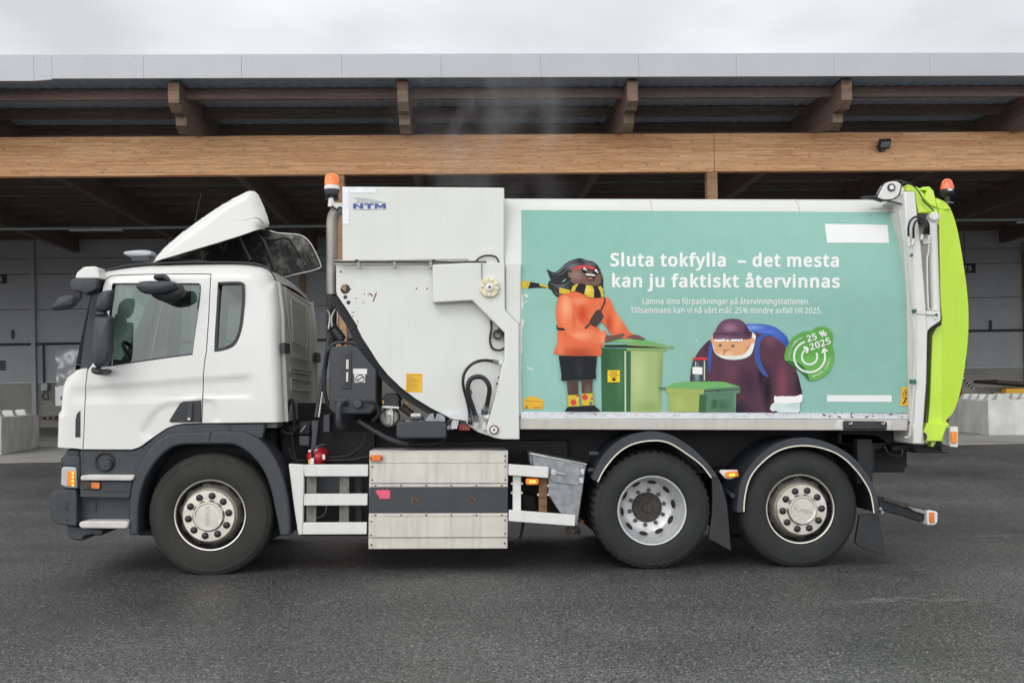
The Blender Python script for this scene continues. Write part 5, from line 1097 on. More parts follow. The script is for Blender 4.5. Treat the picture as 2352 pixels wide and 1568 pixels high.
hose('drawing', z4((675, 550), (690, 510), (730, 500), (750, 530), (730, 556), (690, 548)), .055, .004, INK, tk); hose('drawing', z4((685, 545), (740, 515)), .055, .005, INK, tk)
hose('tank_strap', z4((462, 290), (430, 350), (420, 600), (440, 720), (466, 775)), .25, .016, BLACK, tk)
q = S(*z4((695, 738))[0], .0); MB().cyl((q.x, -.03, q.z), (q.x, .07, q.z), .042, n=24).build('drain_cap', TANK, tk, bevel=.006)
hose('drain_hose', z4((730, 712), (790, 715), (840, 740), (870, 790), (860, 840), (820, 880)), [-.01, .0, .05, .1, .15, .2], .016, TANK, tk)
hose('elbow_pipe', z4((600, 735), (560, 730), (540, 750), (536, 800), (536, 880), (545, 930), (570, 930)), [.05, .0, -.02, -.02, -.01, .03, .1], .027, TANK, tk, 14)
hose('elbow_pipe', z4((505, 715), (600, 712)), -.0, .018, TANK, tk)
MB().cyl(tuple(S(*z4((490, 180))[0], .3)), tuple(S(*z4((560, 130))[0], .3)), .01).build('breather_pin', BLACK, tk)
p, q = S(*z4((548, 185))[0], .3), S(*z4((508, 135))[0], .3); d = (q - p).normalized(); u = Vector((d.z, 0, -d.x))
b = MB(); ctr = S(*z4((526, 158))[0], .3); b.cyl(ctr - Vector((d.x, 0, d.z)) * .075, ctr + Vector((d.x, 0, d.z)) * .06, .047, n=22); b.cyl(ctr + Vector((d.x, 0, d.z)) * .06, ctr + Vector((d.x, 0, d.z)) * .08, .052, n=22); b.build('breather_filter', BLACK, tk, bevel=.01)
hose('filler_neck', z4((530, 190), (560, 215), (580, 250)), .3, .022, BLACK, tk)
hose('tank_top_hose', z4((445, 300), (480, 250), (540, 228), (640, 235), (690, 262)), .25, .014, TANK, tk)
# exhaust stack
P = [S(*p, .42) for p in z3((575, 385), (545, 395), (510, 420), (488, 470), (483, 560), (483, 800), (483, 1100))]
P = [(p.x, .42, p.z) for p in P]
ex = MB().tube(spline(P, 5), .054, 20).build('exhaust_stack', EXH, T, 60)
P = [S(*p, .42) for p in z3((478, 1095), (478, 1225))]; MB().cyl((P[0].x, .42, P[0].z), (P[1].x, .42, P[1].z), .044, n=20).build('perforated_guard', DARKRUST, ex)
b = MB()
for i in range(6):
    for j in range(3):
        q = S(*z3((468 + 12 * j, 1132 + 14 * i))[0], .372); b.cyl((q.x, .372, q.z), (q.x, .39, q.z), .006, n=6)
b.build('guard_holes', INK, ex)
hose('lower_exhaust', z3((478, 1225), (476, 1400), (470, 1560)), .45, .048, DARKRUST, ex, 14)
for zz in (((445, 1225), (465, 1290), (452, 1390)), ((510, 1225), (480, 1290), (485, 1370))): hose('pipe_clamp', z3(*zz), .33, .009, BRIGHT, ex)
b = MB()
for i in range(24):
    q = S(*z3((533, 1130 + 11 * i))[0], .3); b.sphere((q.x, .3, q.z), .011, 4)
b.build('bead_chain', BRIGHT, T)
# front beacon
def beacon(px0, px1, lens, low, stem, ys, m, domed):
    (a, c) = S(px0, lens[1], ys), S(px1, lens[0], ys); r = (c.x - a.x) / 2; cx = (a.x + c.x) / 2; z0, z1_ = a.z, c.z; zl_ = S(px0, low, ys).z; zs = S(px0, stem, ys).z
    b = MB(); top_ = [(r * .98, z0), (r, z0 + .02), (r * .97, z1_ - .05), (r * .86, z1_ - .012), (r * .55, z1_), (0, z1_)] if not domed else [(r, z0), (r, z0 + .03), (r * .99, z1_ - .12), (r * .9, z1_ - .06), (r * .68, z1_ - .02), (r * .35, z1_ - .002), (0, z1_)]
    b.lathe((cx, ys, 0), top_, 28, axis='Z'); root = b.build('beacon', m, T, 50)
    return root, cx, r, z0, z1_, zl_, zs
bc, cx, r, z0, z1_, zl_, zs = beacon(745, 779.6, (400.5, 427), 445, 466, .35, BEACON, False)
b = MB(); b.lathe((cx, .35, 0), [(r * .97, z0), (r * 1.0, z0 - .005), (r * 1.0, z0 - .03), (r * .99, z0 - .034)], 28, axis='Z'); b.build('white_band', PAPER, bc)
b = MB(); b.lathe((cx, .35, 0), [(r * .99, z0 - .034), (r * .98, z0 - .06), (r * .8, z0 - .085), (r * .3, zl_), (r * .3, zs + .03), (0, zs + .03)], 28, axis='Z'); b.build('beacon_base', TANK, bc)
for py in (452, 458): q = S(765, py, .35); MB().cyl((cx - .06, .35, q.z), (cx + .06, .35, q.z), .012, n=8).build('wing_screw', BLACK, bc)
hose('beacon_stem', z3((475, 300), (476, 335), (470, 370)), .35, .028, PAPER, bc)
plate('beacon_bracket', z3((490, 338), (568, 335), (568, 392), (520, 390), (496, 372)), .30, .42, BODYW, bc, .006)
hose('beacon_cable', z3((480, 365), (520, 392), (545, 375), (565, 385)), .28, .01, BLACK, bc)
# air dryer and small parts
ad = plate('air_dryer', z4((905, 690), (930, 652), (1025, 652), (1045, 692), (1062, 700), (1040, 712), (1045, 765), (900, 765), (893, 705)), .20, .5, BLACK, T, .02)
plate('dryer_band', z4((897, 755), (1042, 762), (1042, 782), (897, 775)), .19, .4, BRIGHT, ad, .004)
q = S(*z4((960, 850))[0], .3); MB().cyl((q.x, .28, q.z), (q.x, .5, q.z), .09, n=30).build('air_canister', EXH, ad, bevel=.02)
plate('canister_strap', z4((940, 790), (995, 780), (990, 918), (955, 918)), .24, .28, BRIGHT, ad, .006)
hose('dryer_pipe', z4((945, 840), (935, 800), (960, 775), (985, 810)), .23, .012, BRIGHT, ad)
plate('dryer_valve', z4((930, 830), (975, 828), (975, 910), (935, 910)), .215, .26, PALE, ad, .01)
plate('yellow_tag', z4((900, 710), (916, 712), (914, 740), (902, 742)), .185, .2, YELLOW, ad, 0)
gb = plate('equipment_box', z4((1018, 895), (1050, 885), (1420, 890), (1442, 905), (1440, 1010), (1430, 1030), (1040, 1030), (1016, 1010)), .02, .5, TANK, T, .03, 3)
plate('box_clamp', z4((1250, 885), (1300, 822), (1330, 820), (1330, 865), (1345, 870), (1355, 822), (1385, 822), (1427, 850), (1427, 890)), .05, .1, GALV, gb, .004)
plate('box_latch', z4((1138, 822), (1222, 820), (1226, 850), (1135, 852)), .03, .2, DIRTYW, gb, .01); plate('latch_base', z4((1128, 850), (1240, 850), (1245, 875), (1130, 878)), .02, .2, TANK, gb, .01)
plate('mount_plate', z4((1090, 878), (1250, 880), (1250, 890), (1090, 890)), .06, .3, GALV, gb, 0)
MB().tube(ctube(z4((1060, 760), (1150, 830)), .3, 0), .035).build('strut', DARKRUST, T)
plate('rag', z4((1090, 710), (1105, 705), (1122, 745), (1092, 745)), .25, .27, GLULAM, T, 0)
wl = plate('work_lamp', z4((1490, 865), (1545, 878), (1525, 950), (1462, 960), (1475, 900)), -.04, .06, GALV, T, .01)
b = MB()
for i in range(3):
    for j in range(4):
        q = S(*z4((1497 + 16 * i - j * 3, 890 + 17 * j))[0], -.045); b.cyl((q.x, -.046, q.z), (q.x, -.03, q.z), .007, n=8)
b.build('lamp_leds', PAPER, wl)
plate('lamp_arm', z4((1440, 925), (1470, 920), (1470, 955), (1442, 962)), -.01, .2, GALV, wl, .01)
plate('red_bracket', z4((1538, 895), (1600, 895), (1606, 930), (1635, 932), (1635, 962), (1535, 962)), .06, .3, REDBR, T, .005)
plate('red_bracket_slot', z4((1540, 875), (1600, 880), (1600, 905), (1545, 905)), .05, .2, INK, T, 0)

# --- container body
def yb(z):
    if z <= 2.40: return 0.0
    if z <= 3.25: return .20 * ((z - 2.40) / .85) ** 1.8
    t = min(1, (z - 3.25) / .175); return .20 + .30 * (1 - math.sqrt(max(0, 1 - t * t)))
def B(px, py, off=0.0):
    y = 0.0
    for _ in range(6): q = S(px, py, y - off); y = yb(q.z)
    return q
zb = S(1640, 951).z
x0 = S(1160, 700).x; x1 = S(2089, 800).x
zsN = [zb + (3.25 - zb) * i / 26 for i in range(27)] + [3.25 + .175 * math.sin(rad(a)) for a in (15, 30, 45, 60, 75, 90)]
prof = [(yb(z), z) for z in zsN] + [(.8, 3.44), (1.25, 3.445)]
prof = prof + [(2.5 - y, z) for y, z in reversed(prof[:-1])]
b = MB(); nX = 12; R = [[b.V((x0 + (x1 - x0) * i / nX, y, z)) for y, z in prof] for i in range(nX + 1)]
for a, c in zip(R, R[1:]):
    for i in range(len(prof) - 1): b.face((a[i], c[i], c[i + 1], a[i + 1]))
for r_ in (R[0], R[-1]): b.face(r_)
bodyo = b.build('container_body', BODYW, T, 50)
for px in (1492, 1828):                     # weld seams on the roof edge
    xx = S(px, 470, .3).x; P = [(xx + .002 * i, yb(z) - .001, z) for i, z in enumerate([z for z in zsN if z > 3.22])]; MB().tube(P, .004, 6).build('weld_seam', LEDGE, bodyo)
plate('lower_strip', [(1196, 945.5), (1700, 947.5), (2086, 950), (2086, 962), (1700, 961), (1196, 960.5)], -.008, .05, ALUTAPE, T, 0)
def chips(name, n, x0_, x1_, y0_, y1_, m, yfn, sz, parent, seed):
    rnd = random.Random(seed); b = MB()
    for _ in range(n):
        px = rnd.uniform(x0_, x1_); py = rnd.uniform(y0_, y1_); k = rnd.randint(5, 8); a0 = rnd.uniform(0, 6); el = rnd.uniform(.6, 3.2)
        s_ = sz * rnd.uniform(.3, 1.2); an = rnd.uniform(-.5, .5); pts = []
        for i in range(k):
            rr = s_ * rnd.uniform(.5, 1.2); u_, v_ = rr * el * math.cos(i * 6.283 / k), rr * math.sin(i * 6.283 / k); pts.append((px + u_ * math.cos(an) - v_ * math.sin(an), py + u_ * math.sin(an) + v_ * math.cos(an)))
        q = X(pts, yfn); b.face([b.V((x, yfn, z)) for x, z in q])
    return b.build(name, m, parent, 0)
chips('peeled_paint', 60, 1200, 2080, 947, 955, LEDGE, -.0095, 1.7, bodyo, 3); chips('rust_chips', 34, 1215, 2080, 948, 957, RUSTCHIP, -.0102, 1.2, bodyo, 4); chips('rust_chips', 26, 1850, 2075, 948, 958, RUSTCHIP, -.0106, 1.8, bodyo, 5)
plate('side_beam', [(1194, 961), (2086, 963), (2084, 988.5), (1194, 985.5)], -.02, .12, LEDGE, T, .006)
wbox('far_side_beam', x0, x1, WID - .05, WID + .07, S(1640, 985).z, S(1640, 962).z, LEDGE)
wbox('container_floor', x0, x1, .1, WID - .08, S(1640, 985).z, zb + .02, SOOT)
# --- advert on the container
TEAL = print_mat('teal_print', srgb(140, 184, 172), [(S(1300, 500).x, 3.1, 2.2, .9, srgb(128, 177, 163), .8), (S(1280, 800).x, 1.9, 1.2, 1.0, srgb(154, 198, 187), .7), (S(1980, 820).x, 2.0, 1.1, .9, srgb(132, 178, 165), .8)])
def ink(name, rgb, *blobs, knit=0.0):
    bl = [(*(lambda q: (q.x, q.z))(S(px, py)), rx / 256, rz / 256, srgb(*c), amt) for (px, py, rx, rz, c, amt) in blobs]
    return print_mat(name, srgb(*rgb), bl, knit)
def art(name, layers, parent, off0=.002, step=.10, holes=None):
    mats_ = []; b = MB()
    for i, (pts, m) in enumerate(layers):
        if m not in mats_: mats_.append(m)
        q = [B(px, py, off0) for px, py in pts]; off = off0 + i * .0006
        r_ = relief([(v.x, v.z) for v in q], [], lambda x, z: yb(z) - off, step, 0); mp = {}
        b.mi = mats_.index(m)
        for v in r_.bm.verts: mp[v] = b.V(v.co)
        for f in r_.bm.faces: b.face([mp[v] for v in f.verts])
        r_.bm.free()
    return b.build(name, mats_, parent, 60, weld=False)
torn = zA((88, 145), (88, 470), (89, 600), (90, 660), (88, 690), (101, 712), (97, 740), (105, 760), (99, 782), (92, 800), (90, 850), (106, 872), (103, 900), (93, 925), (97, 950), (92, 990), (96, 1030), (98, 1070), (88, 1100), (89, 1140), (93, 1180), (88, 1200), (90, 1470))
ban = art('advert_banner', [(torn + [(1600, 946.5), (2085, 949), (2084.5, 800), (2082.5, 665), (2077, 581), (2071, 525), (2065.5, 487.5), (1640, 485)], TEAL)], T, .0015, .06)
WPRINT = mat('white_print', (0.76, 0.77, 0.76), 0.45, var=.02)
for zz in ([(1894.5, 514.5), (1980, 515), (2038.5, 517), (2042, 558), (1975, 557.5), (1900, 557.5)], [(1899.5, 907), (2048, 907.5), (2048, 922.5), (1899.5, 922)]): art('white_patch', [(zz, WPRINT)], ban, .004)
art('torn_fleck', [(zG(*q), WPRINT) for q in (((172, 160), (185, 152), (214, 175), (210, 190), (190, 185)), ((175, 245), (200, 224), (205, 240), (185, 248)), ((195, 905), (205, 930), (270, 955), (262, 962), (205, 945)), ((418, 935), (430, 932), (424, 950)))] + [(zO((345, 405), (352, 402), (366, 450), (360, 452)), WPRINT)], ban, .004)
def text(name, body, pxl, pxr, base_l, base_r, cap, bold, m, parent, off=.004, ref='H'):
    me = glyphs(body, 1.0, bold=bold); xs_ = [v.co.x for v in me.vertices]; a, c = min(xs_), max(xs_)
    hm = glyphs(ref, 1.0, bold=bold); ch = max(v.co.y for v in hm.vertices); bpy.data.meshes.remove(hm)
    for v in me.vertices:
        t_ = (v.co.x - a) / (c - a); px = pxl + (pxr - pxl) * t_; py = base_l + (base_r - base_l) * t_ - v.co.y * cap / ch
        v.co = B(px, py, off)
    return link(name, me, m, parent, smooth=0)
text('headline_lettering', 'Sluta tokfylla  \u2013 det mesta', 1402, 1927, 610.5, 612, 29.5, .034, WPRINT, ban)
text('headline_lettering', 'kan ju faktiskt \u00e5tervinnas', 1406, 1929, 658.5, 660, 29.5, .034, WPRINT, ban)
text('small_lettering', 'L\u00e4mna dina f\u00f6rpackningar p\u00e5 \u00e5tervinningstationen.', 1476, 1860, 698, 698.5, 13.2, .012, WPRINT, ban)
text('small_lettering', 'Tillsammans kan vi n\u00e5 v\u00e5rt m\u00e5l: 25% mindre avfall till 2025.', 1448, 1888, 718.5, 719.5, 13.2, .012, WPRINT, ban)
# figure in orange jumper
HAIR = ink('hair_print', (42, 43, 46), (1320, 612, 30, 14, (120, 122, 126), .8), (1290, 660, 25, 8, (90, 92, 95), .8), (1355, 606, 20, 10, (110, 112, 116), .7), (1300, 635, 18, 8, (20, 20, 22), .6))
SKIN = ink('dark_skin_print', (112, 84, 74), (1322, 632, 24, 18, (146, 120, 112), .85), (1368, 662, 28, 12, (60, 44, 38), .85), (1312, 668, 14, 14, (122, 100, 94), .7), (1352, 655, 16, 10, (112, 84, 74), .7), (1384, 640, 8, 20, (64, 48, 44), .8))
JUMP = ink('orange_knit_print', (224, 110, 70), (1330, 692, 34, 16, (238, 150, 108), .8), (1338, 722, 20, 36, (196, 70, 36), .9), (1330, 812, 64, 26, (170, 68, 46), .9), (1285, 800, 16, 40, (236, 140, 104), .5), (1398, 745, 14, 40, (190, 66, 36), .9), (1420, 730, 16, 46, (240, 146, 104), .7), (1372, 720, 10, 40, (232, 134, 92), .5), (1375, 770, 12, 24, (186, 70, 40), .7))
SLEEVE = ink('orange_sleeve_print', (230, 124, 84), (1300, 706, 20, 44, (246, 168, 130), .9), (1352, 797, 54, 14, (182, 74, 46), .95), (1334, 770, 34, 14, (244, 160, 122), .8), (1318, 735, 8, 34, (206, 90, 54), .7), (1384, 778, 10, 18, (240, 150, 112), .8))
YEL = ink('yellow_print', (206, 180, 58), (1350, 665, 16, 16, (232, 208, 90), .8), (1330, 915, 12, 14, (232, 212, 96), .7), (1215, 655, 14, 8, (176, 146, 60), .7)); BLK = ink('black_print', (30, 31, 37), (1330, 845, 16, 30, (50, 52, 60), .7)); BAG = ink('brown_bag_print', (70, 58, 54)); REDP = ink('red_print', (206, 62, 70)); WHP = WPRINT
LEG = ink('leg_print', (78, 62, 56), (1350, 895, 14, 20, (120, 96, 84), .7), (1305, 890, 12, 20, (100, 80, 70), .6))
sp2 = lambda *q: spline(q, 4, True)
hair = spline(zP((270, 310), (285, 305), (360, 340), (420, 330), (490, 270), (560, 205), (640, 165), (760, 135), (850, 165), (900, 175), (950, 185), (1010, 230), (1060, 310), (1100, 430), (1102, 520), (1085, 590), (900, 620), (600, 640), (520, 690), (460, 725), (370, 660), (345, 610), (300, 580), (290, 520), (310, 470), (330, 460), (305, 400), (290, 350)), 4, True)
face = spline(zP((640, 300), (700, 255), (800, 240), (900, 255), (1000, 300), (1050, 370), (1085, 440), (1080, 480), (1045, 520), (1000, 550), (900, 560), (760, 530), (680, 520), (620, 470), (635, 430), (600, 420), (583, 370), (600, 340), (645, 345)), 4, True)
tail = zP((-130, 470), (20, 480), (160, 512), (305, 560), (300, 585), (160, 572), (0, 585), (-130, 600))
Z = zP
HSTR = ink('hair_shine_print', (104, 107, 112))
def swoosh(pts, w):
    P = spline(Z(*pts), 5); n = len(P); L_ = []; R_ = []
    for i, (x, y) in enumerate(P):
        a, c = P[max(0, i - 1)], P[min(n - 1, i + 1)]; d = math.hypot(c[0] - a[0], c[1] - a[1]) or 1; k = w * math.sin(math.pi * (i + .3) / (n + .3)); L_.append((x - (c[1] - a[1]) / d * k, y + (c[0] - a[0]) / d * k)); R_.append((x + (c[1] - a[1]) / d * k, y - (c[0] - a[0]) / d * k))
    return L_ + R_[::-1]
HS = [swoosh(q, w) for q, w in ((((330, 365), (430, 350), (520, 270), (620, 195), (730, 165)), 1.5), (((400, 400), (500, 360), (580, 280), (680, 210)), .8), (((310, 490), (400, 535), (520, 530), (620, 480)), 1.3), (((760, 160), (840, 190), (870, 235)), .9), (((850, 175), (890, 200), (910, 240)), .8), (((920, 185), (960, 220), (985, 270)), .8), (((1030, 280), (1070, 360), (1085, 430)), .8), (((360, 610), (430, 660), (470, 700)), .8))]
lay = [(zA((90, 608), (140, 614), (205, 628), (268, 645), (266, 658), (200, 655), (135, 660), (90, 662)), BLK),
       (zA((90, 609), (140, 615), (148, 618), (132, 660), (90, 662)), YEL), (zA((205, 629), (268, 646), (266, 658), (210, 643)), YEL), (hair, HAIR),
       ] + [(st, HSTR) for st in HS] + [(Z((455, 566), (608, 605), (620, 640), (560, 660), (455, 655)), YEL), (face, SKIN),
       (spline(Z((650, 330), (665, 290), (740, 252), (830, 243), (930, 258), (1000, 300), (990, 325), (900, 290), (800, 285), (700, 305)), 3, True), REDP)]
torso = spline(Z((450, 700), (560, 650), (700, 625), (800, 660), (950, 715), (1130, 705), (1210, 760), (1245, 850), (1300, 950), (1400, 1090), (1500, 1230), (1620, 1280), (1500, 1320), (1250, 1290), (1180, 1200), (1090, 1080), (1020, 1100), (1060, 1250), (1060, 1400), (1070, 1560), (880, 1570), (600, 1570), (385, 1540), (390, 1480), (430, 1330), (420, 1100), (405, 950), (415, 830)), 4, True)
lay += [(torso, JUMP), (zG((515, 490), (525, 484), (530, 512), (610, 520), (608, 545), (530, 540), (517, 528)), BLK),
        (spline(Z((430, 830), (470, 720), (560, 690), (640, 760), (660, 900), (720, 1040), (860, 1150), (960, 1200), (1080, 1215), (1100, 1300), (1060, 1400), (900, 1390), (760, 1360), (640, 1290), (540, 1190), (450, 1050), (415, 930)), 4, True), SLEEVE),
        (Z((1090, 1200), (1135, 1195), (1145, 1240), (1110, 1420), (1060, 1440), (1035, 1430)), SLEEVE),
        (spline(Z((1145, 1265), (1220, 1275), (1380, 1240), (1412, 1260), (1380, 1300), (1250, 1340), (1130, 1365)), 3, True), SKIN), (spline(Z((1440, 1290), (1500, 1270), (1590, 1260), (1660, 1290), (1720, 1330), (1560, 1325)), 3, True), SKIN),
        (Z((1112, 705), (1135, 730), (1130, 790), (1075, 915), (1050, 905), (1100, 800), (1112, 750)), BAG), (Z((820, 1160), (900, 1085), (920, 1100), (845, 1178)), BAG),
        (spline(Z((1000, 905), (1050, 900), (1090, 960), (1098, 1010), (1010, 1130), (960, 1140), (900, 1085), (915, 1030)), 3, True), BAG)]
scarf = [((620, 630), (650, 550), (740, 502), (690, 590), (685, 625)), ((820, 665), (850, 530), (940, 548), (965, 600), (960, 720), (880, 705)), ((1020, 560), (1065, 545), (1090, 590), (1110, 700), (1070, 712), (1060, 640))]
lay += [(spline(Z((620, 630), (650, 550), (740, 502), (850, 530), (940, 550), (1020, 548), (1065, 545), (1090, 590), (1110, 700), (1000, 718), (900, 712), (810, 665), (700, 625)), 2, True), BLK)] + [(Z(*q), YEL) for q in scarf]
lay += [(circ(*Z((827, 312))[0], 6.8, 18), BLK), (circ(*Z((985, 335))[0], 6.8, 18), BLK), (circ(*Z((822, 294))[0], 3.0, 12), WHP), (circ(*Z((850, 312))[0], 1.8, 12), WHP), (circ(*Z((990, 320))[0], 3.0, 12), WHP), (circ(*Z((1014, 345))[0], 1.8, 12), WHP), (circ(*Z((815, 322))[0], 2.6, 12), BLK), (circ(*Z((975, 348))[0], 2.6, 12), BLK),
        (Z((862, 300), (950, 312), (950, 322), (862, 312)), BLK), (Z((845, 385), (975, 400), (965, 445), (930, 455), (880, 440)), BLK), (Z((842, 366), (980, 382), (972, 402), (850, 390)), WHP), (spline(Z((868, 425), (910, 420), (950, 440), (930, 455), (890, 448)), 2, True), ink('tongue_print', (170, 100, 84))), (Z((484, 492), (560, 432), (530, 480)), TEAL)]
G = zG
lay += [(G((537, 812), (945, 816), (930, 985), (934, 1055), (895, 1062), (565, 1078), (566, 1008)), BLK), (G((622, 1075), (742, 1075), (745, 1228), (635, 1230)), LEG), (G((778, 1068), (896, 1062), (893, 1215), (785, 1215)), LEG),
        (G((635, 1230), (748, 1226), (756, 1345), (638, 1352)), YEL), (G((782, 1215), (897, 1210), (904, 1335), (786, 1345)), YEL),
        (circ(*G((695, 1306))[0], 6.8, 16), REDP), (circ(*G((816, 1252))[0], 6.6, 16), REDP), (circ(*G((888, 1268))[0], 3, 12), REDP), (circ(*G((877, 1316))[0], 3.4, 12), ink('blue_dot_print', (60, 110, 130))), (circ(*G((738, 1236))[0], 3, 12), REDP),
        (G((597, 1403), (635, 1352), (760, 1352), (790, 1342), (915, 1338), (985, 1403)), BLK)]
art('printed_person', lay, ban, .004)
# green bins
GD = ink('bin_dark_green_print', (58, 100, 66), (1390, 830, 20, 70, (44, 82, 52), .8), (1425, 870, 16, 90, (82, 128, 86), .6)); GL = ink('bin_light_green_print', (160, 180, 118), (1465, 860, 30, 90, (184, 200, 144), .85), (1522, 870, 20, 120, (124, 146, 88), .85), (1490, 935, 50, 24, (134, 158, 96), .7)); GLID = ink('bin_lid_print', (112, 172, 104), (1440, 782, 40, 10, (140, 192, 126), .7)); GRIM = ink('bin_rim_print', (132, 164, 104)); GTEAL = ink('bin_shade_green_print', (88, 124, 102), (1660, 930, 26, 22, (60, 94, 74), .8), (1690, 920, 10, 40, (116, 150, 124), .7)); GHI = ink('bin_edge_print', (196, 208, 176)); GYL = ink('bin_yellow_green_print', (158, 174, 98), (1560, 930, 24, 26, (176, 188, 110), .6))
YLAB = ink('label_yellow_print', (240, 205, 40))
lay = [(G((990, 755), (1310, 755), (1310, 1406), (998, 1404)), GD), (G((1308, 755), (1650, 760), (1630, 1410), (1306, 1408)), GL), (G((1240, 758), (1256, 758), (1258, 1405), (1242, 1405)), GHI),
       (G((950, 725), (1260, 735), (1262, 760), (955, 757)), GD), (G((1260, 725), (1690, 730), (1688, 765), (1262, 760)), GRIM), (G((1040, 690), (1270, 690), (1270, 722), (1030, 718)), GD), (G((1265, 668), (1560, 690), (1690, 705), (1688, 730), (1268, 700)), GRIM),
       (spline(G((1040, 668), (1200, 634), (1400, 636), (1560, 668), (1690, 706), (1470, 690), (1265, 668)), 2, True), GLID), (G((1030, 706), (1270, 704), (1480, 712), (1685, 728), (1600, 728), (1480, 728), (1270, 724), (1020, 720)), BLK), (G((1690, 706), (1760, 704), (1768, 718), (1760, 730), (1690, 730)), GRIM),
       (G((1060, 966), (1190, 966), (1190, 1092), (1060, 1092)), YLAB), (G((1112, 1048), (1142, 1048), (1142, 1060), (1162, 1060), (1127, 1082), (1090, 1060), (1112, 1060)), BLK)]
for (a_, w_, yy) in ((1085, 75, 982), (1080, 82, 998), (1070, 108, 1014), (1090, 68, 1036)): lay.append((G((a_, yy - 3), (a_ + w_, yy - 3), (a_ + w_, yy + 4), (a_, yy + 4)), DARKTXT))
art('printed_tall_bin', lay, ban, .004)
O = zO
# bearded figure with backpack
MAR = ink('maroon_knit_print', (92, 58, 74), (1610, 870, 40, 40, (112, 66, 80), .7), (1690, 945, 66, 44, (36, 30, 46), .95), (1680, 850, 26, 46, (112, 68, 82), .7), (1720, 880, 40, 60, (50, 38, 56), .7), (1762, 895, 20, 84, (22, 22, 34), 1.0), (1748, 860, 14, 60, (22, 22, 34), .9), (1625, 800, 16, 30, (70, 46, 62), .8), knit=.2)
MARS = ink('maroon_sleeve_print', (92, 56, 72), (1796, 880, 20, 74, (134, 74, 88), .85), (1838, 880, 22, 90, (36, 30, 48), .95), (1770, 780, 26, 24, (122, 78, 92), .8), (1815, 770, 26, 24, (64, 46, 62), .7), (1800, 940, 40, 10, (58, 40, 56), .7), knit=.2)
BLU = ink('blue_pack_print', (68, 98, 178), (1726, 752, 44, 9, (130, 160, 230), .85), (1760, 765, 40, 14, (88, 124, 212), .7), (1806, 800, 24, 40, (36, 64, 150), .85), (1730, 775, 40, 8, (44, 74, 160), .8)); BLUD = ink('blue_strap_print', (62, 86, 156)); CAPM = ink('plum_hat_print', (104, 70, 94), (1676, 752, 26, 16, (156, 116, 140), .9), (1718, 760, 18, 34, (60, 40, 58), .9), (1665, 776, 30, 6, (146, 108, 130), .7), (1690, 770, 44, 4, (70, 46, 66), .7)); FACEP = ink('light_skin_print', (220, 164, 122), (1672, 812, 20, 9, (238, 194, 154), .85), (1720, 810, 14, 24, (180, 116, 78), .9), (1690, 826, 40, 6, (190, 128, 88), .8), (1655, 812, 8, 12, (234, 182, 140), .7), (1736, 790, 8, 10, (236, 180, 140), .8))
BEARD = ink('white_beard_print', (226, 230, 222), (1690, 825, 60, 8, (190, 200, 196), .6)); MITT = ink('mitten_print', (206, 220, 218), (1820, 930, 30, 14, (170, 192, 192), .7)); CUFF = ink('cuff_print', (236, 236, 232)); SKLINE = ink('face_line_print', (168, 110, 76))
lay = [(spline(O((1020, 200), (1150, 188), (1280, 195), (1420, 230), (1520, 300), (1590, 370), (1612, 460), (1560, 500), (1400, 400), (1250, 330), (1080, 310)), 4, True), BLU),
       (spline(O((550, 405), (480, 450), (400, 540), (330, 650), (290, 760), (265, 970), (300, 1100), (890, 1395), (1250, 1395), (1440, 1392), (1440, 1180), (1430, 900), (1440, 700), (1480, 500), (1400, 380), (1200, 310), (1000, 330), (700, 420)), 3, True), MAR),
       (spline(O((1230, 400), (1330, 350), (1440, 385), (1560, 500), (1660, 700), (1740, 900), (1775, 1050), (1785, 1155), (1600, 1190), (1415, 1170), (1420, 1000), (1390, 800), (1330, 710), (1240, 670), (1205, 520)), 4, True), MARS),
       (spline(O((1150, 480), (1170, 400), (1240, 330), (1330, 318), (1420, 360), (1330, 352), (1250, 395), (1215, 470), (1215, 600), (1240, 730), (1300, 850), (1340, 910), (1270, 890), (1190, 780), (1145, 640)), 3, True), BLUD),
       (O((545, 425), (578, 430), (560, 640), (545, 800), (528, 878), (510, 800), (505, 650), (520, 520)), BLUD),
       (spline(O((1060, 275), (1110, 300), (1160, 350), (1150, 420), (1130, 520), (1090, 610), (1000, 660), (860, 680), (720, 660), (620, 600), (580, 520), (590, 420), (800, 400), (1050, 380)), 4, True), BEARD),
       (spline(O((582, 400), (700, 390), (900, 395), (1070, 385), (1100, 370), (1148, 400), (1145, 440), (1105, 462), (1070, 520), (1000, 600), (920, 622), (760, 622), (660, 605), (600, 560), (582, 480), (550, 420), (555, 370), (580, 352)), 4, True), FACEP),
       (spline(O((600, 300), (640, 220), (720, 140), (830, 118), (940, 130), (1020, 190), (1065, 270), (1110, 305), (1105, 360), (1080, 395), (900, 402), (700, 402), (590, 395), (580, 320)), 4, True), CAPM),
       (O((585, 318), (700, 316), (900, 312), (1110, 302), (1110, 310), (900, 320), (700, 324), (585, 326)), BLK)]
lay += [(circ(*O((x, 410 + (x * 7) % 9))[0], 3.0, 10), CUFF) for x in (615, 645, 672, 700, 728, 775, 835, 862, 890, 925, 962)]
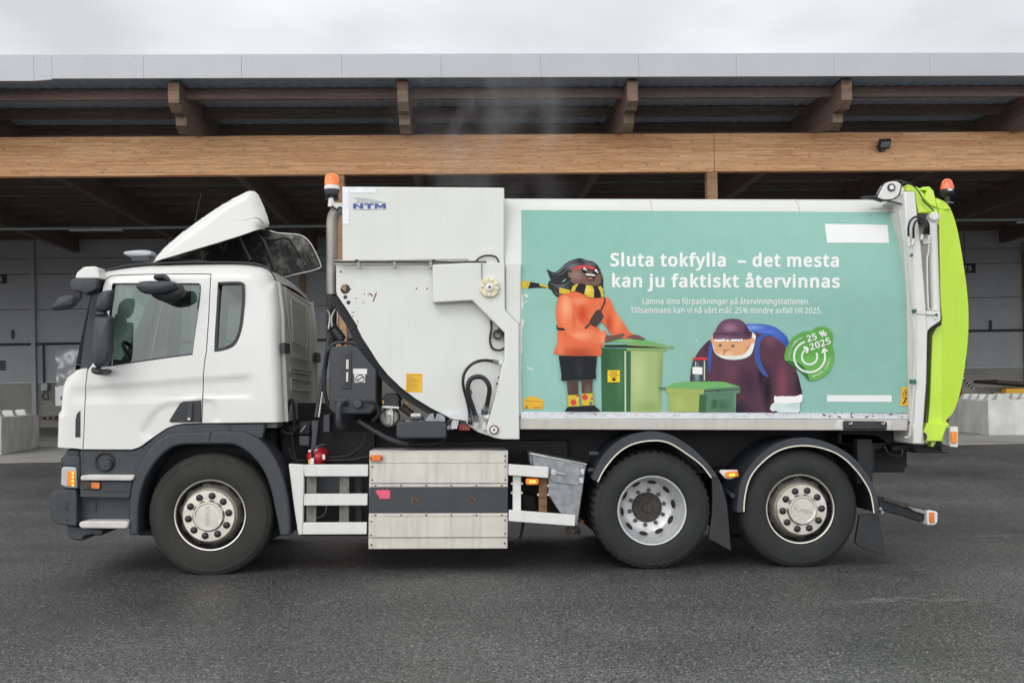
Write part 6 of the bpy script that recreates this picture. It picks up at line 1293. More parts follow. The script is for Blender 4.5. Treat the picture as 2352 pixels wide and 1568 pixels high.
lay += [(circ(*O((670, 478))[0], 3.0, 12), BLK), (circ(*O((843, 485))[0], 3.0, 12), BLK), (circ(*O((666, 473))[0], 1.0, 8), CUFF), (circ(*O((839, 480))[0], 1.0, 8), CUFF), (O((722, 520), (730, 520), (732, 605), (716, 608), (724, 590)), SKLINE), (O((725, 535), (760, 545), (805, 535), (803, 543), (760, 553), (725, 543)), SKLINE),
        (spline(O((1410, 1170), (1440, 1178), (1500, 1172), (1560, 1175), (1620, 1172), (1680, 1175), (1740, 1160), (1785, 1150), (1785, 1245), (1700, 1258), (1550, 1270), (1412, 1262)), 2, True), CUFF),
        (spline(O((1415, 1262), (1550, 1270), (1700, 1258), (1760, 1250), (1750, 1320), (1740, 1394), (1600, 1396), (1470, 1396), (1440, 1370), (1390, 1378), (1352, 1355), (1355, 1310), (1390, 1268)), 3, True), MITT)]
art('printed_bearded_person', lay, ban, .004)
JARG = ink('jar_glass_print', (70, 66, 78), (1600, 860, 10, 40, (130, 170, 164), .7))
lay = [(zA((1056, 1345), (1300, 1352), (1300, 1470), (1054, 1470)), GYL), (O((395, 1150), (500, 1150), (490, 1395), (385, 1395)), GD), (O((490, 1150), (895, 1130), (890, 1395), (480, 1395)), GTEAL), (zA((1035, 1310), (1290, 1318), (1290, 1352), (1038, 1346)), GYL), (O((455, 1100), (952, 1070), (948, 1132), (450, 1152)), GTEAL),
       (zA((1035, 1310), (1090, 1280), (1210, 1268), (1420, 1272), (1525, 1305), (1300, 1322)), GLID), (O((460, 1075), (945, 1040), (950, 1075), (455, 1102)), GTEAL), (O((455, 1098), (950, 1072), (950, 1080), (455, 1106)), BLK), (O((615, 1105), (665, 1098), (650, 1112)), BLK), (spline(O((560, 1250), (600, 1205), (640, 1260), (610, 1330), (560, 1340)), 2, True), GD),
       (zA((990, 1305), (1036, 1308), (1036, 1322), (992, 1320)), GTEAL),
       (O((305, 690), (490, 690), (505, 730), (500, 970), (285, 970), (292, 730)), JARG), (O((302, 650), (400, 645), (498, 650), (498, 680), (305, 682)), REDP), (O((300, 775), (433, 780), (430, 878), (297, 870)), CUFF), (O((452, 690), (468, 690), (466, 960), (450, 960)), GHI), (O((335, 700), (345, 700), (343, 770), (333, 770)), GHI)]
art('printed_short_bin', lay, ban, .010)
# green 25 % sticker in the print
GST = ink('sticker_green_print', (92, 160, 72)); GST2 = ink('sticker_light_green_print', (104, 172, 84)); GST3 = ink('sticker_curl_print', (52, 110, 52))
stc = spline(O((1555, 600), (1600, 470), (1680, 370), (1800, 300), (1920, 285), (1980, 240), (2070, 225), (2160, 260), (2210, 340), (2205, 450), (2200, 490), (2225, 560), (2228, 660), (2190, 790), (2110, 890), (2000, 950), (1890, 962), (1840, 870), (1760, 790), (1660, 720), (1565, 690)), 4, True)
def ringpx(cx, cy, r0, r1, a0, a1): return circ(cx, cy, r1, 30, a0=a0, a1=a1) + circ(cx, cy, r0, 30, a0=a0, a1=a1)[::-1]
cS = O((1893, 635))[0]; u_ = K * .28912
lay = [(stc, GST), (O((1558, 630), (1700, 660), (1900, 618), (2050, 650), (2226, 630), (2205, 760), (2110, 890), (2000, 950), (1890, 962), (1840, 870), (1760, 790), (1660, 720), (1565, 690)), GST2), (spline(O((1565, 692), (1700, 705), (1800, 760), (1860, 850), (1888, 960), (1800, 870), (1700, 790)), 3, True), GST3),
       (ringpx(*cS, 92 * u_, 117 * u_, -30, 235), WPRINT), (ringpx(*cS, 198 * u_, 224 * u_, 108, 252), WPRINT), (ringpx(*cS, 198 * u_, 224 * u_, -28, 108), WPRINT),
       (O((1808, 500), (1840, 490), (1885, 520), (1870, 590), (1838, 580), (1850, 545), (1812, 530)), WPRINT), (O((2050, 585), (2060, 555), (2085, 510), (2146, 556), (2130, 572), (2095, 550), (2070, 592)), WPRINT)]
stk = art('printed_sticker', lay, ban, .011)
def rtext(name, body, cx, cy, size, ang, bold, parent):
    me = glyphs(body, size, bold=bold); xs_ = [v.co.x for v in me.vertices]; ys_ = [v.co.y for v in me.vertices]; mx_, my_ = (min(xs_) + max(xs_)) / 2, (min(ys_) + max(ys_)) / 2; a = rad(ang)
    for v in me.vertices:
        u, w = v.co.x - mx_, v.co.y - my_; v.co = B(cx + u * math.cos(a) - w * math.sin(a), cy - (u * math.sin(a) + w * math.cos(a)), .0165)
    return link(name, me, WPRINT, parent, smooth=0)
rtext('sticker_number', '25 %', *O((1988, 352))[0], 24.5, 19, .03, ban); rtext('sticker_number', '2025', *O((2036, 462))[0], 25, 19, .03, ban)
def arctext(name, body, cx, cy, r, a0, a1, size, flip=False):
    n = len(body)
    for i, ch in enumerate(body):
        if ch == ' ': continue
        a = a0 + (a1 - a0) * i / (n - 1); px, py = cx + r * math.cos(rad(a)), cy - r * math.sin(rad(a))
        rtext(name, ch, px, py, size, a - 90 if not flip else a + 90, .006, ban)
arctext('sticker_lettering', 'TILLSAMMANS', *cS, 276 * u_, 178, 112, 7.8); arctext('sticker_lettering', 'MINDRE AVFALL', *cS, 270 * u_, -78, -8, 7.8, True)
# warning labels on the container
def label(name, pts, y, m, parent, lines=(), t=.004): return plate(name, pts, y - t, y + .002, m, parent, 0)
wl1 = art('warning_label', [(zG((168, 1268), (205, 1268), (210, 1242), (300, 1242), (302, 1262), (377, 1278), (372, 1382), (168, 1374)), YELLOW), (zG((180, 1290), (360, 1296), (360, 1302), (180, 1296)), DARKTXT), (zG((178, 1370), (198, 1335), (218, 1370)), INK), (zG((185, 1366), (198, 1345), (211, 1366)), YELLOW), (zG((196, 1348), (200, 1348), (199, 1364), (197, 1364)), INK)], T, .006)
a_, c_ = zG((276, 1366), (352, 1366)); text('label_lettering', 'BOTEK', a_[0], c_[0], a_[1], c_[1], 2.6, .02, mat('red_ink', (.5, .04, .03), .5), wl1, .0105)
wl2 = art('warning_label', [(zB((1718, 692), (1784, 694), (1778, 828), (1708, 826)), YELLOW), (zB((1722, 752), (1748, 706), (1774, 752)), INK), (zB((1729, 748), (1748, 714), (1767, 748)), YELLOW), (zB((1740, 742), (1750, 722), (1756, 742)), INK), (zB((1745, 768), (1757, 770), (1742, 805), (1728, 815), (1724, 800), (1734, 800)), INK), (zB((1722, 765), (1770, 764), (1770, 768), (1722, 769)), INK)], T, .006)
for pp in (((640, 505), (1000, 510)), ((1000, 510), (1035, 860))): hose('tape_edge', z8(*pp), .18, .004, LEDGE, bodyo)
chips('peeled_tape', 12, *[z8((760, 520))[0][0], z8((920, 520))[0][0], z8((0, 512))[0][1], z8((0, 548))[0][1]], LEDGE, .16, 1.6, bodyo, 12)
# reversing switch panel
plate('switch_bracket', z7((1008, 120), (1040, 112), (1468, 122), (1464, 200), (1010, 198), (985, 192)), -.035, .02, DIRTYW, T, .01)
swp = plate('switch_panel', z7((1062, 122), (1080, 117), (1415, 122), (1430, 130), (1428, 192), (1415, 197), (1065, 196)), -.06, -.03, BLACK, T, .012)
for zx in (1130, 1400): q = S(*z7((zx, 165))[0], -.06); MB().cyl((q.x, -.066, q.z), (q.x, -.05, q.z), .02, n=16).build('button', INK, swp)
for zx in (1112, 1385): hose('pictogram', z7((zx, 134), (zx + 2, 146), (zx + 18, 142), (zx + 22, 132), (zx + 12, 128)), -.0615, .0035, PAPER, swp, 5, 2)
FLG = mat('greasy_flange_paint', (0.68, 0.62, 0.42), 0.45, var=.2, scale=18)
MUDG = mat('mudguard_plastic', (0.030, 0.034, 0.042), 0.5, var=.15, scale=8, bump=.1, bscale=200)
TRIMW = mat('cream_edge_trim', (0.72, 0.70, 0.58), 0.5)
# --- upper housing and loading hopper
ub = plate('upper_housing', z3((567, 200), (1919, 209), (1921, 832), (567, 832)), .02, WID - .02, BODYW, T, .012, 3)
plate('housing_tape', z3((568, 203), (620, 203), (622, 515), (600, 510), (572, 515)), .0165, .03, ALUTAPE, ub, 0); plate('housing_tape', z3((621, 204), (851, 207), (851, 254), (621, 252)), .0165, .03, ALUTAPE, ub, 0)
b = MB(); sw1 = spline(X(z3((665, 292), (760, 296), (850, 312), (926, 333)), .015), 5) + X(z3((800, 334), (770, 312), (715, 300)), .015); b.prism(sw1, .0155, .03)
sw2 = spline(X(z3((668, 294), (715, 303), (758, 316), (786, 334)), .015), 5) + X(z3((676, 334), (692, 316)), .015); b.prism(sw2, .0155, .03); b.build('logo_swoosh', LGREY, ub, 0)
def ntext(name, body, pl, pr, base, cap, m, y, parent, bold=.03):
    me = glyphs(body, 1.0, bold=bold); xs_ = [v.co.x for v in me.vertices]; ys_ = [v.co.y for v in me.vertices]; a, c, h = min(xs_), max(xs_), max(ys_)
    for v in me.vertices:
        v.co = S(pl + (pr - pl) * (v.co.x - a) / (c - a), base - v.co.y * cap / h, y)
    return link(name, me, m, parent, smooth=0)
for lt in ([(658, 383), (658, 342), (680, 342), (716, 368), (716, 342), (741, 342), (741, 383), (719, 383), (683, 357), (683, 383)], [(752, 342), (829, 342), (829, 353), (803, 353), (803, 383), (778, 383), (778, 353), (752, 353)], [(838, 383), (838, 342), (862, 342), (884, 364), (906, 342), (930, 342), (930, 383), (908, 383), (908, 360), (890, 378), (878, 378), (860, 360), (860, 383)]):
    plate('logo_letter', z3(*lt), .0145, .03, NAVY, ub, 0)
plate('logo_line', z3((656, 388), (930, 386), (930, 391), (656, 393)), .0155, .03, LGREY, ub, 0)
hp = z3((517, 845), (1925, 835)) + [(1193, 1005)] + z4((1900, 1033), (1800, 1008), (1700, 974), (1620, 921), (1600, 892), (1590, 880), (1470, 860), (1300, 770), (1170, 690), (1060, 605), (950, 500), (870, 400), (800, 290), (735, 190), (690, 100)) + z3((700, 1372), (600, 1215), (525, 1105), (517, 1070))
hole = circ(*z3((592, 1055))[0], 11.2, 24)
mb = relief(X(hp, .05), [X(hole, .05)], None, .4, .03)
for v in mb.bm.verts: v.co.y += .05
hop = mb.build('hopper_side', BODYW, T, 30)
b = MB(); curve = z3((525, 1105), (600, 1215), (700, 1372)) + z4((690, 100), (735, 190), (800, 290), (870, 400), (950, 500), (1060, 605), (1170, 690), (1300, 770), (1470, 860))
cv = X(curve, .05); A = [b.V((x, .06, z)) for x, z in cv]; C_ = [b.V((x, WID - .06, z)) for x, z in cv]
for i in range(len(cv) - 1): b.face((A[i], A[i + 1], C_[i + 1], C_[i]))
b.build('hopper_belly', BODYW, T, 60)
mb = relief(X(hp, .05), [], None, .5, 0)
for v in mb.bm.verts: v.co.y = WID - .05
mb.build('hopper_side', BODYW, T, 30)
q = X([(775, 606), (1160, 606)], .05); b = MB(); b.prism([(q[0][0], q[0][1] - .02), (q[1][0], q[0][1] - .02), (q[1][0], q[0][1]), (q[0][0], q[0][1])], .06, WID - .06); b.build('hopper_deck', BODYW, T)
cvb = [(x + 6, y + 3) for x, y in curve]
edge = curve; low = [(x - 20 + i * .6, y + 9) for i, (x, y) in enumerate(curve)]
b = MB(); b.ribbon(X(edge, .12), X(low, .12), .12, .18); b.build('hopper_edge_stiffener', SOOT, T)
for zz, r in (((555, 910), 2.2), ((593, 1122), 4.6), ((619, 1167), 4.8), ((1187, 1051), 2.0), ((1275, 1051), 2.0)):
    q = S(*z3(zz)[0], .05); MB().cyl((q.x, .049, q.z), (q.x, .06, q.z), r / 256, n=14).build('bolt_hole', INK, hop)
q = S(*z3((575, 1080))[0], .12); MB().obox((q.x, .13, q.z), (.03, 0, -.02), (0, .01, 0), (.008, 0, .012)).build('hole_latch', BLACK, hop)
RB = mat('dried_red_brown_scuff', (0.20, 0.10, 0.085), 0.8, var=.3)
sc = [((750, 1090), (757, 1090), (755, 1108), (751, 1106)), ((785, 1085), (805, 1090), (828, 1112), (820, 1116), (795, 1102)), ((778, 1098), (783, 1098), (788, 1112), (782, 1112)), ((848, 1080), (856, 1080), (850, 1110), (838, 1135), (834, 1155), (818, 1162), (826, 1140)), ((672, 1138), (694, 1126), (692, 1132), (675, 1142)), ((734, 1170), (750, 1156), (748, 1164), (736, 1176)), ((645, 1252), (672, 1240), (672, 1246), (650, 1258)), ((650, 1275), (662, 1280), (660, 1288), (652, 1285)), ((690, 1310), (700, 1325), (698, 1340), (692, 1330)), ((632, 1050), (648, 1054), (634, 1062))]
for q_ in [z3(*z_) for z_ in sc] + [zH((1200, 640), (1225, 630), (1238, 680), (1222, 740), (1205, 700)), zH((1218, 590), (1230, 580), (1226, 620))]:
    b = MB(); b.face([b.V((x, .0488, z)) for x, z in X(q_, .0488)]); b.build('scuff_stain', RB, hop, 0)
# raised front plate with boxed cover
fp = z3((1320, 852), (1480, 843), (1600, 836), (1922, 836)) + [(1160, 710), (1192, 742), (1193.5, 1009)] + z4((1900, 1036), (1830, 1022), (1795, 1005), (1775, 975), (1770, 945), (1778, 910), (1795, 860), (1840, 690), (1885, 490), (1905, 400), (1921, 385), (1922, 160)) + z3((1923, 1420), (1650, 1148), (1322, 1168))
plate('hopper_front_plate', fp, -.07, .04, BODYW, T, .010, 3)
plate('plate_seam', z3((1920, 1225), (1926, 1225), (2040, 1340), (2034, 1342)), -.0712, -.05, LEDGE, T, 0)
plate('column_panel', [(1161, 604), (1196, 604), (1196, 744), (1192, 744), (1161, 711)], -.02, .03, BODYW, T, .006)
q = S(*z3((1795, 1042))[0], -.07)
fl = MB().lathe((q.x, -.07, q.z), [(.0, -.030), (.085, -.030), (.09, -.024), (.09, .02)], 36).build('bearing_flange', FLG, T, 35, .004)
MB().lathe((q.x, -.10, q.z), [(0, -.022), (.012, -.022), (.034, -.016), (.036, .01)], 24).build('bearing_cap', PAPER, fl)
MB().cyl((q.x, -.128, q.z), (q.x, -.11, q.z), .011, n=10).build('grease_nipple', DARKRUST, fl)
for a in (30, 75, 170, 265, 350):
    p = (q.x + .068 * math.cos(rad(a)), -.10, q.z + .068 * math.sin(rad(a))); MB().cyl(p, (p[0], -.118, p[2]), .012, n=6).build('flange_bolt', BRIGHT, fl)
hose('grease_line', z3((1732, 825), (1732, 965), (1765, 1010), (1795, 1042)), [-.085, -.085, -.1, -.125], .005, GALV)
hose('cable_loop', z3((1680, 830), (1705, 800), (1750, 779), (1790, 775), (1840, 783), (1862, 805), (1875, 832)), -.03, .008, BLACK)
q = S(*z3((1795, 838))[0], .0); MB().lathe((q.x, .01, q.z), [(0, -.01), (.13, -.01), (.13, .02)], 30).build('cable_disc', BODYW, T)
b = MB()
for dz, r in ((0, .012), (.025, .008)):
    p0, p1 = S(768, 606, -.02), S(1075, 601.5, -.02); b.cyl((p0.x, -.02, p0.z + dz), (p1.x, -.02, p1.z + dz), r, n=8)
b.build('hydraulic_pipes', LEDGE, T)
hose('wiring', z3((498, 826), (700, 828), (1330, 828), (1480, 832), (1600, 828), (1690, 828), (1770, 830)), -.035, .008, DARKRUST)
for zx in (705, 1005, 1305):
    b = MB()
    for zy in (845, 868): q = S(*z3((zx, zy))[0], .0); b.cyl((q.x, .01, q.z), (q.x, -.045, q.z), .014, n=14)
    b.build('pipe_clamp', GALV, T)
for zx in (688, 1330): q = S(*z3((zx, 822))[0], -.03); MB().obox((q.x, -.03, q.z), (.014, 0, 0), (0, .02, 0), (0, 0, .012)).build('cable_clip', BLACK, T)
plate('seam_line', z3((570, 846), (596, 886), (1316, 884), (1316, 889), (592, 890), (566, 848)), .0485, .06, LEDGE, hop, 0)
# hoses on the hopper
def fitting(name, a, c, y0, y1, r, m): MB().cyl(tuple(S(*a, y0)), tuple(S(*c, y1)), r, n=12).build(name, m, T)
h1 = [(1902, 402), (1860, 392), (1820, 384), (1740, 378), (1660, 403), (1600, 460), (1575, 530), (1580, 610), (1605, 700), (1625, 790), (1632, 850)]
hose('hydraulic_hose', z4(*h1[2:]), [-.02, -.06, -.08, -.07, -.06, -.05, -.03, -.02, -.01], .0135, BLACK)
fitting('hose_fitting', z4((1820, 384))[0], z4((1875, 398))[0], -.02, .0, .019, GALV); fitting('hose_fitting', z4((1632, 822))[0], z4((1634, 880))[0], -.01, .01, .019, GALV); fitting('hose_fitting', z4((1872, 396))[0], z4((1905, 402))[0], 0, .0, .024, BODYW)
h2 = [(1772, 760), (1795, 640), (1786, 575), (1745, 525), (1690, 514), (1640, 535), (1616, 590), (1622, 670), (1655, 770), (1678, 845)]
hose('hydraulic_hose', z4(*h2), [-.03, -.08, -.10, -.10, -.10, -.10, -.09, -.07, -.04, -.02], .0215, BLACK, T, 12)
fitting('hose_fitting', z4((1775, 750))[0], z4((1755, 800))[0], -.03, .0, .026, GALV); fitting('hose_fitting', z4((1678, 830))[0], z4((1686, 888))[0], -.02, .0, .027, GALV); fitting('hose_fitting', z4((1757, 790))[0], z4((1750, 830))[0], 0, .0, .030, TANK); fitting('hose_fitting', z4((1748, 842))[0], z4((1790, 855))[0], .0, .0, .026, BODYW)
fitting('hose_fitting', z4((1633, 880))[0], z4((1634, 905))[0], .01, .03, .022, TANK); fitting('hose_fitting', z4((1685, 888))[0], z4((1686, 930))[0], .0, .02, .026, BODYW)
hose('cable', z3((1806, 1318), (1812, 1380), (1802, 1440), (1800, 1490), (1815, 1540), (1850, 1562), (1890, 1562), (1922, 1545)), .02, .010, BLACK)
q = S(*z3((1866, 1434))[0], .0); b = MB(); o_ = circ(q.x, q.z, .046, 24); i_ = circ(q.x, q.z, .027, 24); b.ribbon(o_ + [o_[0]], i_ + [i_[0]], -.02, .04); b.obox((q.x + .05, .01, q.z + .05), (.045, 0, .0), (0, .025, 0), (0, 0, .03)); b.build('lifting_eye', DARKRUST, T)
lb2 = plate('warning_label', z4((1102, 485), (1237, 489), (1232, 646), (1096, 642)), .0475, .06, YELLOW, T, 0)
b = MB(); rnd = random.Random(2)
for i in range(14):
    y = 498 + i * 10.3; l = 1108 - (i * .4); w_ = rnd.uniform(60, 118)
    if i == 1 or i == 13: w_ = 40
    b.prism(X(z4((l, y), (l + w_, y + 1), (l + w_, y + 4), (l, y + 3)), .0468), .0468, .05)
b.build('label_writing', DARKTXT, lb2, 0)
plate('lower_tape', zH((640, 968), (1390, 970), (1385, 1062), (860, 1068)), .0475, .06, ALUTAPE, hop, 0)
q = S(*z4((1833, 956))[0], -.07); pn = MB().lathe((q.x, -.07, q.z), [(0, -.02), (.03, -.02), (.032, -.01)], 28).build('pin', PAPER, T)
b = MB(); o_ = circ(q.x, q.z, .042, 28); i_ = circ(q.x, q.z, .031, 28); b.ribbon(o_ + [o_[0]], i_ + [i_[0]], -.088, -.06); b.build('pin_ring', RB, pn); MB().cyl((q.x, -.092, q.z), (q.x, -.08, q.z), .010, n=12).build('pin_bore', INK, pn)
plate('cable_cover', z4((1735, 900), (1768, 890), (1772, 960), (1738, 962)), .02, .06, BODYW, T, .006)
for zz in ((1885, 520), (1870, 572)): q = S(*z4(zz)[0], .0); MB().cyl((q.x - .01, -.02, q.z), (q.x - .01, .03, q.z), .012, n=8).build('stud_bolt', DARKRUST, T)

# --- rear frame, cylinder and tailgate
DIRTP = DIRTYW
plate('rear_frame', [(2077, 440), (2101.5, 439.5), (2107.5, 496), (2115.5, 561), (2126, 690), (2131, 760), (2128.5, 880), (2122, 968), (2118, 1020), (2098, 1019), (2097, 975), (2102, 968), (2104, 860), (2098, 740), (2091, 640), (2083, 540)], -.10, .35, GUARD, T, .012)
plate('frame_web', [(2066, 486), (2078, 470), (2084, 540), (2092, 640), (2099, 740), (2105, 860), (2101, 968), (2088, 968), (2086, 800), (2083, 660), (2076, 560)], -.03, .3, DIRTYW, T, .006)
hg = plate('hinge_plate', spline(z8((845, 212), (920, 208), (965, 232), (1005, 285), (1012, 312), (960, 340), (905, 395), (850, 410), (790, 412), (740, 390), (722, 375), (775, 268), (805, 230)), 2, True), .03, .12, GUARD, T, .008)
q = S(*z8((865, 277))[0], .03); b = MB(); o_ = circ(q.x, q.z, .036, 20); i_ = circ(q.x, q.z, .022, 20); b.ribbon(o_ + [o_[0]], i_ + [i_[0]], .018, .04); b.build('pin_grease_ring', INK, hg); MB().cyl((q.x, .014, q.z), (q.x, .04, q.z), .022, n=14).build('hinge_pin', PAPER, hg)
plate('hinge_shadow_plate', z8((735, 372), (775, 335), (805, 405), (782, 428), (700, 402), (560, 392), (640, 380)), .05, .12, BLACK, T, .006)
plate('frame_cap', z8((960, 320), (1125, 318), (1130, 345), (1010, 470), (880, 420)), -.02, .3, DIRTYW, T, .01)
for p in (((790, 412), (870, 410), (940, 370), (970, 300), (985, 240), (1030, 222), (1090, 245), (1160, 310), (1205, 385), (1225, 430), (1300, 500), (1335, 545), (1335, 590)), ((560, 390), (680, 385), (760, 410), (860, 430), (960, 455), (1005, 480), (1018, 560), (1030, 640), (1055, 760))):
    hose('cable', z8(*p), -.04, .006, BLACK)
hose('cable', z8((530, 388), (620, 382), (700, 372), (760, 280), (800, 225)), .05, .010, BLACK); hose('cable', z8((880, 212), (940, 205), (1010, 215), (1040, 235)), .1, .010, BLACK)
for p, r in ((((1057, 815), (1055, 720), (1075, 650), (1120, 605), (1180, 598), (1240, 625), (1275, 680), (1280, 790)), .010), (((1112, 840), (1112, 720), (1130, 660), (1165, 625), (1210, 620), (1255, 660), (1262, 780)), .010), (((1215, 790), (1235, 740), (1232, 690), (1190, 640)), .010), (((1245, 790), (1262, 720), (1240, 650), (1200, 610)), .010)):
    hose('hydraulic_hose', z8(*p), [-.12] + [-.20] * (len(p) - 2) + [-.14], r, BLACK, T, 10)
for p in (((1058, 815), (1066, 925)), ((1112, 840), (1098, 910)), ((1208, 792), (1200, 850)), ((1280, 790), (1280, 850))): hose('hose_fitting', z8(*p), -.13, .012, GUARD, T, 10, 2)
hose('rigid_pipe', z8((1066, 920), (1075, 1010), (1095, 1280), (1108, 1568)) + zC((595, 560), (606, 660), (612, 900), (605, 1400), (598, 1568)) + zB((1805, 720), (1785, 950), (1775, 1040), (1740, 1052)), -.12, .008, DIRTYW, T, 8, 3)
hose('rigid_pipe', z8((1098, 910), (1088, 1010), (1100, 1250), (1112, 1560)) + zC((570, 440), (575, 620)), -.12, .006, DIRTYW, T, 8, 3)
GRN = mat('green_pipe_clamp', (.03, .14, .09), .5)
for zz in (((580, 570), (638, 568), (638, 640), (584, 642)),): plate('pipe_clip', zC(*zz), -.145, -.09, GRN, T, .006)
plate('pipe_clip', zB((1790, 640), (1826, 638), (1826, 670), (1790, 670)), -.145, -.09, GRN, T, .006); plate('pipe_clip', z8((1085, 1000), (1110, 998), (1110, 1035), (1085, 1035)), -.145, -.09, GRN, T, .006)
# lifting cylinder
plate('frame_closing_plate', [(2103, 470), (2150, 482), (2153, 600), (2158, 742), (2128, 765), (2116, 640), (2108, 540)], .14, .30, DIRTYW, T, .004)
A_, C2 = S(2140, 500, .0), S(2148.5, 724, .0)
cyl_ = MB().cyl((A_.x, .0, A_.z), (C2.x, .0, C2.z), .043, n=24).build('lift_cylinder', GUARD, T, 50)
q = S(*z8((1325, 605))[0], -.02); MB().lathe((q.x, -.05, q.z), [(0, -.02), (.03, -.02), (.045, -.005), (.045, .08)], 20).build('rod_eye', GUARD, cyl_)
hose('cylinder_pipe', z8((1280, 900), (1278, 980), (1262, 1070), (1264, 1300), (1270, 1560)) + zC((850, 300), (853, 470), (858, 560), (890, 575)), -.06, .008, GUARD, cyl_, 8, 4)
plate('cylinder_block', z8((1210, 850), (1300, 826), (1304, 905), (1222, 900)), -.07, .0, GUARD, cyl_, .008); hose('cylinder_fitting', z8((1200, 850), (1250, 858)), -.06, .013, GUARD, cyl_)
plate('cylinder_foot', zC((820, 598), (1055, 590), (1058, 610), (820, 616)), -.06, .06, DIRTYW, cyl_, .004)
br = plate('cylinder_bracket', zC((815, 612), (1075, 622), (1098, 640), (1098, 790), (890, 935), (845, 1000), (820, 1060)), -.085, .1, GUARD, T, .008)
q = S(*zC((1000, 685))[0], -.085); b = MB(); b.lathe((q.x, -.085, q.z), [(0, -.012), (.022, -.012), (.025, .0)], 22); b.prism(X(zC((960, 720), (1045, 720), (1020, 765), (985, 768)), -.095), -.096, -.08); b.build('pin_keeper', GUARD, br); MB().cyl((q.x, -.104, q.z), (q.x, -.09, q.z), .012, n=10).build('pin_grease', INK, br)
hose('grease_line', zC((635, 670), (820, 680), (990, 686)), -.1, .004, GALV)
hose('tailgate_seal', zC((1100, 850), (1000, 905), (920, 965), (875, 1020), (858, 1100), (852, 1568)) + zB((1898, 480), (1890, 700), (1880, 950)), .0, .014, SEAL, T, 10, 5)
tgp = [(2150, 478), (2151.5, 498), (2155, 690), (2159.5, 738), (2143.5, 757), (2136.5, 772), (2131, 923), (2126, 976), (2114, 984), (2108, 993), (2113, 1012), (2163, 1013), (2178, 973.5), (2168, 965.5)] + spline([(2168, 965.5), (2184, 952), (2197, 932.5), (2209, 897), (2219.5, 849), (2227.5, 794), (2231, 746), (2230, 700), (2225, 654), (2218.5, 615), (2210, 571), (2200, 527), (2187, 491), (2172, 470), (2158, 462)], 4)[1:]
xl_ = S(2166, 700, 0).x
tg = relief(X(tgp, .10), [], lambda x, z: .05 + 0.34 * max(0, x - xl_ - .012 * (z - 2)), .05, .02).build('tailgate', LIME, T, 12)
b = MB(); oc = X([p for p in tgp[13:]], .10); A = [b.V((x, .05 + 0.34 * max(0, x - xl_ - .012 * (z - 2)) + .01, z)) for x, z in oc]; C_ = [b.V((x, WID - .05, z)) for x, z in oc]
for i in range(len(oc) - 1): b.face((A[i], A[i + 1], C_[i + 1], C_[i]))
b.build('tailgate_rear_skin', LIME, T, 60)
mb = relief(X(tgp, .05), [], None, .3, 0)
for v in mb.bm.verts: v.co.y = WID - .05
mb.build('tailgate', LIME, T, 12)
plate('hinge_arm', z8((1045, 240), (1130, 262), (1185, 285), (1230, 340), (1330, 470), (1378, 520), (1380, 560), (1280, 545), (1165, 560), (1140, 430), (1125, 318), (1040, 312)), .0, .16, LIME, T, .006)
plate('hinge_lug', z8((1195, 300), (1215, 268), (1290, 266), (1334, 312), (1352, 390), (1370, 500), (1290, 460), (1225, 395), (1262, 310)), -.03, .10, LIME, T, .006)
plate('gusset', z8((1350, 388), (1405, 405), (1440, 440), (1470, 495), (1375, 502)), .06, .09, LIME, T, .004)
plate('arm_side', z8((1140, 430), (1225, 520), (1385, 530), (1392, 700), (1365, 670), (1300, 560), (1170, 560)), .01, .2, LIME, T, .006)
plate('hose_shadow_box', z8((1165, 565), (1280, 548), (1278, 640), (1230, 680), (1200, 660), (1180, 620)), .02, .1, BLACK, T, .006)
plate('beacon_shelf', z8((1375, 502), (1520, 498), (1522, 512), (1385, 516)), .05, .3, LIME, T, .003)
rb, cx, r, z0, z1_, zl_, zs = beacon(2160.5, 2190, (411, 434.5), 452, 480, .15, BEACONR, True)
b = MB(); b.lathe((cx, .15, 0), [(r * .98, z0), (r * 1.02, z0 - .01), (r * 1.0, z0 - .04), (r * .75, zl_ + .012), (r * .36, zl_), (r * .36, (zl_ + zs) / 2), (r * .28, (zl_ + zs) / 2 - .005), (r * .28, zs)], 28, axis='Z'); b.build('beacon_base', BLACK, rb)
plate('beacon_sticker', z8((1493, 288), (1540, 288), (1540, 308), (1495, 308)), .02, .03, PAPER, rb, 0)
hose('wing_screw', z8((1445, 450), (1480, 445), (1530, 440), (1550, 450)), .12, .006, GALV, rb); hose('beacon_cable', z8((1400, 530), (1430, 580), (1470, 575), (1500, 540), (1495, 515)), .14, .005, BLACK, rb)
plate('tailgate_foot', zB((1895, 960), (1905, 948), (2048, 955), (2005, 1080), (1845, 1080), (1832, 1062), (1832, 1020), (1850, 1010), (1880, 1005)), -.02, .2, LIME, T, .01)
q = S(*zB((1862, 1045))[0], -.02); MB().lathe((q.x, -.02, q.z), [(0, -.03), (.035, -.03), (.042, -.02), (.042, .02)], 24).build('foot_pin', DARKRUST, T)
plate('frame_shoe', zB((1805, 955), (1870, 955), (1880, 1100), (1815, 1100), (1812, 1010)), -.06, .3, DIRTYW, T, .01)
plate('lime_lug', zB((1926, 1084), (1955, 1084), (1950, 1118), (1930, 1118)), .05, .12, LIME, T, .004)
rl = plate('rear_lamp_box', z7((1955, 172), (2012, 166), (2020, 175), (2020, 335), (2012, 342), (1955, 335)), .02, .22, GUARD, T, .01)
plate('rear_marker_lamp', z7((1964, 215), (1975, 206), (2003, 206), (2013, 216), (2013, 295), (2003, 306), (1975, 306), (1964, 295)), .0, .04, ORANGELIT, rl, .008)
plate('lamp_box_bracket', z7((1900, 170), (1956, 168), (1956, 336), (1880, 320)), .06, .2, GALV, T, .01)
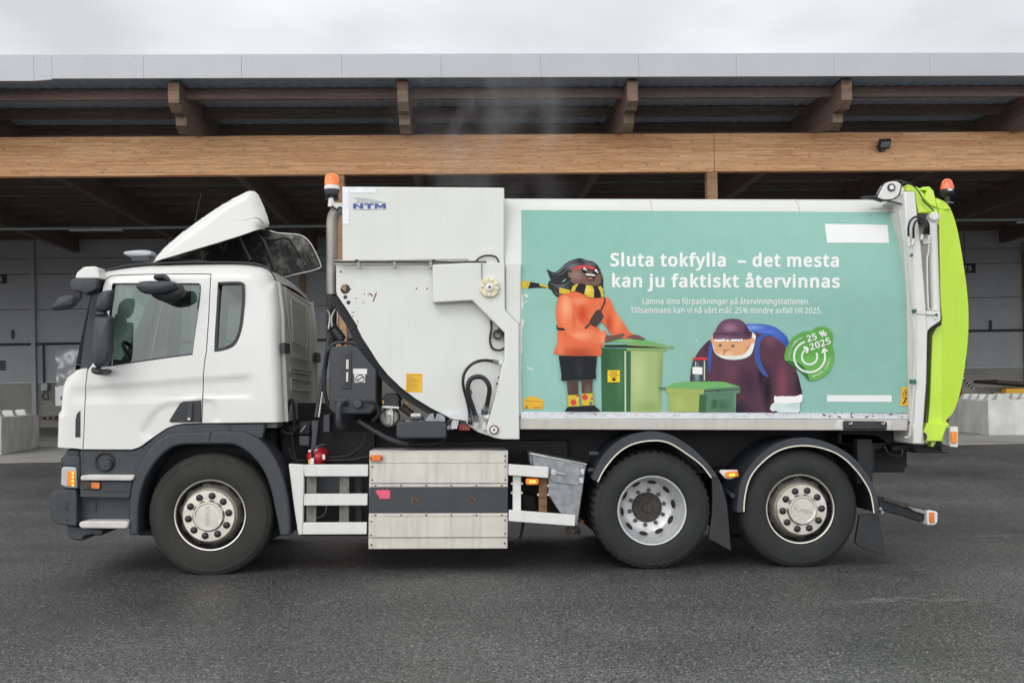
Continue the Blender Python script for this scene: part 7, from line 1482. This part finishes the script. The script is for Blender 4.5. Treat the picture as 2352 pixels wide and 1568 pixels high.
for dy in (.3, 1.0): wbox('tail_skid', S(2050, 1030, .3).x, S(2165, 1030, .3).x, dy, dy + .5, S(2050, 1036, .3).z, S(2050, 1022, .3).z, SOOT)
plate('tail_flap', z7((1640, 345), (1720, 330), (1860, 365), (1965, 390), (1900, 388), (1680, 388)), .2, .9, SOOT, T, .004)
hose('trailing_cable', z7((1405, 320), (1420, 365), (1460, 400), (1510, 415), (1545, 405), (1558, 350)), .3, .012, BLACK)
plate('tow_bracket', z7((1020, 220), (1330, 230), (1420, 280), (1400, 350), (1250, 380), (1150, 330), (1020, 310)), .35, 1.9, SOOT, T, .01)
# --- underrun bar
ur = plate('underrun_bar', z7((1348, 750), (1385, 755), (1770, 858), (1765, 930), (1700, 962), (1560, 915), (1380, 868), (1358, 850)), .12, .2, SOOT, T, .01)
plate('bar_top', z7((1395, 752), (1770, 852), (1765, 900), (1395, 785)), .10, .16, DARKRUST, ur, .006); plate('bar_reflection_strip', z7((1600, 830), (1766, 872), (1764, 905), (1640, 868)), .096, .12, GALV, ur, .004)
ep = plate('bar_end', z7((1762, 865), (1835, 873), (1852, 885), (1850, 965), (1825, 990), (1760, 988)), .06, .2, GUARD, ur, .01)
plate('end_marker', z7((1780, 882), (1822, 880), (1825, 970), (1783, 972)), .045, .08, ORANGE, ur, .008)
for zz in ((1365, 850), (1380, 878)): q = S(*z7(zz)[0], .1); MB().cyl((q.x, .08, q.z), (q.x, .14, q.z), .016, n=8).build('bar_bolt', GALV, ur)

# --- mudguards
def mudguard(fn, outer, inner, line, flap, y):
    n = 40
    def rs(pl):
        P = spline(fn(*pl), 8); L = [0]
        for a, c in zip(P, P[1:]): L.append(L[-1] + math.hypot(c[0] - a[0], c[1] - a[1]))
        out = []
        for i in range(n + 1):
            t = L[-1] * i / n; k = max(j for j in range(len(L)) if L[j] <= t + 1e-9); k = min(k, len(P) - 2); u = (t - L[k]) / max(1e-6, L[k + 1] - L[k]); out.append(tuple(a + (c - a) * u for a, c in zip(P[k], P[k + 1])))
        return out
    O_, I_ = rs(outer), rs(inner)
    b = MB(); b.ribbon(X(O_, y), X(I_, y), y, y + .05)
    b.ribbon(X(O_, y), [(x * .985 + c[0] * .015, z * .985 + c[1] * .015) for (x, z), c in zip(X(O_, y), X(I_, y))], y + .05, y + .62)
    mg = b.build('mudguard', MUDG, T, 40, .006)
    hose('edge_trim', I_[::2] + [I_[-1]], y - .002, .0065, TRIMW, mg, 8, 2)
    plate('mud_flap', fn(*flap), y + .10, y + .14, BLACK, mg, .004)
    return mg
mudguard(z6, ((232, 600), (300, 450), (400, 330), (520, 250), (650, 214), (760, 207), (900, 240), (1050, 330), (1180, 450), (1282, 575)), ((284, 628), (340, 520), (450, 390), (580, 312), (750, 284), (880, 305), (1020, 390), (1150, 490), (1230, 592)), None, ((1236, 580), (1285, 580), (1320, 650), (1362, 800), (1380, 1000), (1396, 1205), (1300, 1150), (1205, 1100), (1235, 900), (1240, 750)), -.03)
mudguard(z7, ((175, 882), (180, 780), (210, 620), (300, 470), (430, 350), (560, 286), (720, 259), (870, 281), (1020, 341), (1150, 430), (1250, 550), (1310, 650), (1350, 780), (1356, 892)), ((231, 876), (240, 750), (280, 600), (360, 490), (480, 390), (600, 341), (740, 326), (880, 346), (1020, 400), (1130, 490), (1220, 600), (1290, 730), (1316, 884)), None, ((1200, 900), (1355, 892), (1362, 940), (1372, 1000), (1392, 1100), (1412, 1235), (1330, 1210), (1250, 1190), (1185, 1160), (1160, 1130)), -.03)
for zz in ((240, 392), (225, 530)): q = S(*z6(zz)[0], .1); MB().cyl((q.x - .03, .1, q.z), (q.x + .05, .1, q.z), .022, n=14).build('mudguard_stay', TANK, T)
mk = plate('marker_bracket', z6((1298, 545), (1310, 528), (1450, 528), (1464, 580), (1390, 605), (1350, 600), (1320, 570)), .02, .05, PAPER, T, .006)
plate('side_marker_lamp', z6((1348, 555), (1362, 545), (1445, 535), (1458, 545), (1458, 580), (1448, 588), (1365, 597), (1352, 588)), -.005, .03, ORANGELIT, mk, .008)
b = MB()
for zz in ((1390, 570), (1416, 568)): q = S(*z6(zz)[0], -.008); b.cyl((q.x, -.009, q.z), (q.x, .0, q.z), .011, n=10)
b.build('led', LED, mk)
p, q = S(*z6((1350, 700))[0], .3), S(*z6((1412, 742))[0], .02); MB().cyl(tuple(p), tuple(q), .021, n=16).build('stay_tube', TANK, T); MB().cyl(tuple(q - Vector((0, .003, 0))), tuple(q), .014, n=14).build('stay_tube_bore', INK, T)

# --- storage box, side guards, tool box
def sbox(name, zz, y, m, parent, bev=.004): return plate(name, z5(*zz), y, .55, m, parent, bev)
sb = plate('storage_box', z5((158, 285), (1313, 283), (1311, 1100), (150, 1103)), .03, .60, ALU, T, .006)
for nm, zz, y, m in (('top_panel', ((165, 291), (1314, 290), (1313, 384), (162, 384)), .012, ALU), ('upper_panel', ((160, 388), (1313, 387), (1313, 553), (158, 553)), .0, ALU), ('upper_rivet_strip', ((158, 557), (1312, 556), (1312, 585), (157, 585)), .012, ALU), ('dark_panel', ((157, 590), (1312, 588), (1312, 801), (153, 803)), .016, TANK), ('lower_rivet_strip', ((153, 807), (1312, 803), (1312, 830), (153, 832)), .012, ALU), ('lower_panel', ((152, 836), (1312, 833), (1311, 1003), (150, 1005)), .0, ALU), ('bottom_panel', ((150, 1010), (1310, 1008), (1310, 1097), (150, 1102)), .016, ALU)):
    plate(nm, z5(*zz), y, .05, m, sb, .003)
plate('top_lip', z5((164, 284), (1314, 283), (1314, 292), (164, 292)), .008, .03, BRIGHT, sb, 0)
b = MB()
for zy in (574, 820):
    for zx in (210, 422, 633, 843, 1053, 1262): q = S(*z5((zx, zy))[0], .012); b.cyl((q.x, .008, q.z), (q.x, .02, q.z), .008, n=8)
for zz in ((1291, 327), (1291, 366), (183, 417), (1292, 415), (182, 527), (1291, 525), (174, 873), (1290, 863), (171, 986), (1289, 975), (173, 1068), (1286, 1056)): q = S(*z5(zz)[0], -.0); b.cyl((q.x, -.004, q.z), (q.x, .03, q.z), .008, n=8)
b.build('rivets', DARKRUST, sb)
for zz in ((533, 697), (1013, 694)):
    q = S(*z5(zz)[0], .016); MB().cyl((q.x, .0145, q.z), (q.x, .03, q.z), .026, n=18).build('rust_ring', RUST, sb); MB().cyl((q.x, .006, q.z), (q.x, .03, q.z), .015, n=6).build('bolt', INK, sb)
pk = plate('pink_sticker', z5((205, 620), (212, 616), (236, 608), (250, 618), (262, 606), (290, 612), (310, 606), (320, 616), (333, 615), (330, 683), (246, 682), (236, 664)), .0145, .03, PINK, sb, 0)
om = plate('side_marker_lamp', z5((160, 330), (170, 319), (255, 318), (268, 328), (265, 362), (255, 370), (172, 370), (160, 360)), -.03, .02, ORANGE, sb, .01)
for zx in (170, 255): q = S(*z5((zx, 345))[0], -.03); MB().cyl((q.x, -.034, q.z), (q.x, -.02, q.z), .008, n=8).build('screw', INK, sb)
# front guard
sg = plate('side_guard', z4((118, 1240), (240, 1246), (248, 1250)) + [(699, 1075), (695.5, 1228), (684.5, 1228), (676, 1170)], .02, .09, GUARD, T, .01)
for a, zz in (('rail', [(697, 1066.6), (845.5, 1066.2), (845.3, 1093.6), (699.5, 1093.8)]), ('rail', [(699, 1133.8), (844, 1133.4), (843.6, 1160.4), (697.5, 1160.6)]), ('rail', [(696, 1199.8), (842.3, 1199), (842, 1226.5), (695, 1227)])): plate(a, zz, .0, .05, GUARD, sg, .006)
for xx in ((704, 727), (780, 802)): plate('guard_post', [(xx[0], 1090), (xx[1], 1090), (xx[1] - 1, 1203), (xx[0] - 1, 1203)], .06, .10, WOODGREY, sg, .004)
plate('guard_bracket', [(812, 1093), (832, 1093), (832, 1200), (815, 1200)], .15, .3, SOOT, sg, .01); plate('inner_panel', [(727, 1085), (780, 1085), (780, 1135), (727, 1135)], .3, .35, TANK, T, 0)
hose('guard_cable', [(716, 1175), (730, 1188), (745, 1180), (750, 1162)], .2, .006, GALV, sg)
# rear guard
rg = plate('side_guard', z5((1320, 395), (1652, 418), (1650, 512), (1318, 488)), -.02, .04, GUARD, T, .006)
plate('rail', z5((1322, 778), (1878, 820), (1873, 913), (1320, 870)), -.02, .04, GUARD, rg, .006); plate('guard_post', z5((1355, 488), (1423, 494), (1423, 785), (1353, 780)), .045, .10, GUARD, rg, .005)
plate('rusty_post', z5((1573, 510), (1642, 512), (1640, 800), (1571, 796)), .05, .12, RUST, rg, .006)
for zz in ((1348, 556), (1428, 556), (1347, 633), (1428, 633), (1566, 648), (1646, 572), (1648, 648)): q = S(*z5(zz)[0], .08); MB().cyl((q.x, .06, q.z), (q.x, .1, q.z), .012, n=6).build('guard_bolt', BRIGHT, rg)
om = plate('side_marker_lamp', z5((1462, 525), (1472, 515), (1562, 515), (1572, 525), (1570, 560), (1560, 568), (1474, 568), (1464, 558)), .0, .05, ORANGELIT, rg, .01)
b = MB()
for zx in (1504, 1532): q = S(*z5((zx, 541))[0], -.004); b.cyl((q.x, -.006, q.z), (q.x, .01, q.z), .012, n=10)
b.build('led', LED, rg)
hose('guard_hanger', z5((1442, 880), (1430, 960), (1410, 1020)), .3, .014, SOOT, rg)
tb = plate('tool_box', z5((1515, 312), (1972, 398), (1958, 480), (1940, 600), (1893, 918), (1880, 905), (1750, 805), (1645, 640), (1650, 500), (1545, 420), (1520, 400)), .06, .55, GALV, T, .01)
plate('tool_box_lid', z5((1490, 300), (1515, 300), (1975, 392), (1972, 404), (1512, 316)), .05, .56, BRIGHT, tb, .004)
plate('tool_box_door', z5((1672, 400), (1690, 375), (1905, 412), (1925, 430), (1918, 560), (1900, 578), (1685, 548), (1660, 520)), .048, .07, GALV, tb, .006)
hose('tool_box_handle', z5((1690, 460), (1720, 468), (1790, 480)), .03, .012, PALE, tb); q = S(*z5((1695, 461))[0], .03); MB().cyl((q.x, .02, q.z), (q.x, .06, q.z), .026, n=16).build('handle_boss', BRIGHT, tb)
for zz in (((1922, 432), (1956, 435), (1953, 486), (1920, 484)), ((1910, 508), (1948, 512), (1944, 560), (1908, 556))): plate('tool_box_hinge', z5(*zz), .04, .07, BRIGHT, tb, .006)
plate('tool_box_side', z5((1490, 300), (1515, 315), (1518, 400), (1500, 395)), .12, .5, GALV, tb, .004)
q = S(*z5((1858, 957))[0], .3); b = MB(); o_ = circ(q.x, q.z, .068, 24); i_ = circ(q.x, q.z, .022, 24); b.ribbon(o_ + [o_[0]], i_ + [i_[0]], .28, .33); b.build('rusty_pulley', DARKRUST, T)
plate('bracket_tongue', z5((1900, 880), (1925, 860), (1955, 870), (1920, 900)), .2, .3, RUST, T, .004)
plate('air_tank_end', z5((1420, 640), (1560, 660), (1560, 800), (1430, 790)), .35, .6, SOOT, T, .03)

# ------------------------------------------------------------------ fire extinguisher lying behind the guard
p = S(*z4((345, 1182))[0], .18); R_ = .082
fx = thing('fire_extinguisher', 'red fire extinguisher lying above the white side guard behind the cab', 'fire extinguisher', (p.x, .3, p.z - R_))
b = MB(); b.lathe((p.x, .18, p.z), [(0, -.045), (R_ * .45, -.04), (R_ * .85, -.018), (R_, .01), (R_, .46), (R_ * .8, .5), (0, .5)], 32); b.build('cylinder', RED, fx, 50)
hose('carrying_handle', z4((320, 1190), (318, 1140), (330, 1110), (370, 1095), (420, 1078)), [.12, .10, .10, .10, .12], .014, BLACK, fx)
hose('lever', z4((285, 1135), (320, 1130), (360, 1115)), .11, .010, PAPER, fx)
plate('white_tag', z4((302, 1195), (330, 1190), (330, 1250), (300, 1255)), .10, .12, PAPER, fx, .004); plate('yellow_tag', z4((283, 1205), (300, 1200), (300, 1245), (283, 1248)), .11, .12, YELLOW, fx, .002)
plate('printed_label', z4((400, 1165), (420, 1160), (425, 1200), (405, 1208)), .12, .13, PAPER, fx, .002)

# ------------------------------------------------------------------ exhaust vapour drifting up behind the housing
def steam():
    m = bpy.data.materials.new('vapour'); m.use_nodes = True; nt = m.node_tree; N = nt.nodes; L = nt.links; N.remove(N['Principled BSDF'])
    v = N.new('ShaderNodeVolumePrincipled'); v.inputs['Color'].default_value = (.9, .9, .92, 1); v.inputs['Anisotropy'].default_value = .2
    tc = N.new('ShaderNodeTexCoord'); mp = N.new('ShaderNodeMapping'); mp.inputs['Scale'].default_value = (1, 1, .55); L.new(tc.outputs['Object'], mp.inputs[0])
    n = N.new('ShaderNodeTexNoise'); n.inputs['Scale'].default_value = 2.0; n.inputs['Detail'].default_value = 4; n.inputs['Distortion'].default_value = 0.5; L.new(mp.outputs[0], n.inputs['Vector'])
    r = N.new('ShaderNodeMapRange'); r.inputs[1].default_value = .47; r.inputs[2].default_value = .8; r.inputs[3].default_value = 0; r.inputs[4].default_value = .55; L.new(n.outputs[0], r.inputs[0])
    sx = N.new('ShaderNodeVectorMath'); sx.operation = 'LENGTH'; m2 = N.new('ShaderNodeMapping'); m2.inputs['Scale'].default_value = (1 / 1.35, 1 / 1.0, 1 / 1.5); L.new(tc.outputs['Object'], m2.inputs[0]); L.new(m2.outputs[0], sx.inputs[0])
    f = N.new('ShaderNodeMapRange'); f.inputs[1].default_value = .35; f.inputs[2].default_value = 1; f.inputs[3].default_value = 1; f.inputs[4].default_value = 0; L.new(sx.outputs['Value'], f.inputs[0])
    k = N.new('ShaderNodeMath'); k.operation = 'MULTIPLY'; L.new(r.outputs[0], k.inputs[0]); L.new(f.outputs[0], k.inputs[1]); L.new(k.outputs[0], v.inputs['Density']); L.new(v.outputs[0], N['Material Output'].inputs['Volume'])
    b = MB(); b.sphere((0, 0, 0), 1, 10); o = b.build('exhaust_vapour', m, None, 60)
    for vv in o.data.vertices: vv.co = Vector((vv.co.x * 1.35, vv.co.y * 1.0, vv.co.z * 1.5))
    q = S(1120, 320, 3.6); o.location = (q.x, 3.6, q.z); o['kind'] = 'stuff'; o['label'] = 'thin grey exhaust vapour rising behind the white upper housing'
steam()
for o in bpy.data.objects:
    if '_off' in o: del o['_off']
